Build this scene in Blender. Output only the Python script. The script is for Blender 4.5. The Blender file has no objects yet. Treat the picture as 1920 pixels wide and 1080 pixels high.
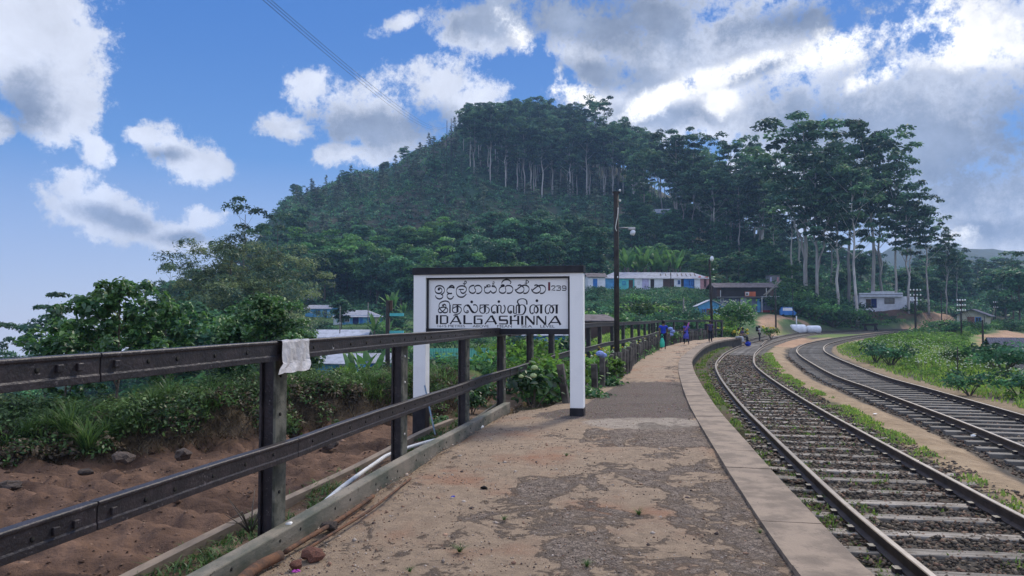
import bpy, math, random
import numpy as np
from mathutils import Vector, Matrix
R = math.radians
sc = bpy.context.scene
COL = sc.collection
# ---------------------------------------------------------------- camera
F = 1400.0; EYE = 1.6; PT = math.atan(56 / F)
cam = bpy.data.objects.new('camera', bpy.data.cameras.new('camera')); COL.objects.link(cam)
cam.location = (0, 0, EYE); cam.rotation_euler = (math.pi / 2 + PT, 0, 0)
cam.data.sensor_width = 36.0; cam.data.lens = 36.0 * F / 1920.0
cam.data.clip_start = 0.05; cam.data.clip_end = 20000
sc.camera = cam
sc.render.resolution_x = 1920; sc.render.resolution_y = 1080
sc.view_settings.view_transform = 'Standard'; sc.view_settings.look = 'None'
sc.view_settings.gamma = 1; sc.view_settings.exposure = 0.2
try:
    sc.cycles.max_bounces = 5; sc.cycles.diffuse_bounces = 2; sc.cycles.glossy_bounces = 2
    sc.cycles.transmission_bounces = 3; sc.cycles.transparent_max_bounces = 4; sc.cycles.volume_bounces = 0
    sc.cycles.use_denoising = True
except Exception: pass

def ray(px, py):
    x = (px - 960) / F; u = (540 - py) / F
    return np.array([x, math.cos(PT) - u * math.sin(PT), math.sin(PT) + u * math.cos(PT)])
def G(px, py, z=0.0):
    r = ray(px, py); t = (z - EYE) / r[2]; return Vector((r[0] * t, r[1] * t, z))
def P(px, py, Y):
    r = ray(px, py); t = Y / r[1]; return Vector((r[0] * t, Y, EYE + r[2] * t))

# ---------------------------------------------------------------- world: sky with clouds
SUN_AZ, SUN_EL = 30.0, 42.0        # degrees to the right of straight ahead, above the horizon
world = bpy.data.worlds.new('World'); sc.world = world; world.use_nodes = True
nt = world.node_tree; nt.nodes.clear()
class NB:
    def __init__(s, nt): s.nt = nt
    def n(s, t, **k):
        o = s.nt.nodes.new(t)
        for a, b in k.items(): setattr(o, a, b)
        return o
    def l(s, a, b): s.nt.links.new(a, b)
    def inp(s, sock, v):
        if v is None: return
        if hasattr(v, 'is_linked') or hasattr(v, 'links'): s.l(v, sock)
        else: sock.default_value = v
    def m(s, op, a, b=None, c=None, clamp=False):
        o = s.n('ShaderNodeMath', operation=op, use_clamp=clamp)
        for i, v in enumerate((a, b, c)): 
            if v is not None: s.inp(o.inputs[i], v)
        return o.outputs[0]
    def sm(s, v, lo, hi, a=0.0, b=1.0):
        o = s.n('ShaderNodeMapRange', interpolation_type='SMOOTHSTEP')
        s.inp(o.inputs[0], v); s.inp(o.inputs[1], lo); s.inp(o.inputs[2], hi); s.inp(o.inputs[3], a); s.inp(o.inputs[4], b)
        return o.outputs[0]
    def mix(s, f, a, b, mode='MIX'):
        o = s.n('ShaderNodeMix', data_type='RGBA', blend_type=mode)
        s.inp(o.inputs[0], f); s.inp(o.inputs[6], a if not isinstance(a, tuple) else a + (1,) * (4 - len(a)))
        s.inp(o.inputs[7], b if not isinstance(b, tuple) else b + (1,) * (4 - len(b)))
        return o.outputs[2]
    def noise(s, vec, scale, detail=4, rough=0.55, dist=0.0):
        o = s.n('ShaderNodeTexNoise')
        if vec is not None: s.l(vec, o.inputs['Vector'])
        o.inputs['Scale'].default_value = scale; o.inputs['Detail'].default_value = detail
        o.inputs['Roughness'].default_value = rough; o.inputs['Distortion'].default_value = dist
        return o
W = NB(nt)
tc = W.n('ShaderNodeTexCoord'); GEN = tc.outputs['Generated']
sep = W.n('ShaderNodeSeparateXYZ'); W.l(GEN, sep.inputs[0])
X_, Y_, Z_ = sep.outputs
yy = W.m('MAXIMUM', Y_, 0.08)
U = W.m('DIVIDE', X_, yy); V = W.m('DIVIDE', Z_, yy)
uv = W.n('ShaderNodeCombineXYZ'); W.l(U, uv.inputs[0]); W.l(V, uv.inputs[1])
# warp for ragged edges
nz = W.noise(GEN, 7.0, 10, 0.64); nz2 = W.noise(GEN, 26.0, 10, 0.72); nz3 = W.noise(GEN, 11.0, 8, 0.6, 0.3)
def field(blobs):
    cur = None
    for (px, py, a, b, rot) in blobs:
        r = ray(px, py)
        mp = W.n('ShaderNodeMapping', vector_type='TEXTURE')
        W.l(uv.outputs[0], mp.inputs[0])
        mp.inputs['Location'].default_value = (r[0] / r[1], r[2] / r[1], 0)
        mp.inputs['Rotation'].default_value = (0, 0, R(rot)); mp.inputs['Scale'].default_value = (a / F, b / F, 1)
        le = W.n('ShaderNodeVectorMath', operation='LENGTH'); W.l(mp.outputs[0], le.inputs[0])
        v = le.outputs['Value']
        cur = v if cur is None else W.m('SMOOTH_MIN', cur, v, 0.25)
    return W.m('SUBTRACT', 1.0, cur)
CL = [(40, 90, 165, 130, 0), (90, 200, 120, 95, -45), (175, 285, 45, 38, -30), (5, 240, 36, 42, 0), (60, 20, 150, 70, 0),
      (330, 288, 95, 58, -25), (400, 310, 55, 40, -20), (270, 255, 48, 24, 0),
      (125, 350, 75, 55, -10), (180, 400, 130, 52, -18), (300, 435, 130, 38, -8), (385, 415, 60, 34, 0), (130, 330, 70, 40, -15), (220, 395, 120, 40, -20),
      (590, 165, 62, 68, 0), (540, 245, 88, 36, -10), (690, 225, 150, 88, -5), (830, 150, 110, 65, -5), (900, 200, 90, 80, 0), (640, 285, 100, 32, 0),
      (1090, 110, 130, 60, -30), (900, 60, 170, 55, -10), (760, 40, 70, 30, 20),
      (1350, 60, 420, 160, -5), (1300, 210, 360, 75, -5), (1700, 260, 380, 200, 0), (1850, 400, 260, 150, 0), (1500, 330, 240, 90, 0), (1200, 190, 160, 40, 0), (1950, 60, 240, 150, 0)]
DK = [(1150, 30, 380, 80, -5), (1480, 40, 240, 42, 6), (910, 45, 110, 30, 0), (1140, 140, 130, 36, -10), (1780, 300, 260, 130, -15), (1560, 230, 150, 60, 0), (1900, 250, 140, 90, 0),
      (1240, 215, 130, 26, 0), (1420, 130, 110, 16, 20),
      (680, 240, 115, 42, 0), (790, 235, 110, 34, 0), (40, 200, 55, 60, 0), (310, 290, 40, 16, 0), (220, 410, 75, 18, -15), (350, 445, 60, 12, 0), (1830, 430, 120, 30, 0)]
BR = [(1330, 150, 210, 26, 22), (1010, 110, 75, 30, -50), (1080, 175, 80, 30, -30), (1600, 75, 190, 45, 18), (1790, 45, 120, 70, 0), (1350, 190, 40, 32, 0), (1850, 90, 120, 30, 10), (1640, 140, 70, 22, 25), (1780, 440, 60, 30, 0), (1880, 90, 90, 40, 0)]
fc = field(CL); fd = field(DK); fb = field(BR)
nw = W.m('MULTIPLY', W.m('SUBTRACT', nz.outputs[0], 0.5), 3.0)
nw2 = W.m('MULTIPLY', W.m('SUBTRACT', nz2.outputs[0], 0.5), 2.3)
wr = W.m('ADD', nw, nw2)
cov = W.sm(W.m('ADD', fc, W.m('MULTIPLY', wr, 0.95)), -0.01, 0.50)
dark = W.sm(W.m('ADD', fd, W.m('MULTIPLY', wr, 1.0)), -0.65, 0.75)
brt = W.sm(W.m('ADD', fb, W.m('MULTIPLY', wr, 1.1)), -0.18, 0.70)
# clear sky: nishita graded to the blue of the day, pale towards the horizon
sky = W.n('ShaderNodeTexSky'); sky.sky_type = 'NISHITA'; sky.sun_disc = False
sky.sun_elevation = R(SUN_EL); sky.sun_rotation = R(SUN_AZ); sky.altitude = 1600; sky.dust_density = 0.6; sky.ozone_density = 2.0
el = W.m('ARCSINE', Z_)
hz = W.sm(el, -0.10, 0.42)
rmp = W.n('ShaderNodeValToRGB'); W.l(hz, rmp.inputs[0]); cr = rmp.color_ramp
cr.elements[0].position = 0.0; cr.elements[0].color = (5.9, 6.3, 7.9, 1)
cr.elements[1].position = 1.0; cr.elements[1].color = (0.42, 1.75, 5.5, 1)
e = cr.elements.new(0.34); e.color = (3.3, 4.4, 7.1, 1)
e = cr.elements.new(0.62); e.color = (1.0, 2.65, 6.3, 1)
clear = W.mix(0.85, sky.outputs[0], rmp.outputs[0])
tex = W.m('ADD', 0.52, W.m('MULTIPLY', nz3.outputs[0], 0.96))
cw = W.mix(brt, (6.9, 7.3, 8.4), (11.0, 10.9, 10.8))
cd = W.mix(W.sm(nz.outputs[0], 0.3, 0.7), (1.7, 2.2, 3.3), (3.3, 3.9, 5.2))
darkm = W.m('MULTIPLY', dark, W.m('SUBTRACT', 1.0, W.m('MULTIPLY', brt, 0.9)))
cc = W.mix(darkm, cw, cd)
ccs = W.n('ShaderNodeVectorMath', operation='SCALE'); W.l(cc, ccs.inputs[0]); W.l(tex, ccs.inputs['Scale'])
front = W.mix(cov, clear, ccs.outputs[0])
# overhead, to the sides and behind: unseen broken cumulus, added to light the scene
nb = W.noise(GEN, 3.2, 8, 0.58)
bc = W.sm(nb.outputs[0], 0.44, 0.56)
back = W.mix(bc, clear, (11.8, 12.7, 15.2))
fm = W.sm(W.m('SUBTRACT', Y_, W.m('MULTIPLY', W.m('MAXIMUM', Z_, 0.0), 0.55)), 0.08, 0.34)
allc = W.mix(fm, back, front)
low = W.sm(el, -0.5, -0.3)
allc = W.mix(low, (1.4, 1.7, 1.6), allc)
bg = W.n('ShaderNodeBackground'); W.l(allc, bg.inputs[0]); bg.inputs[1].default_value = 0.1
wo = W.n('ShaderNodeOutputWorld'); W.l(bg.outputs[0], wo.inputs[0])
try: world.cycles.sampling_method = 'MANUAL'; world.cycles.sample_map_resolution = 512
except Exception: pass
sun = bpy.data.objects.new('sun', bpy.data.lights.new('sun', 'SUN')); COL.objects.link(sun)
sun.data.energy = 3.3; sun.data.angle = R(12); sun.data.color = (1.0, 0.91, 0.78)
sdir = Vector((math.sin(R(SUN_AZ)) * math.cos(R(SUN_EL)), math.cos(R(SUN_AZ)) * math.cos(R(SUN_EL)), math.sin(R(SUN_EL))))
sun.rotation_euler = (-sdir).to_track_quat('-Z', 'Y').to_euler(); sun.location = sdir * 60

# ---------------------------------------------------------------- helpers
def hash2(ix, iy, seed):
    h = (ix.astype(np.int64) * 374761393 + iy.astype(np.int64) * 668265263 + seed * 974711) & 0x7fffffff
    h = ((h ^ (h >> 13)) * 1274126177) & 0x7fffffff
    return ((h ^ (h >> 16)) & 0xffff) / 65535.0
def vnoise(x, y, seed=0):
    x = np.asarray(x, float); y = np.asarray(y, float)
    ix = np.floor(x); iy = np.floor(y); fx = x - ix; fy = y - iy
    fx = fx * fx * (3 - 2 * fx); fy = fy * fy * (3 - 2 * fy)
    a = hash2(ix, iy, seed); b = hash2(ix + 1, iy, seed); c = hash2(ix, iy + 1, seed); d = hash2(ix + 1, iy + 1, seed)
    return (a * (1 - fx) + b * fx) * (1 - fy) + (c * (1 - fx) + d * fx) * fy
def fbm(x, y, oct=4, seed=0, gain=0.5):
    s = 0; a = 1; t = 0; x = np.asarray(x, float); y = np.asarray(y, float)
    for i in range(oct):
        s = s + a * (vnoise(x, y, seed + i * 17) - 0.5); t += a; a *= gain; x = x * 2.03 + 5.1; y = y * 2.03 + 9.7
    return s / t * 2
def sstep(x, a, b):
    t = np.clip((np.asarray(x, float) - a) / (b - a), 0, 1); return t * t * (3 - 2 * t)

def setp(o, label=None, cat=None, group=None, kind=None):
    if label: o['label'] = label
    if cat: o['category'] = cat
    if group: o['group'] = group
    if kind: o['kind'] = kind
    return o
def thing(name, label, cat, loc=(0, 0, 0), rz=0.0, group=None):
    o = bpy.data.objects.new(name, None); COL.objects.link(o); o.empty_display_size = 0.2
    o.location = loc; o.rotation_euler = (0, 0, rz)
    return setp(o, label, cat, group)
def link(name, me, parent=None):
    o = bpy.data.objects.new(name, me); COL.objects.link(o)
    if parent is not None: o.parent = parent
    return o
def dup(root, loc, rz=0.0, s=1.0, label=None, group=None, cat=None):
    r = root.copy(); COL.objects.link(r); r.location = loc; r.rotation_euler = (0, 0, rz)
    r.scale = (s, s, s) if not isinstance(s, tuple) else s
    if label: r['label'] = label
    if group: r['group'] = group
    if cat: r['category'] = cat
    for ch in list(root.children):
        c = ch.copy(); COL.objects.link(c); c.parent = r
        for g in ch.children:
            d = g.copy(); COL.objects.link(d); d.parent = c
    return r
def np_mesh(name, verts, faces, mat=None, fcol=None, smooth=False, vcol=None):
    verts = np.asarray(verts, np.float32).reshape(-1, 3); faces = np.asarray(faces, np.int32); k = faces.shape[1]
    me = bpy.data.meshes.new(name)
    me.vertices.add(len(verts)); me.vertices.foreach_set('co', verts.ravel())
    me.loops.add(faces.size); me.loops.foreach_set('vertex_index', faces.ravel())
    me.polygons.add(len(faces)); me.polygons.foreach_set('loop_start', np.arange(0, faces.size, k, dtype=np.int32))
    me.polygons.foreach_set('loop_total', np.full(len(faces), k, np.int32))
    if smooth: me.polygons.foreach_set('use_smooth', np.ones(len(faces), bool))
    if fcol is not None:
        a = me.color_attributes.new('c', 'FLOAT_COLOR', 'CORNER')
        fc_ = np.concatenate([np.asarray(fcol, np.float32), np.ones((len(faces), 1), np.float32)], 1)
        a.data.foreach_set('color', np.repeat(fc_, k, axis=0).ravel())
    if vcol is not None:
        a = me.color_attributes.new('c', 'FLOAT_COLOR', 'POINT')
        a.data.foreach_set('color', np.concatenate([np.asarray(vcol, np.float32), np.ones((len(verts), 1), np.float32)], 1).ravel())
    me.update(calc_edges=True)
    if mat: me.materials.append(mat)
    return me
class MB:
    def __init__(s): s.v = []; s.f = []; s.mi = []; s.sm = []
    def add(s, vs, fs, mi=0, smooth=False):
        b = len(s.v); s.v += [tuple(v) for v in vs]; s.f += [tuple(i + b for i in f) for f in fs]
        s.mi += [mi] * len(fs); s.sm += [smooth] * len(fs)
    def box(s, c, size, rz=0.0, mi=0, M=None, taper=1.0):
        x, y, z = (q / 2 for q in size); vs = []
        for dz in (-z, z):
            k = taper if dz > 0 else 1.0
            for dx, dy in ((-x, -y), (x, -y), (x, y), (-x, y)):
                v = Vector((dx * k, dy * k, dz))
                if M is not None: v = M @ v
                elif rz: v = Vector((v.x * math.cos(rz) - v.y * math.sin(rz), v.x * math.sin(rz) + v.y * math.cos(rz), v.z))
                vs.append(v + Vector(c))
        s.add(vs, [(0, 3, 2, 1), (4, 5, 6, 7), (0, 1, 5, 4), (1, 2, 6, 5), (2, 3, 7, 6), (3, 0, 4, 7)], mi)
    def beam(s, a, b, w, h, mi=0, up=(0, 0, 1)):
        a = Vector(a); b = Vector(b); d = b - a; L = d.length; d.normalize()
        x = d.cross(Vector(up)).normalized(); z = x.cross(d)
        M = Matrix((x, d, z)).transposed()
        s.box((a + b) / 2, (w, L, h), M=M, mi=mi)
    def prof(s, path, prof, mi=0, caps=True, up=(0, 0, 1), smooth=False):
        """sweep a closed 2-D profile (side, up) along a path"""
        n = len(prof); P_ = [Vector(p) for p in path]; b = len(s.v); vs = []
        for i, p in enumerate(P_):
            d = (P_[min(i + 1, len(P_) - 1)] - P_[max(i - 1, 0)]).normalized()
            x = d.cross(Vector(up)).normalized(); z = x.cross(d)
            for (u, w) in prof: vs.append(p + x * u + z * w)
        fs = []
        for i in range(len(P_) - 1):
            for j in range(n): fs.append((i * n + j, i * n + (j + 1) % n, (i + 1) * n + (j + 1) % n, (i + 1) * n + j))
        if caps: fs.append(tuple(range(n - 1, -1, -1))); fs.append(tuple((len(P_) - 1) * n + j for j in range(n)))
        s.add(vs, fs, mi, smooth)
    def tube(s, path, rad, seg=6, mi=0, caps=True):
        P_ = [Vector(p) for p in path]; n = len(P_)
        if not hasattr(rad, '__len__'): rad = [rad] * n
        vs = []; ref = Vector((0, 0, 1))
        d0 = (P_[1] - P_[0]).normalized()
        if abs(d0.z) > 0.9: ref = Vector((1, 0, 0))
        x = d0.cross(ref).normalized()
        for i in range(n):
            d = (P_[min(i + 1, n - 1)] - P_[max(i - 1, 0)]).normalized()
            x = (x - d * x.dot(d)).normalized(); y = d.cross(x)
            for k in range(seg):
                a = 2 * math.pi * k / seg; vs.append(P_[i] + (x * math.cos(a) + y * math.sin(a)) * rad[i])
        fs = [(i * seg + j, i * seg + (j + 1) % seg, (i + 1) * seg + (j + 1) % seg, (i + 1) * seg + j) for i in range(n - 1) for j in range(seg)]
        if caps: fs += [tuple(range(seg - 1, -1, -1)), tuple((n - 1) * seg + j for j in range(seg))]
        s.add(vs, fs, mi, True)
    def lathe(s, c, pr, seg=12, mi=0, M=None):
        vs = []
        for (r, z) in pr:
            for k in range(seg):
                a = 2 * math.pi * k / seg; v = Vector((r * math.cos(a), r * math.sin(a), z))
                if M is not None: v = M @ v
                vs.append(v + Vector(c))
        n = len(pr)
        fs = [(i * seg + j, i * seg + (j + 1) % seg, (i + 1) * seg + (j + 1) % seg, (i + 1) * seg + j) for i in range(n - 1) for j in range(seg)]
        fs += [tuple(range(seg - 1, -1, -1)), tuple((n - 1) * seg + j for j in range(seg))]
        s.add(vs, fs, mi, True)
    def build(s, name, mats, parent=None, off=None, bevel=0.0):
        me = bpy.data.meshes.new(name); off = Vector(off) if off is not None else None
        vs = [tuple(Vector(v) - off) for v in s.v] if off is not None else s.v
        me.from_pydata(vs, [], s.f)
        me.polygons.foreach_set('material_index', s.mi); me.polygons.foreach_set('use_smooth', s.sm)
        for m in (mats if isinstance(mats, (list, tuple)) else [mats]): me.materials.append(m)
        me.update(); o = link(name, me, parent)
        if bevel:
            b = o.modifiers.new('bevel', 'BEVEL'); b.width = bevel; b.segments = 2; b.limit_method = 'ANGLE'; b.angle_limit = R(40)
        return o
def catmull(pts, n=6):
    pts = [Vector(p) for p in pts]; q = [pts[0] * 2 - pts[1]] + pts + [pts[-1] * 2 - pts[-2]]; out = []
    for i in range(1, len(q) - 2):
        a, b, c, d = q[i - 1:i + 3]
        for k in range(n):
            t = k / n; out.append(0.5 * ((2 * b) + (c - a) * t + (2 * a - 5 * b + 4 * c - d) * t * t + (3 * b - a - 3 * c + d) * t ** 3))
    out.append(pts[-1]); return out
def resample(pts, step):
    pts = [Vector(p) for p in pts]; out = [pts[0].copy()]; acc = 0.0
    for a, b in zip(pts, pts[1:]):
        L = (b - a).length
        if L == 0: continue
        t = step - acc
        while t <= L: out.append(a.lerp(b, t / L)); t += step
        acc = L - (t - step)
    return out

# ---------------------------------------------------------------- materials
def new_mat(name):
    m = bpy.data.materials.new(name); m.use_nodes = True; m.node_tree.nodes.clear()
    b = NB(m.node_tree); out = b.n('ShaderNodeOutputMaterial'); return m, b, out
def pm(name, c1, c2=None, rough=0.8, scale=4.0, bump=0.15, bscale=None, metal=0.0, detail=6, spec=0.3, lo=0.35, hi=0.65, stretch=None, dist=0.02, rnd=0.0, speck=None):
    m, b, out = new_mat(name); t = b.n('ShaderNodeTexCoord'); vec = t.outputs['Object']
    if stretch:
        mp = b.n('ShaderNodeMapping'); b.l(vec, mp.inputs[0]); mp.inputs['Scale'].default_value = stretch; vec = mp.outputs[0]
    p = b.n('ShaderNodeBsdfPrincipled'); p.inputs['Roughness'].default_value = rough; p.inputs['Metallic'].default_value = metal
    p.inputs['Specular IOR Level'].default_value = spec
    n1 = b.noise(vec, scale, detail, 0.6)
    c2 = c2 or tuple(x * 0.7 for x in c1)
    col = b.mix(b.sm(n1.outputs[0], lo, hi), c1, c2)
    if speck:
        n4 = b.noise(vec, speck[0], 6, .7); n5 = b.noise(vec, speck[0] * .12, 4, .6); col = b.mix(b.sm(b.m('ADD', n4.outputs[0], b.m('MULTIPLY', n5.outputs[0], .35)), speck[1], speck[1] + .1), col, speck[2])
    if rnd:
        oi = b.n('ShaderNodeObjectInfo'); k = b.m('ADD', 1 - rnd, b.m('MULTIPLY', oi.outputs['Random'], 2 * rnd))
        sv = b.n('ShaderNodeVectorMath', operation='SCALE'); b.l(col, sv.inputs[0]); b.l(k, sv.inputs['Scale']); col = sv.outputs[0]
    b.l(col, p.inputs['Base Color'])
    if bump:
        n2 = b.noise(vec, bscale or scale * 6, 5, 0.6)
        bp = b.n('ShaderNodeBump'); bp.inputs['Strength'].default_value = bump; bp.inputs['Distance'].default_value = dist
        b.l(n2.outputs[0], bp.inputs['Height']); b.l(bp.outputs[0], p.inputs['Normal'])
    b.l(p.outputs[0], out.inputs[0]); return m
def leaf_mat(name, c1, c2, trans=0.35, rnd=0.25, gloss=0.025):
    m, b, out = new_mat(name)
    at = b.n('ShaderNodeAttribute', attribute_name='c')
    sp = b.n('ShaderNodeSeparateColor'); b.l(at.outputs['Color'], sp.inputs[0])
    col = b.mix(sp.outputs[1], c1, c2)
    oi = b.n('ShaderNodeObjectInfo'); k = b.m('ADD', 1 - rnd, b.m('MULTIPLY', oi.outputs['Random'], 2 * rnd))
    k = b.m('MULTIPLY', k, sp.outputs[0])
    sv = b.n('ShaderNodeVectorMath', operation='SCALE'); b.l(col, sv.inputs[0]); b.l(k, sv.inputs['Scale'])
    d = b.n('ShaderNodeBsdfDiffuse'); tr = b.n('ShaderNodeBsdfTranslucent'); g = b.n('ShaderNodeBsdfGlossy')
    g.inputs['Roughness'].default_value = 0.45
    b.l(sv.outputs[0], d.inputs[0]); b.l(sv.outputs[0], tr.inputs[0])
    mx = b.n('ShaderNodeMixShader'); mx.inputs[0].default_value = trans; b.l(d.outputs[0], mx.inputs[1]); b.l(tr.outputs[0], mx.inputs[2])
    m2 = b.n('ShaderNodeMixShader'); m2.inputs[0].default_value = gloss; b.l(mx.outputs[0], m2.inputs[1]); b.l(g.outputs[0], m2.inputs[2])
    b.l(m2.outputs[0], out.inputs[0]); return m
def vcol_mat(name, scale=9.0, bump=0.5, amt=0.5, dist=0.05, rough=0.95, attr='c'):
    m, b, out = new_mat(name); t = b.n('ShaderNodeTexCoord'); vec = t.outputs['Object']
    at = b.n('ShaderNodeAttribute', attribute_name=attr)
    n1 = b.noise(vec, scale, 8, 0.65); n3 = b.noise(vec, scale * 0.13, 5, 0.6)
    k = b.m('ADD', 1 - amt, b.m('MULTIPLY', b.m('ADD', n1.outputs[0], b.m('MULTIPLY', n3.outputs[0], 0.6)), amt * 1.25))
    sv = b.n('ShaderNodeVectorMath', operation='SCALE'); b.l(at.outputs['Color'], sv.inputs[0]); b.l(k, sv.inputs['Scale'])
    p = b.n('ShaderNodeBsdfPrincipled'); p.inputs['Roughness'].default_value = rough; p.inputs['Specular IOR Level'].default_value = 0.15
    b.l(sv.outputs[0], p.inputs['Base Color'])
    n2 = b.noise(vec, scale * 1.8, 7, 0.65)
    bp = b.n('ShaderNodeBump'); bp.inputs['Strength'].default_value = bump; bp.inputs['Distance'].default_value = dist
    b.l(n2.outputs[0], bp.inputs['Height']); b.l(bp.outputs[0], p.inputs['Normal']); b.l(p.outputs[0], out.inputs[0]); return m
M = {}
M['rail_iron'] = pm('tarred_rail_iron', (0.011, 0.008, 0.011), (0.034, 0.024, 0.027), 0.5, 7, 0.7, 40, 0.1, spec=0.5, dist=0.008, lo=0.4, hi=0.75, speck=(55, .79, (.15, .125, .125)))
M['rail_moss'] = pm('mossy_iron', (0.040, 0.042, 0.032), (0.13, 0.125, 0.10), 0.7, 9, 0.6, 50, dist=0.006, speck=(40, .78, (.02, .02, .018)))
M['beam_green'] = pm('weathered_green_beam', (0.080, 0.086, 0.066), (0.21, 0.18, 0.14), 0.8, 4, 0.6, 40, dist=0.008, stretch=(1, 0.5, 1), speck=(30, .78, (.03, .03, .025)))
M['steel'] = pm('running_rail_steel', (0.060, 0.045, 0.038), (0.11, 0.08, 0.062), 0.55, 6, 0.3, 60, 0.3, dist=0.003)
M['steel_top'] = pm('polished_rail_head', (0.105, 0.09, 0.085), (0.17, 0.155, 0.15), 0.38, 3, 0.05, 30, 0.5, spec=0.5)
M['sleeper'] = pm('weathered_sleeper', (0.31, 0.275, 0.235), (0.13, 0.112, 0.092), 0.85, 3.0, 0.5, 30, dist=0.01, stretch=(1, 6, 1), rnd=0.25, speck=(25, .76, (.05, .045, .04)))
M['sleeper_dark'] = pm('dark_sleeper', (0.11, 0.10, 0.088), (0.19, 0.175, 0.155), 0.85, 3.0, 0.5, 30, dist=0.01, stretch=(1, 6, 1), rnd=0.25)
M['paling'] = pm('weathered_paling', (0.035, 0.03, 0.028), (0.10, 0.09, 0.08), 0.85, 5, 0.4, 30, dist=0.01, rnd=0.35)
M['concrete'] = pm('coping_concrete', (0.27, 0.208, 0.155), (0.165, 0.128, 0.098), 0.9, 3.2, 0.9, 45, dist=0.006, detail=10, lo=.4, hi=.62, speck=(38, .77, (.10, .08, .065)))
M['wallstone'] = pm('platform_wall', (0.10, 0.085, 0.07), (0.05, 0.045, 0.035), 0.95, 3, 0.8, 12, dist=0.03)
M['white'] = pm('white_paint', (0.80, 0.80, 0.80), (0.72, 0.72, 0.72), 0.6, 3, 0.25, 30, lo=0.52, hi=0.8, dist=.004, speck=(26, .84, (.42, .38, .34)))
M['black'] = pm('black_paint', (0.008, 0.008, 0.012), (0.02, 0.02, 0.026), 0.4, 6, 0.15, 40)
M['letter'] = pm('black_letter_paint', (0.004, 0.004, 0.010), (0.008, 0.008, 0.016), 0.5, 6, 0)
M['maroon'] = pm('maroon_paint', (0.16, 0.03, 0.045), None, 0.6, 6, 0)
M['pole'] = pm('creosoted_pole', (0.020, 0.016, 0.015), (0.04, 0.034, 0.03), 0.7, 5, 0.3)
M['greypole'] = pm('grey_pole', (0.22, 0.21, 0.19), (0.14, 0.13, 0.12), 0.8, 5, 0.2)
M['metalgrey'] = pm('lamp_metal', (0.42, 0.42, 0.44), (0.3, 0.3, 0.32), 0.45, 8, 0.1, metal=0.3)
M['lampglass'] = pm('lamp_glass', (0.75, 0.77, 0.82), (0.6, 0.62, 0.68), 0.2, 8, 0)
M['porcelain'] = pm('porcelain', (0.85, 0.85, 0.85), None, 0.25, 8, 0)
M['pvc'] = pm('white_pvc', (0.70, 0.69, 0.66), (0.5, 0.47, 0.42), 0.45, 8, 0.1, lo=0.5, hi=0.8)
M['bluepipe'] = pm('blue_pipe', (0.12, 0.20, 0.28), (0.25, 0.28, 0.3), 0.6, 8, 0.1)
M['rust'] = pm('rusty_iron', (0.15, 0.07, 0.035), (0.06, 0.035, 0.025), 0.9, 12, 0.6, 60, dist=0.006)
M['plastic'] = pm('white_plastic_sheet', (0.56, 0.54, 0.54), (0.40, 0.37, 0.36), 0.35, 5, 0.6, 14, dist=0.02)
M['glass'] = pm('dark_window_glass', (0.02, 0.024, 0.03), None, 0.12, 3, 0, spec=0.6)
M['hole'] = pm('bolt_hole', (0.004, 0.004, 0.004), None, 0.9, 3, 0)
M['chip'] = pm('chipped_white_paint', (0.62, 0.6, 0.58), None, 0.8, 3, 0)
M['rock'] = pm('field_rock', (0.13, 0.098, 0.08), (0.06, 0.047, 0.04), 0.95, 5, 1.0, 14, dist=0.03, rnd=0.2)
M['creeper'] = leaf_mat('bank_creeper_leaves', (0.045, 0.085, 0.035), (0.13, 0.19, 0.065), 0.35, 0.1)
M['brickbit'] = pm('brick_fragment', (.26, .11, .075), (.14, .07, .05), .95, 8, .9, 20, dist=.02)
M['stone'] = vcol_mat('ballast_stone', 30, 0.4, 0.4, 0.01)
M['ground'] = vcol_mat('ground_surface', 5.0, 0.9, 0.75, 0.06)
M['hill'] = vcol_mat('hill_surface', 0.9, 0.8, 0.7, 0.5)
M['bark_white'] = pm('pale_gum_bark', (0.46, 0.43, 0.41), (0.22, 0.19, 0.18), 0.85, 0.9, 0.4, 8, stretch=(1, 1, 0.25), lo=0.40, hi=0.66, dist=0.05, rnd=0.35)
M['bark_dark'] = pm('dark_bark', (0.07, 0.055, 0.045), (0.13, 0.11, 0.09), 0.9, 2.5, 0.5, 15, dist=0.04)
M['leaf_euc'] = leaf_mat('gum_leaves', (0.036, 0.100, 0.066), (0.105, 0.19, 0.075), 0.42, 0.25)
M['leaf_dark'] = leaf_mat('dark_leaves', (0.034, 0.105, 0.064), (0.085, 0.20, 0.07), 0.35, 0.25)
M['leaf_mid'] = leaf_mat('mid_leaves', (0.045, 0.135, 0.045), (0.13, 0.26, 0.06), 0.4, 0.25)
M['leaf_bright'] = leaf_mat('bright_leaves', (0.075, 0.18, 0.03), (0.18, 0.32, 0.05), 0.45, 0.2)
M['leaf_grey'] = leaf_mat('grey_green_leaves', (0.075, 0.12, 0.09), (0.17, 0.21, 0.13), 0.35, 0.25)
M['leaf_oak'] = leaf_mat('silky_oak_leaves', (0.045, 0.105, 0.085), (0.24, 0.29, 0.11), 0.35, 0.1)
M['leaf_near'] = leaf_mat('broad_leaves', (0.035, 0.115, 0.045), (0.13, 0.26, 0.06), 0.4, 0.1, 0.05)
M['tea'] = leaf_mat('tea_leaves', (0.040, 0.115, 0.070), (0.13, 0.23, 0.10), 0.3, 0.1)
M['grass_dark'] = leaf_mat('coarse_grass', (0.030, 0.085, 0.022), (0.12, 0.20, 0.05), 0.35, 0.1)
M['grass'] = leaf_mat('grass_blades', (0.11, 0.25, 0.035), (0.32, 0.42, 0.085), 0.45, 0.1)
M['straw'] = leaf_mat('dry_grass', (0.09, 0.065, 0.038), (0.20, 0.155, 0.095), 0.3, 0.1)
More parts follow.
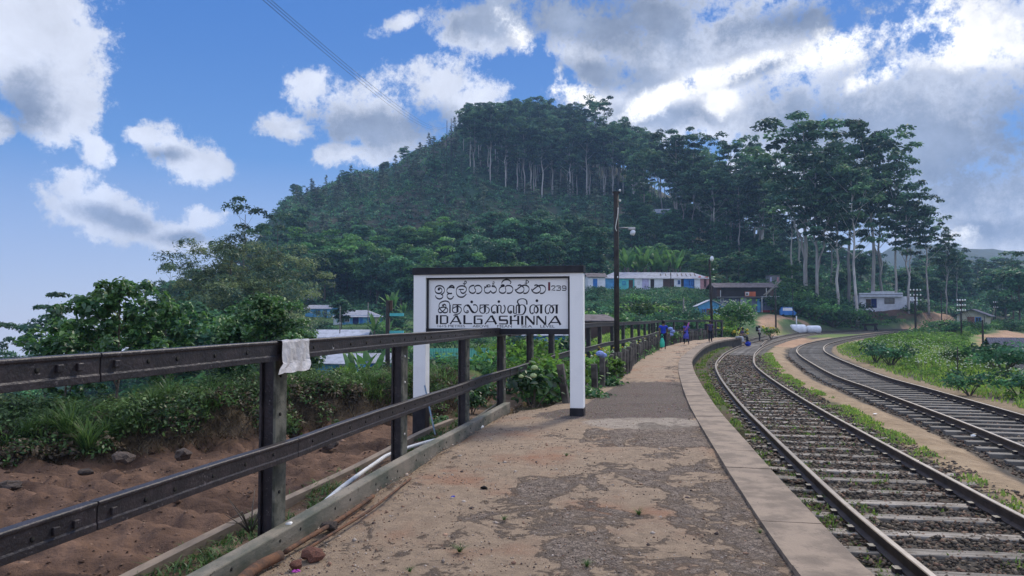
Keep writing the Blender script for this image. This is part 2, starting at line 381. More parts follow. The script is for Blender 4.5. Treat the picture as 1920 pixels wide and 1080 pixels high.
M['flower_w'] = pm('pale_petals', (0.62, 0.62, 0.50), (0.5, 0.58, 0.36), 0.8, 30, 0.6, 60, dist=0.01)
M['flower_b'] = pm('blue_petals', (0.16, 0.24, 0.55), (0.3, 0.36, 0.62), 0.8, 30, 0.6, 60, dist=0.01)
M['flower_y'] = pm('yellow_petals', (0.65, 0.45, 0.03), (0.5, 0.4, 0.05), 0.8, 20, 0.4, 60, dist=0.01)
# ---------------------------------------------------------------- plan curves (metres, camera at the origin looking along +Y)
def curve(pts, n=8): return [Vector((p.x, p.y, 0)) for p in catmull([(a, b, 0) for a, b in pts], n)]
C1 = curve([(3.0, -12), (3.25, -4), (3.75, 1), (4.15, 4.5), (4.62, 8), (5.14, 11), (5.84, 14.8), (6.45, 18), (7.5, 23), (8.75, 28.5), (10.2, 34.2), (12.0, 40), (14.75, 48), (19.3, 59.6), (25.8, 74), (31.7, 86), (42.6, 106), (55.0, 122), (71, 138), (100, 160), (150, 185)])
C2 = curve([(5.6, -12), (6.3, -4), (7.3, 2), (8.45, 8), (9.5, 12.3), (10.5, 16.3), (12.0, 23), (13.25, 28.7), (15.75, 37.3), (18.0, 44.5), (20.4, 51.2), (23.9, 59.4), (28.0, 67.5), (37.0, 83), (49.5, 102), (60, 117), (72, 131), (101, 154), (152, 179)])
CR = curve([(1.0, -12), (1.35, -5), (1.72, 0), (2.18, 4.3), (2.62, 7.3), (3.1, 10.2), (3.72, 13.8), (4.72, 18.9), (5.8, 24), (7.15, 29.6), (9.6, 38), (11.6, 44.2), (14.1, 51), (18.1, 59.5), (19.0, 61.2)])
FN = curve([(-4.9, -10), (-3.85, -5), (-2.9, -0.2), (-1.75, 5.5), (-1.23, 8.2), (-0.70, 10.9), (-0.19, 13.3), (0.35, 15.8), (0.98, 18.6), (1.7, 21.3), (2.48, 24), (3.25, 27), (4.5, 31), (6, 36), (7.7, 42), (9.75, 50), (12, 55.2), (14.9, 59.8), (17.4, 62)], 10)
PL = curve([(0.75, 13.0), (1.05, 14.3), (1.8, 16.6), (2.6, 19.2), (3.4, 22), (4.1, 25.5), (4.95, 29), (6.0, 33), (7.35, 38), (8.9, 43), (10.7, 48), (13.3, 54), (16.3, 59.8)], 10)
AC = {}; AK = []
def arr(c): return np.array([[p.x, p.y] for p in c])
def dist_to(c, x, y):
    """signed distance (positive to the right of the curve) to a plan curve"""
    a = AC.get(id(c)); x = np.asarray(x, float).ravel(); y = np.asarray(y, float).ravel()
    if a is None: a = arr(c); AC[id(c)] = a; AK.append(c)
    if len(x) < 1500:
        D = a[1:] - a[:-1]; L = np.maximum((D ** 2).sum(1), 1e-12); px_ = x[:, None] - a[None, :-1, 0]; py_ = y[:, None] - a[None, :-1, 1]
        t = np.clip((px_ * D[:, 0] + py_ * D[:, 1]) / L, 0, 1); ex = px_ - t * D[:, 0]; ey = py_ - t * D[:, 1]; d = ex * ex + ey * ey; i = d.argmin(1); k = np.arange(len(x))
        return np.sqrt(d[k, i]) * np.where(D[i, 0] * ey[k, i] - D[i, 1] * ex[k, i] > 0, -1.0, 1.0)
    best = np.full(x.shape, 1e18); sg = np.ones(x.shape)
    for i in range(len(a) - 1):
        dx, dy = a[i + 1] - a[i]; L = dx * dx + dy * dy
        if L < 1e-9: continue
        t = np.clip(((x - a[i, 0]) * dx + (y - a[i, 1]) * dy) / L, 0, 1)
        ex = x - a[i, 0] - t * dx; ey = y - a[i, 1] - t * dy; d = ex * ex + ey * ey
        c_ = dx * ey - dy * ex; m = d < best
        best = np.where(m, d, best); sg = np.where(m, np.where(c_ > 0, -1.0, 1.0), sg)
    return np.sqrt(best) * sg
DD = np.array([0, 8, 12, 16, 20, 25, 32, 40, 50, 60, 75, 90, 100, 112, 125, 140, 150, 156, 159.5, 170, 185, 200, 225, 250, 275, 300, 330, 360, 400, 500, 700, 1000.])
TB = {
 -1600: {0: -.8, 16: -.9, 30: -5, 60: -12, 100: -22, 200: -34, 400: -60, 1000: -90},
 0: {0: -.8, 16: -1.2, 20: -3.2, 25: -5.2, 50: -11, 100: -18, 150: -21.2, 200: -24, 300: -28, 400: -70, 1000: -180},
 200: {0: -.8, 16: -.9, 20: -2.6, 25: -4.2, 50: -8.5, 100: -12.5, 150: -14.5, 200: -15.5, 300: -24, 400: -50, 1000: -170},
 400: {0: -.8, 17: -.5, 25: -3.4, 40: -5.4, 60: -6.1, 75: -6.4, 100: -6.0, 125: -2, 150: 0, 200: 6, 250: 12, 300: 12, 400: -25, 1000: -150},
 550: {0: -.8, 17: -.1, 25: -2, 32: -3, 60: -5.6, 75: -5.4, 90: -3.2, 100: -2.3, 125: -.5, 150: 1.6, 160: 3.5, 170: 6, 200: 14, 225: 24, 250: 34, 300: 47, 330: 54, 360: 57, 400: 40, 500: 0, 1000: -50},
 700: {0: -.8, 17: -.4, 25: -2.2, 32: -3.2, 60: -5.4, 75: -5.3, 90: -3.5, 100: -2.4, 125: 0, 150: 2, 170: 5, 200: 15, 225: 26, 250: 38, 300: 56, 330: 65, 360: 70, 400: 60, 500: 20, 1000: -50},
 800: {0: -.8, 17: -.6, 25: -1.6, 32: -2.4, 65: -4.0, 75: -3.6, 100: -1.5, 125: 0, 150: 3, 170: 6, 200: 17, 225: 30, 250: 43, 300: 66, 330: 78, 360: 84, 400: 80, 500: 40, 1000: -50},
 880: {0: -.8, 17: -.5, 25: -1.3, 32: -2.2, 65: -4.0, 75: -3.6, 100: -1.0, 125: 1, 150: 4, 170: 8, 200: 19, 225: 32, 250: 46, 300: 72, 330: 86, 360: 92, 400: 90, 500: 40, 1000: -50},
 1000: {0: -.5, 17: -.3, 25: -.7, 32: -1.3, 60: -2.8, 75: -2, 100: 0, 125: 3, 140: 5, 170: 12, 200: 21, 225: 31, 250: 41, 275: 50, 300: 62, 330: 76, 360: 88, 400: 92, 500: 50, 1000: -30},
 1150: {0: -.5, 20: -.3, 32: -.35, 45: -.05, 60: .3, 75: .7, 100: 1.2, 112: 2.4, 125: 4.6, 137: 7, 150: 7.6, 170: 13, 200: 22, 225: 32, 250: 41, 275: 48, 300: 55, 330: 65, 360: 74, 400: 78, 500: 50, 1000: 0},
 1300: {0: -.7, 20: -.5, 32: -.5, 45: -.2, 60: .0, 75: .3, 90: .9, 100: 1.4, 112: 2.6, 125: 4.6, 137: 7, 150: 7.6, 170: 13, 200: 20, 225: 26, 245: 31.2, 262: 32, 275: 36, 300: 42, 330: 49, 360: 55, 400: 58, 500: 40, 1000: 20},
 1420: {0: -.7, 60: -.5, 75: -.3, 90: .3, 100: .6, 112: 1.5, 122: 2.6, 134: 2.8, 150: 6.2, 170: 10.5, 200: 16, 225: 21, 250: 26, 275: 30, 300: 34, 350: 40, 400: 42, 500: 30, 1000: 30},
 1600: {0: -.7, 100: -.55, 125: -.5, 140: -.2, 150: .3, 156: .9, 159.5: 3.3, 164: 3.6, 180: 3.9, 185: 6, 200: 9, 225: 13, 250: 16, 300: 21, 350: 26, 400: 30, 500: 30, 1000: 40},
 1720: {0: -.7, 100: -.55, 125: -.5, 140: -.4, 150: .1, 156: .9, 159.5: 3.0, 170: 3.5, 185: 4.5, 200: 6, 225: 9, 250: 11, 300: 15, 350: 19, 400: 24, 500: 34, 700: 40, 1000: 50},
 1850: {0: -.7, 32: -.75, 50: -1.4, 75: -1.3, 100: -.6, 125: 0, 140: .1, 160: .8, 200: 3.5, 250: 7, 300: 13, 350: 19, 400: 26, 500: 38, 700: 45, 1000: 60},
 1960: {0: -.7, 25: -.8, 40: -2.0, 50: -2.4, 75: -2.2, 90: -1.6, 100: -1.2, 130: -.2, 160: .5, 200: 2, 250: 6, 300: 12, 350: 18, 400: 26, 500: 38, 700: 48, 1000: 60},
 3400: {0: -.7, 25: -1.2, 50: -3, 100: -3, 200: 0, 400: 24, 1000: 60}}
PXS = np.array(sorted(TB)); TZ = np.array([np.interp(DD, sorted(TB[p]), [TB[p][k] for k in sorted(TB[p])]) for p in PXS])
BANK = curve([(-20, 6), (-13, 9.8), (-7.2, 11.9), (-5.3, 13.4), (-3.5, 15.9), (-2.2, 17.2), (-1.2, 18.5), (-0.4, 21)])   # foot of the soil bank
def tab(x, y):
    az = np.clip(np.arctan2(x, y), -R(62), R(62)); px = np.clip(960 + F * np.tan(az), PXS[0], PXS[-1])
    d = np.maximum(y, np.hypot(x, y) * 0.45); d = np.clip(d, 0, 999)
    i = np.clip(np.searchsorted(PXS, px) - 1, 0, len(PXS) - 2); j = np.clip(np.searchsorted(DD, d) - 1, 0, len(DD) - 2)
    u = (px - PXS[i]) / (PXS[i + 1] - PXS[i]); u = u * u * (3 - 2 * u); v = (d - DD[j]) / (DD[j + 1] - DD[j])
    return (TZ[i, j] * (1 - u) + TZ[i + 1, j] * u) * (1 - v) + (TZ[i, j + 1] * (1 - u) + TZ[i + 1, j + 1] * u) * v
def HH(x, y, full=False):
    x = np.asarray(x, float).ravel(); y = np.asarray(y, float).ravel()
    z = tab(x, y); r = np.hypot(x, y)
    z = z + fbm(x / 22, y / 22, 4, 3) * 5.0 * sstep(r, 170, 260) + fbm(x / 6, y / 6, 4, 8) * 0.9 * sstep(r, 60, 200) + fbm(x / 2.2, y / 2.2, 4, 9) * 0.22 * sstep(r, 9, 30)
    d1 = dist_to(C1, x, y); d2 = dist_to(C2, x, y); df = dist_to(FN, x, y)
    dt = np.minimum(np.abs(d1), np.abs(d2)); between = (d1 > 0) & (d2 < 0); dt = np.where(between, 0, dt)
    bed = 1 - sstep(dt, 2.3, 5.5)
    tz = -0.730 + fbm(x * 3, y * 3, 3, 4) * 0.030 + 0.03 * (1 - sstep(np.abs(d2 + 2.15), .3, 1.0)) - .10 * (1 - sstep(np.abs(d2 + .2), 1.2, 1.9))
    z = z * (1 - bed) + tz * bed
    und = (d1 < -1.3) & (df > 0.15) & (y < 62) & (y > -14)
    pit = (df < -0.75) & (y < 24)
    db = dist_to(BANK, x, y)         # right of the foot line = pit side
    pz = -0.80 + fbm(x * 1.7, y * 1.7, 4, 5) * 0.10 + np.sin((x * 0.35 + y * 1.0) * 2 * math.pi / .62 + fbm(x * .8, y * .8, 3, 6) * 5) * 0.055 + fbm(x * 7, y * 7, 2, 16) * .05
    edge = sstep(-df, 0.72, 1.25)
    strip = -0.14 + fbm(x * 4, y * 4, 3, 7) * 0.03
    zin = strip * (1 - edge) + pz * edge
    bk = sstep(-db, -0.1, 1.35)
    top = -0.30 + .28 * sstep(960 + F * x / np.maximum(y, 3), 230, 400) + fbm(x * .9, y * .9, 4, 11) * 0.22 + sstep(-db, 1.2, 2.4) * 0.05
    back = sstep(-db, 2.6, 5.0)
    top = top + fbm(x * 3.3, y * 3.3, 3, 14) * .13; bk = np.clip(bk + fbm(x * 2.1, y * 2.1, 3, 15) * .22 * (bk > 0) * (bk < 1), 0, 1)
    zb = top * (1 - back) + np.minimum(z, 0.2) * back
    zl = zin * (1 - bk) + zb * bk
    w = 1 - sstep(y, 24, 30)
    left = (df < 0) & (y < 30)
    z = np.where(left, zl * w + z * (1 - w), z)
    z = np.where(und, np.where(y > 14, np.maximum(-0.5, -0.5), -1.1), z)
    # garden strip between fence and palings
    dp = dist_to(PL, x, y)
    gar = und & (y > 13.4) & (dp < 0) & (df > 0)
    z = np.where(gar, -0.12 + fbm(x, y, 3, 12) * 0.08, z)
    ne = (df <= 0) & (y > 21) & (y < 64); k = sstep(-df, 0.0, 4.0)
    z = np.where(ne, (-0.25) * (1 - k) + z * k, z)
    if full: return z, dict(d1=d1, d2=d2, df=df, db=db, bk=bk * left, back=back, pit=(left & (y < 30)), und=und, bed=bed, r=r, dp=dp)
    return z
def H(x, y): return float(HH([x], [y])[0])
def on(px, Y): 
    x = (px - 960) / F * Y / math.cos(PT) * 1.0
    x = ray(px, 596)[0] / ray(px, 596)[1] * Y
    return Vector((x, Y, H(x, Y)))

# ---------------------------------------------------------------- ground sheet (polar tessellation, real heights)
def paths_mask(x, y):
    m = np.zeros(x.shape)
    for pts, w in PATHS:
        m = np.maximum(m, 1 - sstep(np.abs(dist_to(pts, x, y)) + fbm(x / 2, y / 2, 3, 21) * w * .4, w * .55, w))
    return m
PATHS = [([(21.5, 61), (27, 72), (32, 86), (34.5, 98), (37, 108), (42, 118), (47, 121)], 2.0),          # lane up to the shops
         ([(78, 146), (84, 152), (93, 160), (96, 170), (97, 185), (102, 200)], 2.4),       # red track up the slope
         ([(34, 40), (42, 60), (56, 85), (75, 110)], 3.2), ([(60, 252), (66, 248), (74, 243), (84, 250)], 2.5)]
PATHS = [(curve(p_), w_) for p_, w_ in PATHS]
def ground_mesh():
    az = np.unique(np.concatenate([np.linspace(-180, -60, 31), np.linspace(-60, -38, 30), np.linspace(-38, 38, 460), np.linspace(38, 60, 30), np.linspace(60, 180, 31)]))
    rr = np.unique(np.concatenate([[0.02, 1, 2], np.geomspace(2.5, 30, 190), np.geomspace(30, 420, 190), np.geomspace(420, 2400, 22)]))
    A, RR = np.meshgrid(np.radians(az), rr); x = (RR * np.sin(A)).ravel(); y = (RR * np.cos(A)).ravel()
    z, q = HH(x, y, True); n, mm = RR.shape
    rad_ = np.hypot(x, y); far = sstep(rad_, 600, 1300); lft = 1 - sstep(x / np.maximum(np.abs(y), 1), -.32, -.12); z = z * (1 - far) + np.minimum(z, -60 - (.16 * rad_ - 60) * lft) * far
    idx = np.arange(n * mm).reshape(n, mm)
    f = np.stack([idx[:-1, :-1], idx[:-1, 1:], idx[1:, 1:], idx[1:, :-1]], -1).reshape(-1, 4)[:, ::-1]
    N1 = fbm(x * .8, y * .8, 4, 31); N2 = fbm(x * 3.1, y * 3.1, 4, 32); N3 = fbm(x / 9, y / 9, 4, 33)
    def c(*v): return np.array(v)[None, :]
    def lerp(a, b, t): return a + (b - a) * np.clip(t, 0, 1)[:, None]
    col = lerp(c(.03, .07, .025), c(.08, .14, .045), .5 + N1 + N3)                           # low growth
    hill = sstep(q['r'], 150, 220)
    col = lerp(col, lerp(c(.03, .065, .036), c(.075, .07, .05), sstep(N3 + N1 * .3, .0, .35)), hill)
    rg = sstep(q['d2'], 1.9, 2.6) * 1.0 * (1 - sstep(y, 60, 120))
    col = lerp(col, lerp(c(.13, .22, .04), c(.24, .28, .08), .5 + N1), rg)
    # track bed
    ball = lerp(c(.062, .054, .046), c(.10, .085, .068), .5 + N2)
    col = lerp(col, ball, q['bed'])
    mid = np.maximum(0, 1) * (1 - sstep(np.abs(q['d2'] + 2.15 + N1 * .25), .35, .62)) * (q['d1'] > 1.2)
    grs = (1 - sstep(np.abs(q['d1'] - 1.75 - N1 * .3), .2, .7)) * (q['d2'] < -2)
    col = lerp(col, lerp(c(.07, .085, .03), c(.13, .11, .06), .5 + N2 * 1.2), grs * .85)
    col = lerp(col, lerp(c(.27, .19, .115), c(.36, .265, .17), .5 + N2), mid * .95)
    sr = (1 - sstep(np.abs(q['d2'] - 1.75 + N1 * .2), .2, .5)) * (y > 3)
    col = lerp(col, c(.30, .22, .13), sr * .7)
    wl = (1 - sstep(np.abs(q['d1'] + 1.45 + N1 * .2), .2, .5)); col = lerp(col, lerp(c(.04, .05, .022), c(.09, .085, .05), .5 + N2), wl * .7)
    # left of the platform: pit, strip, bank
    L = q['pit'].astype(float)
    soil = lerp(c(.092, .054, .036), c(.15, .088, .058), .5 + N2 * 1.1)
    soil = lerp(soil, c(.058, .034, .024), sstep(N1, .10, .3))
    strip = lerp(c(.20, .135, .09), c(.11, .07, .045), .5 + N2 * 1.5)
    pit = lerp(strip, soil, sstep(-q['df'], .7, 1.0))
    bank = lerp(c(.085, .062, .042), c(.15, .11, .07), .5 + N2 * 1.2)
    bank = lerp(bank, c(.05, .07, .025), sstep(N1, .0, .25) * sstep(q['bk'], .5, 1))
    bank = lerp(bank, c(.03, .025, .02), sstep(fbm(x * 5, y * 5, 3, 35), .12, .3) * .8); bank = lerp(bank, c(.16, .085, .05), (1 - sstep(q['bk'], .05, .35)) * .8)
    lc = lerp(pit, bank, sstep(q['bk'], .02, .2)); lc = lerp(lc, c(.035, .065, .02), q['back'])
    col = lerp(col, lc, L * (1 - sstep(y, 22, 30)))
    col = lerp(col, c(.10, .16, .04), ((q['df'] < 0) & (q['df'] > -7) & (y > 22) & (y < 63)).astype(float) * .8)
    col = lerp(col, lerp(c(.09, .06, .04), c(.06, .08, .03), .5 + N1), ((q['und']) & (y > 13)).astype(float))
    col = lerp(col, lerp(c(.42, .27, .17), c(.30, .18, .11), .5 + N1), paths_mask(x, y))
    # grassy knoll by the lane, red cut below the white house and below the hill house
    kn = 1 - sstep(np.hypot((x - 44) / 11, (y - 96) / 14), .7, 1.0); col = lerp(col, lerp(c(.08, .15, .03), c(.14, .17, .05), .5 + N1), kn)
    ct = 1 - sstep(np.hypot((x - 78) / 17, (y - 161) / 6), .7, 1.0); col = lerp(col, lerp(c(.20, .105, .07), c(.09, .055, .045), .5 + N1 * 1.5), ct * .9)
    ch = 1 - sstep(np.hypot((x - 54) / 9, (y - 240) / 10), .6, 1.0); col = lerp(col, c(.19, .085, .06), ch * .9)
    pk = 1 - sstep(np.hypot((x + 29) / 9, (y - 330) / 22), .6, 1.0); col = lerp(col, lerp(c(.10, .075, .06), c(.16, .12, .09), .5 + N3), pk * .8)
    return np.stack([x, y, z], 1), f, col
gv, gf, gc = ground_mesh()
g = link('ground', np_mesh('ground', gv, gf, M['ground'], vcol=gc, smooth=True)); g['kind'] = 'structure'
# distant ridge far beyond the valley on the right
xs = np.linspace(180, 1500, 120); vs = []
for i, x in enumerate(xs):
    top = 24 + 66 * sstep(x, 340, 520) + 18 * fbm([x / 130], [0], 4, 41)[0] + 6 * fbm([x / 16], [2], 3, 42)[0]
    for k, (dy, fz) in enumerate(((0, -1), (70, .35), (150, .8), (210, 1.0), (300, .5), (400, -1))):
        zz = float(top) * fz if fz > 0 else -120
        vs.append((x, 720 + dy + 30 * fbm([x / 100], [k], 2, 43)[0], zz))
fs = [(i * 6 + k, (i + 1) * 6 + k, (i + 1) * 6 + k + 1, i * 6 + k + 1) for i in range(119) for k in range(5)]
hm = pm('far_forest', (0.02, 0.035, 0.02), (0.04, 0.055, 0.03), 1.0, 0.02, 0)
o = link('distant_hill', np_mesh('distant_hill', vs, fs, hm, smooth=True)); o['kind'] = 'structure'

# ---------------------------------------------------------------- platform
def off_curve(c, d):
    out = []
    for i, p in enumerate(c):
        t = (c[min(i + 1, len(c) - 1)] - c[max(i - 1, 0)]).normalized(); out.append(Vector((p.x + t.y * d, p.y - t.x * d, 0)))
    return out
def x_at(c, y):
    a = arr(c); return np.interp(y, a[:, 1], a[:, 0])
def plat_mat():
    m, b, out = new_mat('worn_platform'); t = b.n('ShaderNodeTexCoord'); v = t.outputs['Object']
    at = b.n('ShaderNodeAttribute', attribute_name='c'); sp = b.n('ShaderNodeSeparateColor'); b.l(at.outputs['Color'], sp.inputs[0])
    asph, grav, conc = sp.outputs
    mp = b.n('ShaderNodeMapping'); b.l(v, mp.inputs[0]); mp.inputs['Scale'].default_value = (1, .75, 1)
    big = b.noise(mp.outputs[0], 1.5, 12, 0.66, 0.6); fine = b.noise(v, 38, 8, 0.75); mid = b.noise(v, 7, 9, 0.7); vf = b.noise(v, 150, 3, 0.7)
    crumb = b.n('ShaderNodeTexVoronoi'); crumb.inputs['Scale'].default_value = 55; b.l(v, crumb.inputs['Vector'])
    s = b.m('ADD', big.outputs[0], b.m('MULTIPLY', b.m('SUBTRACT', asph, 0.5), 0.27))
    s = b.m('ADD', s, b.m('MULTIPLY', b.m('SUBTRACT', mid.outputs[0], 0.5), 0.34))
    am = b.sm(s, 0.485, 0.56)
    dirt = b.mix(b.sm(mid.outputs[0], 0.3, 0.7), (0.43, 0.315, 0.215), (0.29, 0.215, 0.15))
    red = b.noise(v, 0.9, 6, 0.6); dirt = b.mix(b.sm(red.outputs[0], .50, .72), dirt, (0.36, 0.19, 0.115))
    asc = b.mix(b.sm(mid.outputs[0], 0.32, 0.68), (0.43, 0.34, 0.265), (0.29, 0.225, 0.18))
    crk = b.sm(fine.outputs[0], 0.33, 0.46); asc = b.mix(crk, (0.10, 0.078, 0.066), asc)
    rdg = b.noise(mp.outputs[0], 9, 8, .7, .4); rl = b.m('ABSOLUTE', b.m('SUBTRACT', rdg.outputs[0], .5)); rk_ = b.m('SUBTRACT', 1.0, b.sm(rl, .004, .026)); rdg2 = b.noise(mp.outputs[0], 23, 6, .7, .6); rk2 = b.m('SUBTRACT', 1.0, b.sm(b.m('ABSOLUTE', b.m('SUBTRACT', rdg2.outputs[0], .5)), .004, .03)); rk_ = b.m('MAXIMUM', rk_, b.m('MULTIPLY', rk2, .7)); asc = b.mix(b.m('MULTIPLY', rk_, .65), asc, (0.05, 0.038, 0.034))
    col = b.mix(am, dirt, asc)
    rim = b.m('MULTIPLY', b.sm(s, 0.47, 0.502), b.m('SUBTRACT', 1.0, b.sm(s, 0.502, 0.545))); col = b.mix(b.m('MULTIPLY', rim, 0.5), col, (0.05, 0.035, 0.03))
    gcol = b.mix(b.sm(crumb.outputs['Distance'], 0.12, 0.5), (0.42, 0.35, 0.30), (0.15, 0.12, 0.105))
    gcol = b.mix(0.35, gcol, crumb.outputs['Color'], 'MULTIPLY')
    gm = b.m('MULTIPLY', b.sm(b.m('ADD', grav, b.m('MULTIPLY', b.m('SUBTRACT', mid.outputs[0], .5), .9)), .42, .62), 0.85)
    col = b.mix(gm, col, gcol)
    ccol = b.mix(b.sm(mid.outputs[0], .3, .7), (0.44, 0.37, 0.29), (0.33, 0.27, 0.22))
    cm = b.sm(b.m('ADD', conc, b.m('MULTIPLY', b.m('SUBTRACT', mid.outputs[0], .5), .5)), .45, .6)
    col = b.mix(cm, col, ccol)
    spk = b.sm(vf.outputs[0], 0.60, 0.72); col = b.mix(b.m('MULTIPLY', spk, b.m('SUBTRACT', 1, cm)), col, (0.55, 0.46, 0.38))
    spd = b.sm(vf.outputs[0], 0.28, 0.40, 1, 0); col = b.mix(b.m('MULTIPLY', spd, 0.6), col, (0.07, 0.05, 0.04))
    p = b.n('ShaderNodeBsdfPrincipled'); p.inputs['Roughness'].default_value = .92; p.inputs['Specular IOR Level'].default_value = .2
    b.l(col, p.inputs['Base Color'])
    h = b.m('ADD', b.m('MULTIPLY', am, 0.9), b.m('MULTIPLY', fine.outputs[0], 0.75)); h = b.m('ADD', h, b.m('MULTIPLY', mid.outputs[0], .9))
    h = b.m('SUBTRACT', h, b.m('MULTIPLY', b.m('MULTIPLY', rk_, am), .6)); h = b.m('ADD', h, b.m('MULTIPLY', b.m('MULTIPLY', crumb.outputs['Distance'], gm), -1.0)); h = b.m('ADD', h, b.m('MULTIPLY', vf.outputs[0], .3))
    bp = b.n('ShaderNodeBump'); bp.inputs['Strength'].default_value = 1.0; bp.inputs['Distance'].default_value = .045
    b.l(h, bp.inputs['Height']); b.l(bp.outputs[0], p.inputs['Normal']); b.l(p.outputs[0], out.inputs[0]); return m
ys = np.unique(np.concatenate([np.linspace(-8, 3, 20), np.linspace(3, 14, 230), np.linspace(14, 30, 130), np.linspace(30, 61, 90)]))
lf = off_curve(FN, .05); nlat = 90
XL = np.where(ys < 12.6, x_at(lf, ys), 0); XL = x_at(lf, ys) * (1 - sstep(ys, 12.6, 13.6)) + (x_at(PL, ys) - .15) * sstep(ys, 12.6, 13.6)
XR = x_at(off_curve(CR, -.42), ys)
T = np.linspace(0, 1, nlat); X = XL[:, None] + (XR - XL)[:, None] * T[None]; Y = np.repeat(ys[:, None], nlat, 1)
x = X.ravel(); y = Y.ravel(); t = np.tile(T, len(ys))
wide = (XR - XL)[:, None].repeat(nlat, 1).ravel()
z = fbm(x * 1.1, y * 1.1, 4, 51) * .035 + fbm(x * 6, y * 6, 4, 52) * .012 - .012
z = z - .05 * (1 - sstep(t * wide, 0, .35)) * (y < 13) ; z = z * np.minimum(1, sstep(1 - t, 0, .03) + .2)
steps = (y > 13) * np.abs(np.sin(y * 1.9)) ** 12 * .03 * (np.abs(t - .6) < .3); z += steps
asph = .12 + .44 * sstep(t, .25, .6) * (1 - sstep(y, 10.0, 12.5)) - .3 * sstep(y, 7.2, 8.2) * (1 - sstep(t, .5, .9)) + .15 * sstep(y, 16, 18)
asph += .35 * (np.abs(y - 10.2) < .8) * (t > .5)
grav = (.95 * sstep(y, 11.2, 12.6) * (1 - sstep(y, 17.5, 20)) * sstep(t, .12, .3)) + .42 * (1 - sstep(t, .1, .45)) * (y < 8)
conc = np.clip(1.25 - np.hypot((x - 2.02) / .95, (y - 11.55) / .62), 0, 1) ** .5
idx = np.arange(len(x)).reshape(X.shape)
f = np.stack([idx[:-1, :-1], idx[:-1, 1:], idx[1:, 1:], idx[1:, :-1]], -1).reshape(-1, 4)
vv = np.stack([x, y, z], 1); nb_ = len(vv)
for side in (0, nlat - 1):
    e = vv[idx[:, side]].copy(); e[:, 2] = -1.3; s0 = len(vv); vv = np.concatenate([vv, e]); k = np.arange(len(ys) - 1)
    q = np.stack([idx[:-1, side], idx[1:, side], s0 + k + 1, s0 + k], -1); f = np.concatenate([f, q if side == 0 else q[:, ::-1]])
cc_ = np.zeros((len(vv), 3)); cc_[:nb_, 0] = asph; cc_[:nb_, 1] = grav; cc_[:nb_, 2] = conc
PM = plat_mat()
o = link('platform', np_mesh('platform', vv, f, PM, vcol=np.clip(cc_, 0, 1), smooth=True)); o['kind'] = 'structure'
# coping slabs on a masonry face
cp = resample(CR, .05); slabs = []; i = 0; rng = random.Random(5); mbk = MB()
root = thing('platform_edge', 'long curved concrete coping of worn slabs along the platform above the near track', 'platform edge', (0, 0, 0))
tot = len(cp); L = 0; cur = 0
while cur < tot - 4:
    ln = 22 if cp[cur].y < 30 else 24
    seg = cp[cur:min(cur + ln, tot)]
    if len(seg) > 2:
        a, bq = seg[0], seg[-1]; w = .46
        zz = rng.uniform(-.004, .006); pts = [seg[0].lerp(seg[1], .12)] + seg[1:-1:4] + [seg[-1].lerp(seg[-2], .12)]
        mbk.prof([(p.x, p.y, zz) for p in pts], [(0, -.10), (0.004, .012), (-.012, .024), (-w, .026 + rng.uniform(-.004, .004)), (-w, -.10)])
    cur += ln - 1
mbk.build('coping', M['concrete'], root)
w = MB(); w.prof([(p.x, p.y, 0) for p in resample(off_curve(CR, -.10), .6)], [(0, -1.2), (0, -.085), (-.25, -.085), (-.25, -1.2)]); w.build('retaining_wall', M['wallstone'], root)
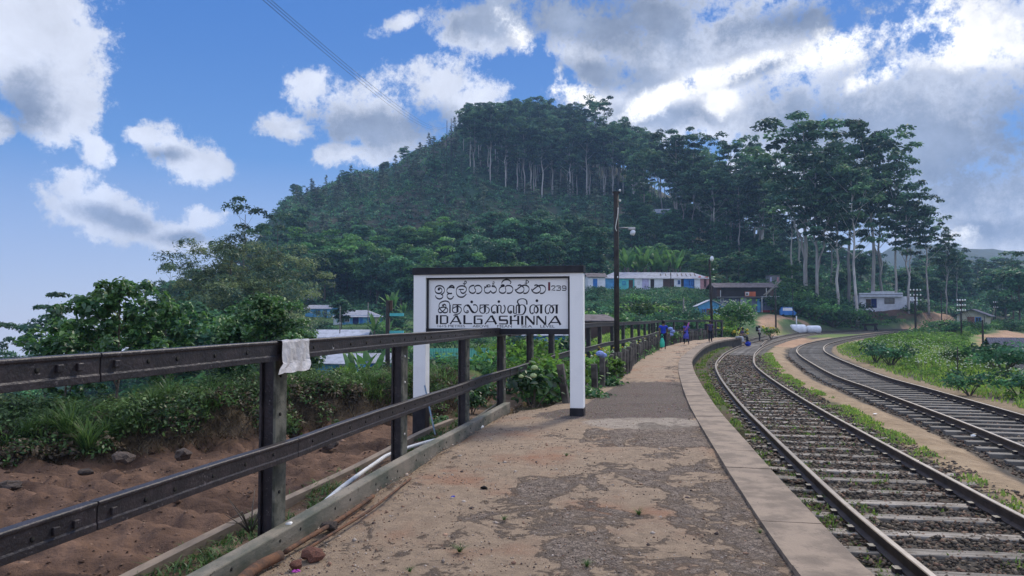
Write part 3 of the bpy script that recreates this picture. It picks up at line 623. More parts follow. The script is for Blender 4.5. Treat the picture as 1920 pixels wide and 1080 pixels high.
# ---------------------------------------------------------------- tracks
RP = [(-.065, 0), (-.065, .015), (-.012, .035), (-.012, .10), (-.034, .115), (-.034, .145), (.034, .145), (.034, .115), (.012, .10), (.012, .035), (.065, .015), (.065, 0)]
def track(label, c, zr, smat, y0, y1, step, ends_out, sl_h, name='railway_track', tilt=0.0, sub=True):
    root = thing(name, label, 'railway track', (0, 0, 0), group='railway tracks beside the platform')
    seg = [p for p in resample(c, .3) if y0 <= p.y <= y1]
    cl = resample(c, .02); 
    for s in (-1, 1):
        pth = [(p.x, p.y, zr - .145) for p in off_curve(seg, s * .87)]
        fine_ = pth[:130] + pth[130::3]
        m = MB(); m.prof(fine_, RP, 0); r_ = m.build('rail', [M['steel']], root)
        h = MB(); h.prof([(a, b_, zz) for a, b_, zz in fine_], [(-.026, .1455), (-.026, .149), (.026, .149), (.026, .1455)]); h.build('running_surface', M['steel_top'], r_)
    sl = [p for p in resample(c, step)]; k = 0; rest = MB(); rr_ = random.Random(7)
    cand = [(i, p) for i, p in enumerate(sl) if y0 + .3 < p.y < y1 and i + 1 < len(sl)]
    vis = [q for q in cand if q[1].y > 2.0][:99]; ids = {q[0] for q in vis}
    base = MB(); base.box((0, 0, 0), (2.74, .205, sl_h)); bo = None
    for i, p in cand:
        d = (sl[i + 1] - p).normalized(); a = math.atan2(d.y, d.x) - math.pi / 2 + rr_.uniform(-.025, .025)
        zc = zr - .15 - sl_h / 2 + rr_.uniform(-.006, .006); ox = rr_.uniform(-.05, .05)
        loc = (p.x + math.cos(a) * ox, p.y + math.sin(a) * ox, zc)
        if i in ids:
            if bo is None: bo = base.build('sleeper', smat, root, bevel=.012); q = bo
            else: q = bo.copy(); COL.objects.link(q); q.parent = root
            q.location = loc; q.rotation_euler = (0, 0, a)
        else: rest.box(loc, (2.74, .235, sl_h), rz=a)
    if rest.v: r_ = rest.build('sleeper_run', smat, root); r_['kind'] = 'stuff'
    # spring clips / chairs on the first sleepers
    ch = MB()
    for i, p in cand[:45]:
        if p.y < 2: continue
        d = (sl[i + 1] - p).normalized(); n = Vector((d.y, -d.x, 0))
        for s in (-1, 1):
            for e_ in (-1, 1):
                q = p + n * (s * .87 + e_ * .105); ch.box((q.x, q.y, zr - .125), (.06, .10, .05), rz=math.atan2(d.y, d.x) - math.pi / 2)
    c_ = ch.build('rail_clips', M['rail_iron'], root); c_['kind'] = 'stuff'
    return root
T1 = track('near curved railway track running right beside the platform coping', C1, -.545, M['sleeper'], -6, 184, .67, 0, .13)
T2 = track('second curved railway track with thick exposed sleeper ends beyond the sandy strip', C2, -.59, M['sleeper_dark'], -6, 178, .66, 0, .17)
SD = curve([(14.75, 48), (18.7, 59), (24.2, 73.5), (29.4, 85.5), (39.3, 106), (50.5, 121.5), (60.5, 132)])
T3 = track('short siding track curving off the near line to a wooden buffer stop', SD, -.548, M['sleeper_dark'], 60, 131, .7, 0, .13)
# ballast stones
rng = np.random.default_rng(3)
def stones_on(npts, c, lo, hi, ymin, ymax, zf, smin, smax, seed):
    r_ = np.random.default_rng(seed); pts = arr(resample(c, .1)); m = (pts[:, 1] > ymin) & (pts[:, 1] < ymax); pts = pts[m]
    wgt = 1 / np.maximum(pts[:, 1], 3) ** 1.5; i = r_.choice(len(pts) - 1, npts, p=wgt[:-1] / wgt[:-1].sum()); d = pts[i + 1] - pts[i]; d /= np.linalg.norm(d, axis=1)[:, None] + 1e-9
    o_ = r_.uniform(lo, hi, npts); x = pts[i, 0] + d[:, 1] * o_ + r_.uniform(-.05, .05, npts); y = pts[i, 1] - d[:, 0] * o_ + r_.uniform(-.05, .05, npts)
    s = r_.uniform(smin, smax, npts) * (1 + .04 * np.maximum(y - 6, 0)); return x, y, s
OCT = np.array([[1, 0, 0], [0, 1, 0], [-1, 0, 0], [0, -1, 0], [0, 0, 1], [0, 0, -1.]]); OF = np.array([[0, 1, 4], [1, 2, 4], [2, 3, 4], [3, 0, 4], [1, 0, 5], [2, 1, 5], [3, 2, 5], [0, 3, 5]])
def stone_mesh(name, x, y, z, s, cols, mat, seed=1, flat=.65):
    r_ = np.random.default_rng(seed); n = len(x); v = OCT[None] * (1 + r_.uniform(-.45, .35, (n, 6, 3)) ) + r_.uniform(-.3, .3, (n, 6, 3))
    v[:, :, 2] *= flat; a = r_.uniform(0, 6.28, n); ca, sa = np.cos(a)[:, None], np.sin(a)[:, None]
    vx = v[:, :, 0] * ca - v[:, :, 1] * sa; vy = v[:, :, 0] * sa + v[:, :, 1] * ca; v = np.stack([vx, vy, v[:, :, 2]], -1) * s[:, None, None]
    v += np.stack([x, y, z], 1)[:, None, :]; f_ = (OF[None] + (np.arange(n) * 6)[:, None, None]).reshape(-1, 3)
    return np_mesh(name, v, f_, mat, fcol=np.repeat(cols, 8, 0))
def pal(n, cs, seed): r_ = np.random.default_rng(seed); cs = np.array(cs); return cs[r_.integers(0, len(cs), n)] * r_.uniform(.6, 1.3, (n, 1))
for (c, lo, hi, n, zz, nm, sd) in ((C1, -1.9, 1.7, 26000, -.718, 'ballast', 1), (C2, -1.6, 1.3, 14000, -.815, 'ballast', 2)):
    x, y, s = stones_on(n, c, lo, hi, 2.5, 46, None, .014, .036, sd)
    o = link(nm, stone_mesh(nm, x, y, np.full(n, zz) + np.random.default_rng(sd).uniform(-.012, .030, n), s, pal(n, [(.13, .10, .075), (.08, .068, .056), (.19, .15, .11), (.06, .05, .042), (.16, .10, .07)], sd), M['stone'], sd)); o['kind'] = 'stuff'
# pebbles and crumbs on the platform
n = 9000; r_ = np.random.default_rng(9); y = 4 + 10 * r_.random(n) ** 1.6; tt = r_.random(n) ** 1.5
x = x_at(lf, y) + .05 + (x_at(CR, y) - .5 - x_at(lf, y)) * tt
s = r_.uniform(.003, .010, n) * (1 + (r_.random(n) > .985) * 1.8)
o = link('pebbles', stone_mesh('pebbles', x, y, np.full(n, .0) + fbm(x * 1.1, y * 1.1, 4, 51) * .035 - .010, s, pal(n, [(.40, .32, .26), (.30, .19, .13), (.5, .42, .35), (.12, .09, .08), (.22, .13, .09)], 9), M['stone'], 9)); o['kind'] = 'stuff'
n = 2600; y = 3.5 + 9.5 * r_.random(n) ** 1.3; x = x_at(FN, y) - r_.uniform(.05, .75, n); o = link('strip_gravel', stone_mesh('strip_gravel', x, y, HH(x, y), r_.uniform(.004, .016, n), pal(n, [(.30, .23, .18), (.22, .13, .09), (.12, .09, .07)], 19), M['stone'], 19)); o['kind'] = 'stuff'
# clods in the pit
n = 5000; y = 5 + 13 * r_.random(n) ** 1.2; x = x_at(FN, y) - .9 - 8 * r_.random(n); dz = HH(x, y)
o = link('soil_clods', stone_mesh('soil_clods', x, y, dz, r_.uniform(.008, .028, n) * (1 + (r_.random(n) > .98) * 1.5), pal(n, [(.15, .09, .06), (.09, .055, .038), (.20, .13, .09)], 5), M['stone'], 11)); o['kind'] = 'stuff'
# ---------------------------------------------------------------- station sign
A_ = P(789.5, 596, 13.0); B_ = P(1083.5, 596, 12.4); mid_ = (A_ + B_) / 2
srz = math.atan2(B_.y - A_.y, B_.x - A_.x); SW = math.hypot(B_.x - A_.x, B_.y - A_.y) - .02; PW = .222; IW = SW - PW; IX = IW - .07
sign = thing('station_sign', 'white station name board with black lettering in three scripts on two white posts', 'station sign', (mid_.x, mid_.y, 0), srz)
for s, zb, in ((-1, -.75), (1, -.25)):
    m = MB(); m.box((s * SW / 2, 0, (zb + .12) / 2), (PW + .012, PW + .012, .12 - zb), mi=1); m.box((s * SW / 2, 0, (2.345 + .12) / 2), (PW, PW, 2.345 - .12))
    m.build('post', [M['white'], M['black']], sign, bevel=.008)
m = MB(); m.box((0, 0, 2.318), (IW - .002, .20, .054)); m.build('header', M['white'], sign)
m = MB(); m.box((0, 0, 2.405), (SW + PW + .03, .28, .12)); m.build('cap', M['black'], sign, bevel=.006)
m = MB(); m.box((0, 0, 1.84), (IW - .06, .06, .86)); pan = m.build('panel', M['white'], sign)
m = MB(); m.box((0, -.02, 2.276), (IW - .004, .10, .028)); m.box((-IW / 2 + .017, -.02, 1.84), (.030, .10, .842)); m.box((IW / 2 - .017, -.02, 1.84), (.030, .10, .842))
m.build('panel_frame', M['black'], sign)
m = MB(); m.box((0, -.01, 1.372), (IW - .004, .16, .093)); m.build('bottom_beam', M['black'], sign)
# lettering: pen strokes traced in panel coordinates, laid 2 mm proud of the board
def loc_xy(px, py):
    s = (px - 803.5) / (1072.0 - 803.5); top = 521 - 3.6 * s; z = 2.262 - (py - top) / (616 - top) * .842; return (-IX / 2 + s * IX, z)
LET = MB(); cnt = [0]
def ribbon(mb, pts, wfun, smooth=True, n=5, cap=True):
    pts = [Vector((a, b, 0)) for a, b in pts]
    if smooth and len(pts) > 2: pts = catmull(pts, n)
    cnt[0] += 1; y = -.0312 - .00006 * (cnt[0] % 20); L = []; Rr = []
    for i, p in enumerate(pts):
        d = (pts[min(i + 1, len(pts) - 1)] - pts[max(i - 1, 0)]); d.normalize(); w = wfun(d) / 2; nrm = Vector((-d.y, d.x, 0))
        L.append(p + nrm * w); Rr.append(p - nrm * w)
    vs = [(q.x, y, q.y) for q in L] + [(q.x, y, q.y) for q in Rr]; k = len(L)
    mb.add(vs, [(i, i + 1, k + i + 1, k + i) for i in range(k - 1)])
def glyphs(ox, oy, scl, strokes, wmin, wmax, pen=90, smooth=True):
    """pen: direction in degrees in which a stroke is thickest"""
    ux = IW / 268.5 / scl
    for st in strokes:
        w0, w1 = wmin, wmax
        if isinstance(st, tuple): st, w0, w1 = st
        pts = [loc_xy(ox + a / scl, oy + b / scl) for a, b in st]
        def wf(d, w0=w0, w1=w1):
            a = math.degrees(math.atan2(d.y, d.x)); k = abs(math.cos(R(a - pen))) ** 1.5; return (w0 + (w1 - w0) * k) * ux
        ribbon(LET, pts, wf, smooth)
def disc(ox, oy, scl, c, r, mb=None):
    x0, z0 = loc_xy(ox + c[0] / scl, oy + c[1] / scl); rr = r / scl * IW / 268.5; cnt[0] += 1; y = -.0314 - .00006 * (cnt[0] % 20)
    vs = [(x0 + rr * math.cos(k * math.pi / 7), y, z0 + rr * math.sin(k * math.pi / 7)) for k in range(14)]
    (mb or LET).add(vs, [tuple(range(13, -1, -1))])
S_ = 19.2
glyphs(805, 515, S_, [
 [(310,500),(330,445),(400,430),(455,475),(462,550),(410,615),(330,632),(240,600),(200,520),(210,430),(270,365),(370,340),(470,362),(540,430),(565,510),(540,590),(480,650),(420,668)],
 [(470,672),(505,740),(450,815),(360,838),(270,805),(225,750),(215,700)],
 [(740,385),(800,340),(870,338),(920,380),(935,425),(860,400),(780,400),(700,430),(655,500),(665,580),(720,625),(790,635),(850,628)],
 [(720,640),(668,690),(668,760),(720,822),(790,842),(860,812),(915,730)],
 ([(1105,480),(1300,480)],38,38), [(1180,490),(1180,560),(1220,610),(1290,620),(1360,570),(1400,490),(1380,410),(1310,358),(1220,345),(1120,365),(1040,435),(1012,540),(1030,660),(1100,745),(1200,770),(1300,745),(1395,650)],
 ([(1325,365),(1325,190),(1380,180),(1395,220),(1340,275),(1265,258)],22,34),
 [(1690,328),(1600,338),(1520,395),(1492,480),(1520,570),(1600,618),(1680,612),(1738,560),(1745,520)]], 22, 52, pen=0)
glyphs(890, 515, S_, [
 [(112,560),(110,500),(68,420),(90,365),(170,332),(250,335),(320,390),(348,470),(330,550),(270,608),(200,630),(140,615)],
 ([(430,380),(500,385),(560,382),(655,372),(645,320),(590,305),(530,330)],24,32), [(500,385),(450,430),(437,500),(470,585),(540,615),(620,598),(670,540),(720,595),(780,612),(860,565),(888,490),(860,405),(790,365),(712,360)],
 ([(712,360),(760,312),(825,330)],20,24), ([(765,310),(765,190),(812,205),(800,250),(735,262)],16,24),
 [(1050,335),(1110,308),(1160,315),(1185,350),(1110,365),(1035,405),(988,490),(1010,575),(1090,615),(1180,605),(1232,550),(1235,480),(1218,410),(1250,350),(1340,330),(1430,355),(1490,430),(1490,510),(1440,590),(1360,618),(1270,612)],
 [(1085,260),(1100,195),(1180,125),(1270,105),(1360,130),(1425,200),(1395,265)]], 22, 50, pen=0)
glyphs(975, 515, S_, [st for dx in (0, 600) for st in (
 [(50+dx,340),(90+dx,310),(150+dx,315),(200+dx,350),(255+dx,400),(272+dx,470),(250+dx,550),(180+dx,602),(100+dx,612),(20+dx,580),(-40+dx,520),(-56+dx,450)],
 [(-30+dx,508),(20+dx,470),(100+dx,405),(185+dx,345),(260+dx,320),(340+dx,320),(420+dx,365),(458+dx,440),(440+dx,530),(380+dx,600),(310+dx,622),(250+dx,612)])], 20, 50, pen=0)
glyphs(975, 515, S_, [([(350,310),(355,125),(400,150),(440,180),(400,235),(290,238)],20,32)], 20, 30)
disc(805, 515, S_, (345, 480), 42); disc(805, 515, S_, (775, 372), 34); disc(890, 515, S_, (540, 335), 32)
for q in ([(1260,375),(1290,342),(1370,342),(1402,370),(1380,410),(1268,503),(1400,503)], [(1440,355),(1480,342),(1570,345),(1595,375),(1570,413),(1500,420)], [(1570,420),(1600,450),(1590,492),(1550,508),(1440,503)],
          [(1780,425),(1670,428),(1645,390),(1665,345),(1750,342),(1785,370),(1790,470),(1760,508),(1640,500)]):
    glyphs(975, 515, S_, [q], 26, 34, 0, False)
glyphs(815, 555, S_, [
 ([(583,600),(583,290)],50,50), [(583,300),(545,200),(460,155),(380,150),(270,180),(190,240),(162,320),(175,400),(230,480),(290,540),(340,578),(400,588),(470,560),(498,490),(470,425),(400,388),(320,378),(220,405),(142,470),(142,540),(200,588),(270,570),(330,520),(400,440),(430,370),(415,300),(370,272),(300,300)],
 ([(690,285),(1020,285)],36,36), ([(697,285),(690,400),(672,470),(690,540),(740,580),(800,588),(860,560),(870,500)],32,40), ([(868,290),(868,560)],74,74), ([(690,430),(780,375),(880,350),(960,375),(1008,430),(1015,500),(970,580),(900,630),(800,652),(715,690)],26,38),
 ([(1225,570),(1230,520),(1270,515),(1282,560),(1220,592),(1140,550),(1108,460),(1125,370),(1190,305),(1250,305)],24,40), ([(1230,310),(1290,325),(1350,420),(1410,520),(1480,580)],66,80), ([(1450,565),(1510,580),(1570,560),(1620,490),(1630,400),(1590,315),(1530,285),(1460,297)],24,44)], 26, 46, pen=0)
disc(815, 555, S_, (1405, 178), 50); disc(815, 555, S_, (318, 310), 40)
glyphs(895, 555, S_, [
 ([(170,295),(520,290)],36,36), ([(187,290),(182,400),(172,500),(210,578),(280,600),(350,580),(370,520)],32,38), ([(365,300),(365,560)],72,72), ([(190,430),(280,375),(370,350),(470,385),(520,440),(522,510),(490,580),(400,618)],24,36),
 [(695,590),(690,545),(735,545),(742,588),(695,608),(635,560),(608,450),(632,355),(710,295),(780,300),(825,345)], ([(830,330),(830,605)],72,72), ([(850,320),(900,300),(950,325),(965,380),(955,520),(975,580),(1020,598),(1080,560),(1110,460),(1108,370),(1065,290)],34,42),
 [(1310,590),(1292,540),(1330,512),(1355,560),(1310,605),(1245,570),(1215,450),(1242,355),(1320,305),(1390,310)], ([(1430,330),(1430,600)],48,48), ([(1410,310),(1430,340)],40,40), ([(1430,605),(1540,605)],26,26), ([(1525,605),(1525,380),(1545,310),(1600,290),(1635,320)],40,40), ([(1630,300),(1630,610)],72,72),
 ([(1640,320),(1700,285),(1780,290),(1840,350),(1862,440),(1830,560),(1760,640),(1660,658),(1540,660),(1465,705)],24,60), ([(1640,285),(1575,200),(1590,115),(1670,68),(1760,55),(1850,80),(1905,150),(1912,275)],30,48)], 26, 46, pen=90)
disc(895, 555, S_, (882, 165), 48); disc(895, 555, S_, (1465, 705), 38)
glyphs(970, 555, S_, [st for dx in (0, 557) for st in (
 [(680+dx,560),(698+dx,590),(660+dx,620),(600+dx,570),(582+dx,460),(605+dx,345),(680+dx,285),(750+dx,290),(805+dx,330)], ([(805+dx,320),(860+dx,400),(872+dx,480),(845+dx,560),(800+dx,592)],40,62), ([(810+dx,595),(755+dx,560),(735+dx,470),(760+dx,370),(820+dx,310),(900+dx,290),(1050+dx,283)],24,36), ([(990+dx,290),(990+dx,608)],76,76))], 26, 46, pen=90)
disc(970, 555, S_, (835, 128), 50)
def lat(ox, L): 
    for pts, w in L: glyphs(ox, 585, 14.77, [(pts, w, w)], w, w, 0, False)
lat(810, [([(145,78),(143,335)],66), ([(252,80),(252,335)],54), ([(226,96),(415,96),(445,120)],30), ([(226,321),(410,321),(440,300)],30), ([(446,110),(446,308)],52),
 ([(530,338),(705,85)],36), ([(712,84),(838,336)],56), ([(590,263),(775,263)],28), ([(945,76),(945,334)],60), ([(920,319),(1172,319)],32),
 ([(1235,100),(1465,100)],28), ([(1240,100),(1238,322)],56), ([(1225,322),(1455,322)],30), ([(1442,195),(1442,330)],56), ([(1305,191),(1440,191)],30),
 ([(1538,336),(1720,86)],34), ([(1728,84),(1862,338)],56), ([(1595,263),(1795,263)],26)])
lat(935, [([(110,103),(342,103)],28), ([(112,103),(112,220)],50), ([(95,218),(330,218)],48), ([(326,218),(326,322)],50), ([(92,325),(335,325)],28),
 ([(428,92),(428,346)],58), ([(637,92),(637,346)],56), ([(450,224),(615,224)],28), ([(748,92),(748,346)],62), ([(846,92),(846,350)],34), ([(862,96),(1078,338)],54), ([(1078,92),(1078,345)],34),
 ([(1164,92),(1160,352)],34), ([(1180,96),(1400,346)],54), ([(1402,92),(1402,345)],32), ([(1482,350),(1668,94)],34), ([(1676,94),(1812,350)],56), ([(1545,280),(1745,280)],28)])
LET.build('lettering', M['letter'], pan)
mk = MB(); s0 = loc_xy(1036.6, 525.5); s1 = loc_xy(1036.6, 542); mk.box((s0[0], -.032, (s0[1] + s1[1]) / 2), (.036, .003, s0[1] - s1[1])); mk.build('distance_mark', M['maroon'], pan)
for txt, x0, x1 in (('1615 METRES', 821, 875), ('ABOVE', 890, 921.5), ('MEAN', 938, 966), ('SEA', 984, 1004.5), ('LEVEL', 1020, 1047)):
    cu = bpy.data.curves.new('t', 'FONT'); cu.body = txt; cu.size = 1; to = bpy.data.objects.new('t', cu); COL.objects.link(to)
    bpy.context.view_layer.update(); me = bpy.data.meshes.new_from_object(to.evaluated_get(bpy.context.evaluated_depsgraph_get())); bpy.data.objects.remove(to)
    v = np.array([q.co[:] for q in me.vertices]); a0 = loc_xy(x0, 614.0); a1 = loc_xy(x1, 614.0); h = .043
    kx = (a1[0] - a0[0]) / (v[:, 0].max() - v[:, 0].min()); kz = h / (v[:, 1].max() - v[:, 1].min())
    for i, q in enumerate(me.vertices): q.co = (a0[0] + (v[i, 0] - v[:, 0].min()) * kx, -.0315, a0[1] + (v[i, 1] - v[:, 1].min()) * kz)
    me.name = 'lettering'; me.materials.clear(); me.materials.append(M['letter']); link('small_lettering', me, pan)

# ---------------------------------------------------------------- iron fence along the platform
fence = thing('platform_fence', 'long dark iron fence of old rails on upright posts curving away along the platform', 'fence', (0, 0, 0))
fy = [-2.5, .16, 2.83, 5.5, 8.2, 10.9, 13.3] ; fpts = [Vector((x_at(FN, y), y, 0)) for y in fy] + [p for p in resample([q for q in FN if q.y > 13.25], 2.72)[1:]]
fpts = fpts[:-1] if (fpts[-1] - FN[-1]).length < .8 else fpts; fpts.append(FN[-1].copy())
for i, p in enumerate(fpts):
    q = fpts[min(i + 1, len(fpts) - 1)] - fpts[max(i - 1, 0)]; a = math.atan2(q.y, q.x) - math.pi / 2
    zb = -.9 if i < 8 else -.4; m = MB(); ca, sa = math.cos(a), math.sin(a)
    def tr(lx, ly): return (p.x + lx * ca - ly * sa, p.y + lx * sa + ly * ca)
    # I-section upright: two flanges and a web, mossy on the outer flange
    c_ = tr(0, 0); hgt = 1.41 - zb; zc = (1.41 + zb) / 2
    for (lx, ly, w_, l_, mi) in ((.055, 0, .02, .17, 1), (-.055, 0, .02, .17, 0), (0, .0, .09, .11, 0)):
        t_ = tr(lx, ly); m.box((t_[0], t_[1], zc), (w_, l_, hgt), rz=a, mi=mi)
    o = m.build('post', [M['rail_iron'], M['rail_moss']], fence, bevel=.006)
    if 2 <= i < 9:
        bm_ = MB(); t_ = tr(.068, -.02)
        for zz in (1.18, .9, .34): bm_.lathe((t_[0], t_[1], zz), [(.0, -.004), (.013, -.004), (.013, .004), (.0, .004)], 8, M=Matrix.Rotation(a, 3, 'Z') @ Matrix.Rotation(math.pi / 2, 3, 'Y'))
        bo_ = bm_.build('bolt_row', M['chip'] if i in (4, 6) else M['hole'], o); bo_['kind'] = 'stuff'
RPF = [(-.030, .07), (.026, .07), (.031, .063), (.030, .052), (.024, .046), (.023, -.028), (.027, -.038), (.027, -.07), (-.030, -.07)]
offc = off_curve(resample(FN, .12), .105)
def rail_run(name, zc, ya, yb, wob, seed):
    pts = [p for p in offc if ya < p.y < yb]; il = offc.index(pts[0]); ir = offc.index(pts[-1])
    def cutp(a, b, yy): return a.lerp(b, (yy - a.y) / (b.y - a.y))
    if il > 0: pts = [cutp(offc[il - 1], offc[il], ya)] + pts
    if ir < len(offc) - 1: pts = pts + [cutp(offc[ir], offc[ir + 1], yb)]
    m = MB(); m.prof([(p.x, p.y, zc + wob * fbm([p.y / 3], [seed], 3, seed)[0]) for p in pts], RPF)
    return m.build(name, M['rail_iron'], fence, bevel=.003)
def at_rail(py_, zc, u=.025): 
    c = off_curve(resample(FN, .12), .105 + u); p = min(c, key=lambda q: abs(q.y - py_)); i = c.index(p); d = (c[i + 1] - c[i - 1]).normalized()
    return Vector((p.x, p.y, zc)), math.atan2(d.y, d.x) - math.pi / 2
segs = [(-9, 3.632), (3.64, 5.618), (5.624, 13.42), (13.46, 22), (22.04, 31), (31.05, 41), (41.1, 51), (51.1, 63)]
for k, (ya, yb) in enumerate(segs):
    r1 = rail_run('top_rail', 1.362 if k != 3 else 1.335, ya, yb, .02, 3); r2 = rail_run('middle_rail', .635, ya, yb, .03, 4)
    if k < 3:
        hm_ = MB()
        for zc in (1.37, .645):
            for y_ in np.arange(ya + .28, yb - .1, .34 if k else .5):
                if zc > 1 and abs(y_ - 5.45) < .25: continue
                if y_ < 2.6: continue
                q, a = at_rail(y_, zc); hm_.lathe(q, [(0, -.002), (.0125, -.002), (.0125, .002), (0, .002)], 10, M=Matrix.Rotation(a, 3, 'Z') @ Matrix.Rotation(math.pi / 2, 3, 'Y'))
        if hm_.v: bo_ = hm_.build('bolt_holes', M['hole'], r1); bo_['kind'] = 'stuff'
for zc in (1.372, .648):
    for y_ in (3.43, 3.55, 3.71):
        nut = MB(); q, a = at_rail(y_, zc, .028); nut.box(q, (.022, .036, .036), rz=a); nut.build('fish_bolt', M['rail_iron'], fence, bevel=.004)
# flaking white paint on the top rail
fl = MB(); rngp = random.Random(4)
def fleck(y_, zc, pts, s):
    q, a = at_rail(y_, zc, .0225); vs = [Vector((0, u * s, w_ * s)) for u, w_ in pts]; Mz = Matrix.Rotation(a, 3, 'Z'); fl.add([Mz @ v + q for v in vs], [tuple(range(len(vs)))])
blob = lambda: [(math.cos(k * .9) * rngp.uniform(.4, 1), math.sin(k * .9) * rngp.uniform(.4, 1)) for k in range(7)]
for y_, zc, s in ((3.27, 1.385, .010), (3.275, 1.36, .011), (3.36, 1.385, .007), (5.1, 1.375, .012), (5.14, 1.385, .008), (5.09, 1.36, .009), (5.25, 1.39, .008), (6.78, 1.385, .009), (6.84, 1.378, .008), (6.72, 1.375, .006), (10.6, 1.38, .013), (10.75, 1.385, .014), (10.9, 1.38, .016), (11.05, 1.385, .014), (4.45, .63, .007), (5.0, .66, .007), (8.0, .62, .008), (9.4, .65, .01), (6.4, .64, .008), (3.4, .66, .006)):
    fleck(y_, zc, blob(), s)
sp_ = [(.2 * math.sin(k), .9 - k * .06) for k in range(0)]
cur_ = [Vector((0, -.009, .026)), Vector((0, .004, .030)), Vector((0, .013, .018)), Vector((0, .010, -.004)), Vector((0, .0, -.026)), Vector((0, -.012, -.016)), Vector((0, -.010, .0)), Vector((0, -.002, .008))]
q, a = at_rail(6.24, 1.372, .0235); Mz = Matrix.Rotation(a, 3, 'Z'); cc2 = catmull(cur_, 4)
for u, v in zip(cc2, cc2[1:]):
    d = (v - u).normalized(); n_ = Vector((0, -d.z, d.y)) * .0035; fl.add([Mz @ w_ + q for w_ in (u - n_, v - n_, v + n_, u + n_)], [(0, 1, 2, 3)])
fl.build('white_paint_flecks', M['chip'], fence)
bt = MB(); bc_ = [p for p in off_curve(resample(FN, .3), .125) if 0 < p.y < 13.25]
bt.prof([(p.x, p.y, .052 + .01 * math.sin(p.y)) for p in bc_], [(-.055, .06), (.05, .06), (.055, .05), (.055, -.12), (-.055, -.12)]); bt.build('bottom_beam', M['beam_green'], fence, bevel=.004)
hb = MB()
for y_ in np.arange(4.4, 12.8, .42):
    p = min(bc_, key=lambda q: abs(q.y - y_)); hb.lathe((p.x + .0565, p.y, .05), [(0, -.002), (.012, -.002), (.012, .002), (0, .002)], 8, M=Matrix.Rotation(-.19, 3, 'Z') @ Matrix.Rotation(math.pi / 2, 3, 'Y'))
bo_ = hb.build('bolt_holes', M['hole'], fence); bo_['kind'] = 'stuff'
pk_ = MB(); pc_ = [p for p in off_curve(resample(FN, .3), -.62) if 3 < p.y < 12.6]; pk_.prof([(p.x, p.y, -.115 + .015 * math.sin(p.y * 1.3)) for p in pc_], [(-.045, .045), (.045, .045), (.045, -.1), (-.045, -.1)])
setp(pk_.build('edging_plank', pm('grey_plank', (.26, .20, .145), (.14, .11, .085), .9, 5, .5, 30, stretch=(1, .3, 1), dist=.008), None), 'long weathered plank edging the planted strip above the red soil pit', 'plank')
# palings (upright old sleepers) along the flower bed
pr = random.Random(12); pp = [p for p in resample(PL, .05) if 13.9 < p.y < 59.3]; acc = 0; proto = None; n_p = 0; i = 6
while i < len(pp) - 1:
    p = pp[i]; a = math.atan2(pp[i + 1].y - p.y, pp[i + 1].x - p.x) - math.pi / 2
    if proto is None:
        m = MB(); m.box((0, 0, .24), (.12, .15, .98)); proto = m.build('paling', M['paling'], None, bevel=.01); q = proto
    else: q = proto.copy(); COL.objects.link(q)
    lean = (.16 if n_p in (0, 2) else pr.uniform(-.05, .05)); hs = pr.uniform(.80, 1.12) if n_p > 3 else (1.0, .62, .95, .78)[n_p]
    q.location = (p.x, p.y, 0); q.rotation_euler = (pr.uniform(-.05, .05), lean * -1, a); q.scale = (pr.uniform(.8, 1.2), 1, hs)
    q['category'] = 'paling'; q['group'] = 'upright wooden palings along the flower bed'; q['label'] = 'dark weathered wooden paling standing upright in the row beside the platform flower bed'
    if n_p == 0: q['label'] = 'leaning dark paling with pale top right beside the sign post'
    n_p += 1; i += int((.95 if n_p < 5 else pr.uniform(.55, .8)) / .05)
# plastic sheet hung over the top rail
m = MB(); a0 = at_rail(5.44, 1.36)[0]; rz_ = at_rail(5.44, 1.36)[1]; cols = 9; rows = 11; vs = []; rr_ = random.Random(2)
path = [(-.06, .02), (-.062, .072), (-.02, .079), (.026, .078), (.031, .066), (.033, .02), (.034, -.03), (.036, -.072), (.039, -.086), (.047, -.116), (.057, -.150)]
for k, (u, w_) in enumerate(path):
    for j in range(cols):
        t = j / (cols - 1) - .5; hw = .205 + (.03 if k > 8 else 0)
        xx = u + .006 * math.sin(j * 1.7 + k * .8) * (k > 4); yv = t * hw * 2 - (.035 * (k - 8) if k > 8 else 0) * 1.2
        zz = w_ + .004 * math.sin(j * 2.1 + k); Mz = Matrix.Rotation(rz_, 3, 'Z'); vs.append(Mz @ Vector((xx + .006, yv, zz)) + a0)
m.add(vs, [(k * cols + j, k * cols + j + 1, (k + 1) * cols + j + 1, (k + 1) * cols + j) for k in range(rows - 1) for j in range(cols - 1)], 0, False)
o = m.build('plastic_sheet', M['plastic']); setp(o, 'crumpled white plastic sheet draped over the top rail of the iron fence', 'plastic sheet')
sd = o.modifiers.new('s', 'SOLIDIFY'); sd.thickness = .0015
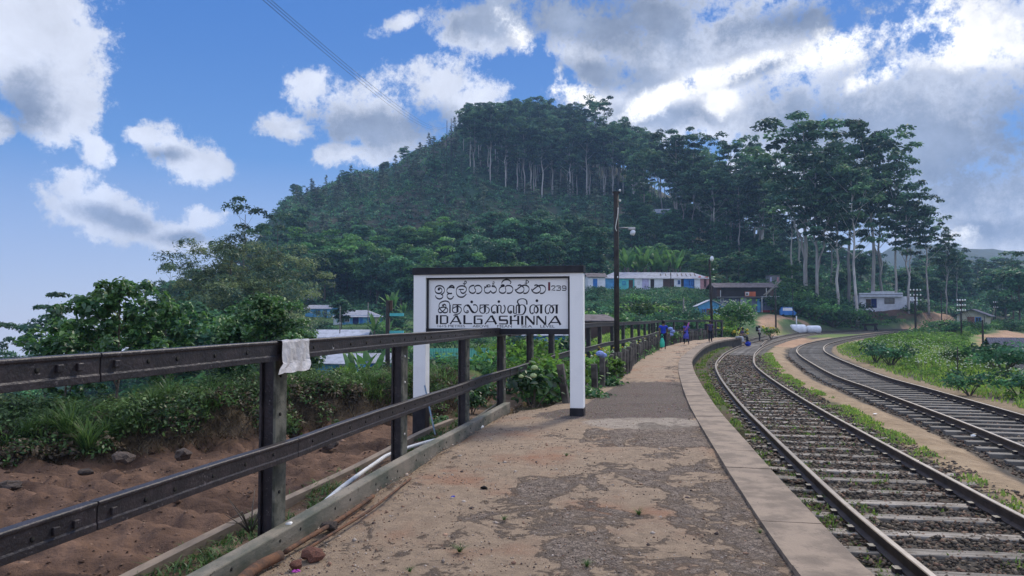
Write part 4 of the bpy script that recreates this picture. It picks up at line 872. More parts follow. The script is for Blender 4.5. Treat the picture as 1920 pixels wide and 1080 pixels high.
# pipes, rod, boards
def tube_thing(name, pts, r, mat, label, cat, seg=8):
    m = MB(); m.tube(catmull(pts, 6) if len(pts) > 2 else pts, r, seg); return setp(m.build(name, mat), label, cat)
tube_thing('drain_pipe', [G(540, 985, .10), G(572, 975, .02), G(640, 915, -.03), G(705, 868, -.05), G(735, 850, -.06), G(800, 829, -.06), G(850, 818, -.05), G(905, 800, -.03)], .024, M['pvc'], 'white plastic drain pipe lying bent behind the fence posts', 'pipe')
tube_thing('thin_pipe', [G(816, 815, -.08), Vector((-1.35, 11.6, .55))], .013, M['bluepipe'], 'thin blue grey pipe leaning against the fence by the left sign post', 'pipe', 6)
tube_thing('iron_rod', [G(572, 1032, .03), G(640, 990, .025), G(700, 952, .03), G(770, 897, .02)], .011, M['rust'], 'long thin rusty rod lying on the gravel beside the bottom beam', 'rod', 6)
tube_thing('rusty_pipe', [G(440, 1100, .04), G(480, 1065, .035), G(525, 1042, .03)], .036, M['rust'], 'thick rusty broken pipe end lying at the foot of the fence beam', 'pipe', 9)
tube_thing('edge_rail', [G(535, 1035, .035), G(575, 1010, .03), G(640, 972, .02), G(700, 930, .01)], .018, M['rust'], 'rusty iron strip half buried along the base of the green beam', 'iron strip', 6)
tube_thing('short_rail', [G(850, 812, .03), G(900, 778, .05), G(940, 752, .07)], .02, M['beam_green'], 'grey timber batten lying beside the end of the bottom beam', 'batten', 4)
rk = random.Random(8)
def rock_mesh(seed, sub=2):
    import bmesh
    bm = bmesh.new(); bmesh.ops.create_icosphere(bm, subdivisions=sub, radius=1); r_ = np.random.default_rng(seed)
    k = r_.uniform(-1, 1, (4, 3)) * 2.2; ph = r_.uniform(0, 6, 4)
    for v in bm.verts:
        n = v.co.copy(); s = 1 + sum(.16 * math.sin(k[i] @ np.array(n) * (1 + i * .6) + ph[i]) for i in range(4)) + .05 * math.sin(n.x * 9 + n.y * 7 + seed) * math.cos(n.z * 8); v.co = n * s
    me = bpy.data.meshes.new('rock'); bm.to_mesh(me); bm.free(); me.materials.append(M['rock']); return me
RM = [rock_mesh(i) for i in range(4)]
for k, (px, py, z, s, lab) in enumerate([(15, 908, -.72, (.22, .14, .06), 'flat reddish rock lying on the red soil at the foot of the bank'), (232, 858, -.5, (.16, .12, .09), 'reddish brown rock set in the bank below the grass tuft'),
        (345, 850, -.52, (.13, .12, .09), 'round grey rock at the foot of the bank behind the middle rail'), (160, 884, -.70, (.10, .08, .05), 'small dark rock on the soil below the grassy bank'),
        (620, 832, -.66, (.18, .15, .09), 'pale rock at the foot of the bank near the second fence post'), (588, 1040, .03, (.065, .06, .045), 'reddish brick lump beside the thin rusty rod'),
        (555, 1058, .03, (.04, .035, .03), 'small red brick fragment beside the broken rusty pipe'), (622, 985, .02, (.07, .05, .035), 'angular brown stone lying by the rusty rod')]):
    q = G(px, py, z); o = link('rock', RM[k % 4]); o.location = q; o.scale = s; o.rotation_euler = (0, 0, k * 1.3); setp(o, lab, 'rock', 'rocks by the fence and the soil bank')
    if 'brick' in lab: o.data = o.data.copy(); o.data.materials[0] = M['brickbit']
for k, (px, py, z, s, m_, lab, c) in enumerate([(908, 914, .01, .035, 'hole', 'black crumpled lump of tar lying on the platform', 'tar lump'), (849, 931, .006, .02, 'bluecap', 'small bright blue bottle cap on the platform gravel', 'bottle cap'),
        (1384, 812, -.66, .07, 'pvc', 'crumpled white litter on the ballast between coping and near rail', 'litter'), (1640, 776, -.66, .05, 'pvc', 'small white litter beside the sandy strip', 'litter'), (1826, 817, -.6, .05, 'pvc', 'white paper scrap on a sleeper end of the second track', 'litter')]):
    if m_ == 'bluecap': M['bluecap'] = pm('blue_plastic_cap', (.02, .03, .5), None, .4, 5, 0)
    o = link(c.replace(' ', '_'), rock_mesh(20 + k, 1)); o.data.materials.clear(); o.data.materials.append(M[m_]); o.location = G(px, py, z); o.scale = (s, s * .8, s * .45); setp(o, lab, c)
# ---------------------------------------------------------------- buildings
def pmw(name, c, c2=None): return pm(name, c, c2 or tuple(x * .72 for x in c), .85, 1.2, .2, 10, detail=8)
def roof_mat(name, c, c2, sc_=1.6):
    m, b, out = new_mat(name); t = b.n('ShaderNodeTexCoord'); v = t.outputs['Object']
    n1 = b.noise(v, sc_, 8, .65); wv = b.n('ShaderNodeTexWave', wave_type='BANDS', bands_direction='X'); b.l(v, wv.inputs[0]); wv.inputs['Scale'].default_value = 2.2; wv.inputs['Distortion'].default_value = .3
    col = b.mix(b.sm(n1.outputs[0], .42, .68), c, c2); col = b.mix(b.m('MULTIPLY', wv.outputs[1], .12), col, (c2[0] * .6, c2[1] * .6, c2[2] * .6))
    p = b.n('ShaderNodeBsdfPrincipled'); p.inputs['Roughness'].default_value = .8; p.inputs['Specular IOR Level'].default_value = .12; b.l(col, p.inputs['Base Color'])
    bp = b.n('ShaderNodeBump'); bp.inputs['Strength'].default_value = .7; bp.inputs['Distance'].default_value = .06; b.l(wv.outputs[1], bp.inputs['Height']); b.l(bp.outputs[0], p.inputs['Normal']); b.l(p.outputs[0], out.inputs[0]); return m
HM = dict(white=pmw('white_wall', (.74, .75, .80), (.60, .61, .66)), cream=pmw('cream_wall', (.50, .47, .36)), blue=pmw('blue_wall', (.05, .19, .52)), sky=pmw('sky_blue_wall', (.12, .36, .62)), teal=pmw('teal_wall', (.12, .50, .52)),
    lilac=pmw('lilac_wall', (.48, .44, .66)), pink=pmw('pink_wall', (.50, .26, .27)), dark=pmw('dark_timber', (.035, .028, .028)), brown=pmw('brown_boards', (.09, .055, .045)), grey=pmw('grey_render', (.20, .20, .22)),
    shutter=pmw('shutter', (.16, .17, .27)), navy=pmw('navy_board', (.012, .018, .12)), red=pmw('red_paint', (.34, .05, .04)), orange=pmw('orange_sign', (.52, .13, .06)), frame=pmw('white_frame', (.6, .6, .62)), brick=pmw('brick_base', (.22, .09, .07)),
    stucco=pmw('stone_house_wall', (.30, .26, .27)), green=pmw('green_door', (.05, .2, .16)))
RF = dict(tin=roof_mat('pale_tin_roof', (.40, .41, .46), (.26, .26, .30)), tinw=roof_mat('white_tin_roof', (.52, .54, .62), (.36, .38, .44)), green=roof_mat('green_tin_roof', (.02, .19, .145), (.03, .12, .10)), dark=roof_mat('dark_slate_roof', (.10, .085, .09), (.045, .04, .045)),
    old=roof_mat('old_sheet_roof', (.17, .145, .15), (.075, .06, .065)), navy=roof_mat('navy_tin_roof', (.07, .08, .13), (.03, .035, .06)), blue=roof_mat('blue_tin_roof', (.25, .33, .5), (.15, .2, .3)))
def house(label, px, base_py, Y, w, d, hw, hr, rz, wall, roof, items=(), kind='gable', over=.35, cat='house', name='house', group=None, extra=None):
    """origin at the middle of the front wall's foot; front faces -y; gable ridge runs along x unless kind == 'front' """
    b = P(px, base_py, Y); t = thing(name, label, cat, b, rz, group)
    m = MB(); m.box((0, d / 2, (hw - 2.2) / 2), (w, d, hw + 2.2)); 
    if kind == 'gable':
        for s in (-1, 1): m.add([(s * w / 2, 0, hw), (s * w / 2, d, hw), (s * w / 2, d / 2, hw + hr * .93)], [(0, 1, 2)])
    if kind == 'front': 
        for y in (0, d): m.add([(-w / 2, y, hw), (w / 2, y, hw), (0, y, hw + hr * .93)], [(0, 1, 2)])
    m.build('wall', HM[wall], t)
    r = MB(); o = over; th = .07
    if kind == 'gable':
        k = hr / (d / 2)
        for s in (-1, 1):
            y0 = d / 2; y1 = d / 2 + s * (d / 2 + o); z0 = hw + hr; z1 = hw - o * k
            vs = [(-w / 2 - o, y0, z0), (w / 2 + o, y0, z0), (w / 2 + o, y1, z1), (-w / 2 - o, y1, z1)]; vs += [(a, b_, c + th) for a, b_, c in vs]
            r.add(vs, [(0, 1, 2, 3), (7, 6, 5, 4), (0, 4, 5, 1), (1, 5, 6, 2), (2, 6, 7, 3), (3, 7, 4, 0)])
    elif kind == 'front':
        k = hr / (w / 2)
        for s in (-1, 1):
            x1 = s * (w / 2 + o); z0 = hw + hr; z1 = hw - o * k
            vs = [(0, -o, z0), (0, d + o, z0), (x1, d + o, z1), (x1, -o, z1)]; vs += [(a, b_, c + th) for a, b_, c in vs]
            r.add(vs, [(0, 1, 2, 3), (7, 6, 5, 4), (0, 4, 5, 1), (1, 5, 6, 2), (2, 6, 7, 3), (3, 7, 4, 0)])
    elif kind == 'hip':
        i = d / 2; z0 = hw + hr; z1 = hw - o * .5; X = w / 2 + o
        vs = [(-X, -o, z1), (X, -o, z1), (X, d + o, z1), (-X, d + o, z1), (-w / 2 + i, d / 2, z0), (w / 2 - i, d / 2, z0)]
        r.add(vs, [(0, 1, 5, 4), (1, 2, 5), (2, 3, 4, 5), (3, 0, 4), (3, 2, 1, 0)])
    elif kind == 'shed':
        z0 = hw + hr; vs = [(-w / 2 - o, -o, hw - .05), (w / 2 + o, -o, hw - .05), (w / 2 + o, d + o, z0), (-w / 2 - o, d + o, z0)]; vs += [(a, b_, c + th) for a, b_, c in vs]
        r.add(vs, [(3, 2, 1, 0), (4, 5, 6, 7), (0, 1, 5, 4), (1, 2, 6, 5), (2, 3, 7, 6), (3, 0, 4, 7)])
    elif kind == 'flat':
        r.box((0, d / 2, hw + .06), (w + .3, d + .3, .12))
    rf = r.build('roof', RF[roof] if roof in RF else HM[roof], t)
    for it in items:
        k = it[0]
        if k == 'window':
            _, x, z, ww, hh, fr = it; f = MB()
            for s in (-1, 1): f.box((x + s * ww / 2, -.03, z), (.09, .12, hh + .09)); f.box((x, -.03, z + s * hh / 2), (ww - .09, .115, .09))
            f.box((x, -.028, z), (.05, .10, hh - .09)); fo = f.build('window', HM[fr], t); g_ = MB(); g_.box((x, -.008, z), (ww - .06, .03, hh - .06)); g_.build('pane', M['glass'], fo)
        elif k == 'door':
            _, x, z, ww, hh, fr = it; f = MB(); f.box((x, -.02, z + hh / 2), (ww, .07, hh)); do = f.build('door', HM[fr], t)
        elif k == 'panel':
            _, x, z, ww, hh, fr = it[:6]; f = MB(); f.box((x, -.015, z + hh / 2), (ww, .05, hh)); f.build(it[6] if len(it) > 6 else 'wall_panel', HM[fr], t)
        elif k == 'sheet':
            _, x, fy, ww, ln, fr = it; f = MB(); kk = hr / (d / 2); z_ = hw + fy * kk * (d / 2) ; f.beam((x, fy * d / 2 - ln / 2, hw + kk * (fy * d / 2 - ln / 2) + .03), (x + .25, fy * d / 2 + ln / 2, hw + kk * (fy * d / 2 + ln / 2) - .03), ww, .03); f.build('roof_sheet', HM[fr] if fr in HM else RF[fr], rf)
        elif k == 'box':
            _, c, s_, fr, nm = it; f = MB(); f.box(c, s_); f.build(nm, HM[fr] if fr in HM else RF[fr], t)
    return t
# long row of houses on the hillside
rr = house('long teal, white and blue row house under a patched pale tin roof on the slope', 1232, 544, 140, 20.5, 5.2, 2.35, 1.15, R(4), 'white', 'tin', [
    ('panel', -8.9, .0, 2.5, 2.3, 'sky'), ('panel', -5.9, .0, 3.2, 2.3, 'teal'), ('panel', -3.6, 0, 1.3, 2.3, 'white'), ('panel', -2.2, 0, 1.3, 2.3, 'lilac'), ('panel', 5.9, 0, 2.5, 2.3, 'blue'), ('panel', 8.0, 0, .5, 2.3, 'white'), ('panel', 9.2, 0, 1.9, 2.3, 'pink'),
    ('window', -8.0, 1.3, .7, .7, 'blue'), ('window', -6.3, 1.3, .5, .6, 'blue'), ('door', -5.0, .1, .8, 1.8, 'brown'), ('window', -3.5, 1.3, .4, .5, 'frame'), ('door', -.9, .1, .7, 1.95, 'dark'), ('door', 2.2, .1, 2.1, 2.0, 'brown'), ('window', 4.2, 1.5, .4, .7, 'blue'),
    ('door', 4.85, .1, .5, 2.0, 'dark'), ('window', 6.6, 1.35, .9, .8, 'navy'), ('panel', 9.3, .5, .7, 1.6, 'brown', 'torn_poster'),
    *[('sheet', 1.0 + k * .95, .62, .16, 1.5, 'brown') for k in range(3)], *[('sheet', 4.2 + k * .85, .62, .16, 1.6, 'brown') for k in range(5)], ('sheet', 8.2, .2, .5, .8, 'red'), ('sheet', 9.4, .12, .7, .5, 'red')], kind='hip', name='row_house', cat='row house')
house('small roof and white wall at the left end of the long row house', 1119, 541, 138, 3.2, 3.5, 2.2, .7, R(4), 'white', 'old', [('door', -.3, .1, .8, 1.7, 'blue')], name='shed', cat='shed')
# two-storey shops
sh = house('old two storey shop building with sagging sheet roof, orange sign board and roller shutters', 1398, 585.5, 125, 9.4, 6, 4.25, .75, R(-3), 'brown', 'old', [
    ('panel', -2.8, 0, 3.6, 2.35, 'shutter'), ('panel', -.35, 0, 1.0, 2.35, 'lilac'), ('panel', 1.05, 0, 1.7, 2.3, 'shutter', 'roller_shutter'), ('panel', 2.2, 0, .55, 2.3, 'sky'), ('panel', 3.6, .35, 2.1, 1.35, 'shutter', 'roller_shutter'), ('panel', 3.6, 1.72, 2.1, .42, 'navy', 'fascia_board'), ('panel', 3.6, 2.16, 2.1, .3, 'frame', 'fascia_board'), ('panel', 3.6, 0, 2.2, .34, 'red', 'step'),
    ('window', -3.9, 2.0, .5, .6, 'frame'), ('box', (0, -.45, 2.52), (9.6, 1.0, .12), 'grey', 'balcony_floor'), ('box', (0, -.06, 3.4), (8.0, .05, 1.5), 'dark', 'upper_boards'), ('box', (3.9, -.5, 2.62), (2.8, 1.15, .08), 'frame', 'awning'),
    ('box', (-4.3, -.9, 3.1), (.08, .08, 1.1), 'frame', 'balcony_post'), ('box', (3.2, -.9, 3.3), (.07, .07, 1.4), 'frame', 'balcony_post'), ('box', (4.75, -.95, 1.25), (.12, .12, 2.5), 'frame', 'awning_post'), ('box', (2.45, -.95, 1.25), (.12, .12, 2.5), 'frame', 'awning_post'),
    ('box', (.55, -.97, 3.02), (1.75, .06, .78), 'orange', 'sign_board'), ('box', (.05, -1.01, 3.05), (.6, .03, .6), 'frame', 'sign_picture'), ('box', (.0, -1.03, 3.0), (.28, .02, .3), 'dark', 'sign_emblem')], name='shop_building', cat='shop building', over=.6)
house('small blue timber hut with red base and pale gabled roof below the shops', 1333, 597.5, 100, 3.3, 3.5, 1.75, .75, R(-6), 'sky', 'tinw', [('window', -.95, .95, .5, .7, 'blue'), ('window', -.15, .95, .75, .7, 'red'), ('window', 1.2, 1.0, .5, .6, 'navy'), ('panel', 0, 0, 3.28, .35, 'red', 'base_board')], kind='front', name='hut', cat='hut', over=.3)
# white flat roofed house on the right
house('white flat roofed house with stepped parapet and dark windows above the red bank', 1652, 578, 162, 8.6, 7, 2.9, .1, R(-14), 'white', 'grey', [('box', (0, .1, 3.0), (8.7, .28, .75), 'white', 'parapet'), ('box', (0.4, .1, 3.52), (4.6, .26, .32), 'white', 'parapet_step'),
    ('door', -1.4, .1, 1.1, 2.0, 'navy'), ('panel', -2.5, 0.1, 1.0, 1.9, 'brown', 'shutter'), ('window', 1.7, 1.55, 1.9, 1.15, 'brown'), ('box', (5.6, 2.3, 1.1), (3.4, 4, 2.9), 'white', 'side_wing'), ('box', (0, -.35, 2.5), (8.4, .9, .08), 'white', 'canopy')], kind='flat')
house('small signal hut with dark overhanging gabled roof and red door beside the telegraph poles', 1822, 612.5, 129, 4.4, 4.6, 2.05, .95, R(-40), 'cream', 'navy', [('door', -.1, 0, 1.05, 1.7, 'brick'), ('window', 1.0, 1.2, .8, .8, 'blue'), ('box', (-1.95, -.5, .9), (.1, .1, 1.8), 'frame', 'post'), ('box', (1.95, -.5, .9), (.1, .1, 1.8), 'dark', 'post')], kind='front', over=.75, name='hut', cat='hut')
house('grey stone shed with dark slate roof at the right edge below the grassy bank', 1944, 690, 50, 4.4, 4, 1.15, .75, R(-24), 'stucco', 'navy', [('box', (-2.0, -.03, .5), (.3, .06, 1.1), 'brown', 'corner_boards')], kind='gable', name='shed', cat='shed', over=.35)
house('pale blue house with white roof on red earth among the hillside trees', 1250, 409, 250, 8.2, 5, 1.9, 1.5, R(-6), 'sky', 'tinw', [('window', -2, 1.1, 1.0, .9, 'frame'), ('window', 2.2, 1.1, 1.0, .9, 'frame'), ('door', .2, 0, .9, 1.7, 'dark')])
# village below on the left
house('white bungalow with flat grey roof high above the other village houses', 557, 556, 168, 5.6, 5, 1.75, .35, R(-16), 'white', 'tin', [('window', -1.6, 1.0, .7, .8, 'blue'), ('panel', 1.5, 0, 1.6, 1.65, 'lilac'), ('box', (3.4, 1.2, 1.9), (3.2, 3, .1), 'tin', 'porch_roof'), ('box', (-3.2, .6, .5), (2, 2, 1.2), 'white', 'side_wing')], kind='shed')
house('bright blue house with grey roof half hidden by shrubs behind the hedge', 596, 596, 150, 5.4, 4, 1.9, .65, R(-12), 'sky', 'tin', [('window', 0, 1.1, .9, .9, 'blue'), ('door', 1.6, 0, .7, 1.6, 'navy'), ('box', (4.4, .6, .4), (3.6, .2, 1.5), 'sky', 'boundary_wall')])
house('white and blue cottage with low pale roof and bright blue doors in mid village', 668, 611, 132, 8.0, 4.6, 1.85, .95, R(3), 'sky', 'tin', [('panel', -3.2, 0, 1.5, 1.8, 'white'), ('window', -3.2, 1.1, .5, .6, 'teal'), ('window', -1.6, 1.1, .8, .8, 'frame'), ('door', -.1, 0, 1.0, 1.65, 'navy'), ('door', .9, 0, .5, 1.65, 'blue'), ('window', 2.6, 1.0, .7, .8, 'blue'), ('panel', 3.6, 0, .7, 1.8, 'cream'), ('box', (-.6, -.5, -.12), (4.5, .8, .3), 'orange', 'veranda_step')], kind='hip', over=.6)
house('long white tin roofed house just below the blue cottage', 626, 651, 98, 8.2, 4.4, 1.35, .85, R(2), 'sky', 'tinw', [('window', -2, .8, .7, .6, 'frame'), ('window', 1, .8, .7, .6, 'frame')])
house('white roofed blue house seen under the top rail beside the banana plant', 628, 706, 74, 4.4, 4, 1.35, .75, R(-14), 'sky', 'tinw', [('window', .8, .8, .6, .6, 'frame')])
house('grey roofed blue house with dark window right of the banana plant', 700, 703, 76, 4.4, 4, 1.3, .75, R(4), 'blue', 'tin', [('window', .9, .75, .9, .6, 'frame'), ('window', -.8, .75, .6, .6, 'frame')])
house('low brick cottage with lilac tin roof below the grey roofed house', 706, 726, 62, 2.6, 3, .8, .55, R(4), 'brick', 'tin', [('window', .6, .4, .35, .5, 'frame'), ('window', -.3, .4, .35, .5, 'blue')])
house('cream cottage with bright green tin roof framed by the sign posts', 862, 702, 64, 4.6, 3.4, 1.25, .85, R(5), 'cream', 'green', [('window', -.9, .7, .45, .6, 'lilac'), ('window', .5, .7, .45, .6, 'lilac')], over=.3)
house('pale roofed house behind the fence below the sign panel', 1010, 647, 78, 5.6, 4, 1.1, .8, R(3), 'sky', 'tinw', [('window', -1.2, .6, .6, .5, 'frame'), ('window', 1.2, .6, .6, .5, 'frame')])
house('small grey walled hut with sloping sheet roof among the trees on the left', 388, 776, 60, 2.9, 2.4, .85, .15, R(8), 'grey', 'tin', [('panel', .9, 0, .9, .8, 'white')], kind='shed', over=.15, name='hut', cat='hut')
house('tiny lilac house seen through the broadleaf tree by the fence post', 468, 748, 58, 1.6, 1.8, .75, .55, R(20), 'lilac', 'tinw', [('window', 0, .45, .3, .35, 'frame')], kind='front')
house('small white house with blue door far down in the left valley', 26, 810, 150, 5.7, 4, 1.7, .95, R(6), 'white', 'tinw', [('door', -2.3, 0, .8, 1.4, 'blue'), ('window', .3, .95, .4, .5, 'blue'), ('window', .9, .95, .4, .5, 'blue'), ('box', (0, -.2, -.1), (5.6, .4, .25), 'orange', 'plinth')])
house('white and blue house partly hidden behind the left broadleaf trees', 352, 648, 95, 3.0, 3, 1.1, .4, R(8), 'teal', 'tinw', [('window', 0, .6, .4, .5, 'frame')])
house('flat grey sheet roofed shed behind the fence right of the sign', 1122, 619, 58, 2.7, 4, .72, .45, R(6), 'brown', 'old', [], kind='shed', over=.25, name='shed', cat='shed')
house('small timber shack among bushes above the shops', 1452, 528, 150, 2.2, 2, 1.2, .1, R(0), 'grey', 'old', [('door', -.7, 0, .3, .9, 'lilac'), ('door', .7, 0, .3, .9, 'pink')], kind='flat', name='shed', cat='shed')
# heap of scrap sheets by the fence
hp = thing('scrap_heap', 'heap of torn tin sheets and poles piled beside the blue hut', 'scrap heap', on(1270, 92)); rs = random.Random(3)
sh_ = MB(); pl_ = MB()
for k in range(34): 
    x = rs.uniform(-5, 4.5); Mx = Matrix.Rotation(rs.uniform(-.5, .5), 3, 'Y') @ Matrix.Rotation(rs.uniform(-.5, .5), 3, 'X') @ Matrix.Rotation(rs.uniform(0, 3), 3, 'Z')
    (sh_ if k % 3 else pl_).box((x, rs.uniform(-1, 1), rs.uniform(.1, 1.3) * (1 - abs(x) / 7)), (rs.uniform(.6, 2.2), rs.uniform(.3, .9), .04) if k % 3 else (rs.uniform(1, 3), .07, .07), M=Mx)
sh_.build('scrap_sheets', [RF['tin']], hp); pl_.build('scrap_poles', HM['dark'], hp)
# white tank
tk = thing('water_tank', 'white cylindrical tank lying beside the siding with an upright white pipe', 'tank', on(1508, 112)); m = MB()
Mx = Matrix.Rotation(math.pi / 2, 3, 'Y') 
for x0, r, L_ in ((-1.0, .78, 2.3), (1.35, .62, 2.1)): m.lathe((x0, 0, .55), [(0, -L_ / 2), (r * .6, -L_ / 2), (r * .93, -L_ / 2 + .12), (r, -L_ / 2 + .3), (r, L_ / 2 - .3), (r * .93, L_ / 2 - .12), (r * .6, L_ / 2), (0, L_ / 2)], 20, M=Mx)
m.build('tank_body', HM['white'], tk); m = MB(); m.tube([(-1.25, -.2, 1.1), (-1.25, -.2, 2.6)], .09, 8); m.build('vent_pipe', HM['white'], tk)
# buffer stop at the end of the siding
bs = thing('buffer_stop', 'dark timber buffer stop at the end of the short siding', 'buffer stop', (62.0, 129.5, -.6), R(-42)); m = MB()
m.box((0, 0, 1.05), (2.6, .35, .35)); m.build('buffer_beam', HM['dark'], bs)
for s in (-1, 1): m = MB(); m.box((s * .85, 0, .5), (.28, .3, 1.1)); m.beam((s * .85, .1, .95), (s * .85, 1.3, .0), .2, .2, ); m.build('upright', HM['dark'], bs)
# small red and white things at the far end of the track
o = MB(); o.box((0, 0, .35), (2.4, 1.0, .25)); o.lathe((-.7, 0, .2), [(0, -.1), (.3, -.1), (.3, .1), (0, .1)], 10, M=Matrix.Rotation(1.57, 3, 'X')); o.lathe((.7, 0, .2), [(0, -.1), (.3, -.1), (.3, .1), (0, .1)], 10, M=Matrix.Rotation(1.57, 3, 'X')); o.box((.5, 0, .62), (.9, .8, .3))
o = o.build('track_trolley', HM['red']); o.location = on(1753, 132); setp(o, 'small red track trolley standing at the far end of the line', 'trolley')
# blue parked vehicle by the shops
vh = thing('three_wheeler', 'small blue three wheeled taxi parked right of the shops', 'three wheeler', on(1477, 121), R(-10)); m = MB()
m.prof([(0, -.62, 0), (0, .62, 0)], [(-1.2, .35), (1.1, .35), (1.25, .75), (.9, 1.0), (.62, 1.62), (-1.0, 1.68), (-1.25, 1.1)]); m.build('body', HM['blue'], vh)
m = MB(); m.prof([(0, -.635, 0), (0, .635, 0)], [(-.85, 1.05), (.72, 1.05), (.52, 1.52), (-.85, 1.55)]); m.build('window', HM['white'], vh)
for c_ in ((-.8, -.6, .25), (-.8, .6, .25), (.95, 0, .25)): m = MB(); m.lathe(c_, [(0, -.06), (.25, -.06), (.25, .06), (0, .06)], 12, M=Matrix.Rotation(1.57, 3, 'X')); m.build('wheel', M['hole'], vh)

# ---------------------------------------------------------------- poles, lamps and wires
def pole(name, label, cat, b, h, r0, r1, mat, group=None, seg=8, lean=0.0):
    t = thing(name, label, cat, b, 0, group); m = MB(); m.tube([(0, 0, -.4), (lean * h * .5, 0, h * .5), (lean * h, 0, h)], [r0, (r0 + r1) / 2, r1], seg); m.build('pole', mat, t); return t
b0 = P(1157, 700, 20.6); b0.z = -.05
hL = P(1157, 360, 20.6).z - b0.z
LP = pole('street_lamp', 'tall black pole with small white lamp on a short arm beside the platform fence', 'street lamp', b0, hL, .075, .07, M['pole'])
def lz(py): return P(1157, py, 20.6).z - b0.z
m = MB(); m.tube([(.05, -.02, lz(427)), (.37, -.02, lz(427.5))], .017, 6); m.build('arm', M['metalgrey'], LP)
m = MB(); m.box((.42, -.02, lz(429)), (.20, .10, .07)); hd = m.build('lamp_head', M['metalgrey'], LP, bevel=.015)
m = MB(); m.lathe((.455, -.02, lz(436)), [(.03, .07), (.06, .05), (.075, .0), (.065, -.07), (.0, -.085)], 12, M=Matrix.Rotation(R(22), 3, 'Y').to_3x3()); m.build('lamp_shade', M['lampglass'], hd)
m = MB(); m.tube(catmull([(.045, -.07, lz(390)), (.03, -.085, lz(404)), (-.01, -.085, lz(418)), (-.03, -.08, lz(428)), (.0, -.08, lz(434))], 5), .011, 6); m.build('cable', M['pvc'], LP)
m = MB(); m.box((.0, -.02, lz(361)), (.20, .06, .05)); m.tube([(.06, -.02, lz(359)), (.14, -.02, lz(356))], .014, 6); m.build('top_bracket', M['pole'], LP)
for (px_, py_) in ((1164, 376), (1164, 357)): m = MB(); m.lathe(((px_ - 1157) / F * 20.6, -.02, lz(py_)), [(0, .03), (.028, .025), (.035, -.01), (.022, -.035), (0, -.035)], 10); m.build('insulator', M['porcelain'], LP)
m = MB(); m.lathe((.02, -.08, lz(520)), [(0, .03), (.015, .02), (.015, -.02), (0, -.03)], 8); m.build('cable_clip', M['porcelain'], LP)
p2 = P(1336, 610, 62); p2.z = -.4; LP2 = pole('street_lamp', 'tall black lamp pole behind the fence in front of the blue hut', 'street lamp', p2, P(1331, 486, 62).z + .4, .12, .09, M['pole'], lean=-.03)
m = MB(); hh = P(1331, 486, 62).z + .4; m.lathe((-.02, -.1, hh), [(0, .28), (.12, .2), (.18, 0), (.1, -.15), (0, -.2)], 10); m.build('lamp_head', M['lampglass'], LP2); m = MB(); m.lathe((.1, -.05, hh - .85), [(0, .1), (.09, 0), (0, -.1)], 8); m.build('insulator', M['porcelain'], LP2)
m = MB(); m.tube(catmull([(0, 0, hh - 1.3), (.7, 0, hh - 1.15), (.95, 0, hh - 1.0)], 4), .025, 5); m.build('arm', M['pole'], LP2)
b3 = P(727, 640, 30); z3 = H(b3.x, b3.y); b3.z = z3; BR_ = pole('utility_pole', 'dark pole with two blue green cross brackets left of the station sign', 'utility pole', b3, P(727, 563, 30).z - z3, .10, .09, M['pole'])
for py_ in (590, 623): m = MB(); m.box((.36, -.02, P(727, py_, 30).z - z3), (.56, .10, .12)); m.build('bracket', HM['teal'], BR_)
m = MB(); m.box((.13, 0, P(727, 573, 30).z - z3), (.10, .12, .42)); m.build('top_block', HM['brown'], BR_)
for (px_, tp, bp_, Y, lab, mt, r) in ((1282, 559, 605, 88, 'slim grey concrete post in front of the scrap heap', 'greypole', .10), (1258, 492, 545, 138, 'thin grey utility pole in front of the row house', 'pole', .07), (1487, 540, 595, 118, 'thin dark pole beside the lane right of the shops', 'pole', .07), (1472, 555, 590, 125, 'short thin pole beside the blue taxi', 'pole', .05), (637, 575, 650, 99, 'pale thin concrete post before the long white roofed house', 'greypole', .07), (690, 567, 610, 128, 'pale concrete post behind the roof of the blue cottage', 'greypole', .10), (1766, 548, 614, 133, 'tall thin dark pole between the telegraph poles on the far bank', 'pole', .09), (1797, 650, 743, 24, 'short thin steel marker post in the grass by the second track', 'pole', .02), (1843, 600, 636, 66, 'short dark post in the grass before the signal hut', 'pole', .09), (0, 0, 0, 0, 0, 0, 0)):
    if Y == 0: continue
    b = P(px_, bp_, Y); b.z = min(b.z, H(b.x, b.y)) if Y > 30 else b.z - 0; h_ = P(px_, tp, Y).z - b.z; pole('pole' if Y != 24 else 'marker_post', lab, 'pole' if Y != 24 else 'marker post', b, h_, r, r * .8, M[mt], 'slim poles around the village' if Y not in (24,) else None)
def telegraph(px, tp, bp, Y, label, rows, cols, rz=0.0, wpx=36, r=.13):
    b = P(px, bp, Y); b.z = min(b.z, H(b.x, b.y)); h = P(px, tp, Y).z - b.z; t = pole('telegraph_pole', label, 'telegraph pole', b, h, r, r * .8, M['pole'], 'telegraph poles along the line')
    w = wpx / F * Y
    for k in range(rows):
        z = h - .25 - k * (9.5 / F * Y); m = MB(); m.box((0, -r, z), (w, .07, .08), rz=rz); ar = m.build('cross_arm', M['pole'], t)
        for j in range(cols):
            x = (j / (cols - 1) - .5) * w * .95; m = MB(); m.lathe((x, -r - (.0), z + .2), [(0, .13), (.07, .11), (.10, .0), (.07, -.10), (0, -.12)], 8); m.build('insulator', M['porcelain'], ar)
    return b, h
tA = telegraph(1717, 543, 622, 100, 'nearest telegraph pole with staggered white insulators standing on the grassy bank', 3, 4, 0, 20, .14)
tB = telegraph(1803, 562, 634, 92, 'telegraph pole with three rows of white insulators in front of the signal hut', 3, 4, 0, 15, .11)
tC = telegraph(1867, 566, 600, 150, 'farthest telegraph pole right of the signal hut', 2, 3, 0, 8, .10)
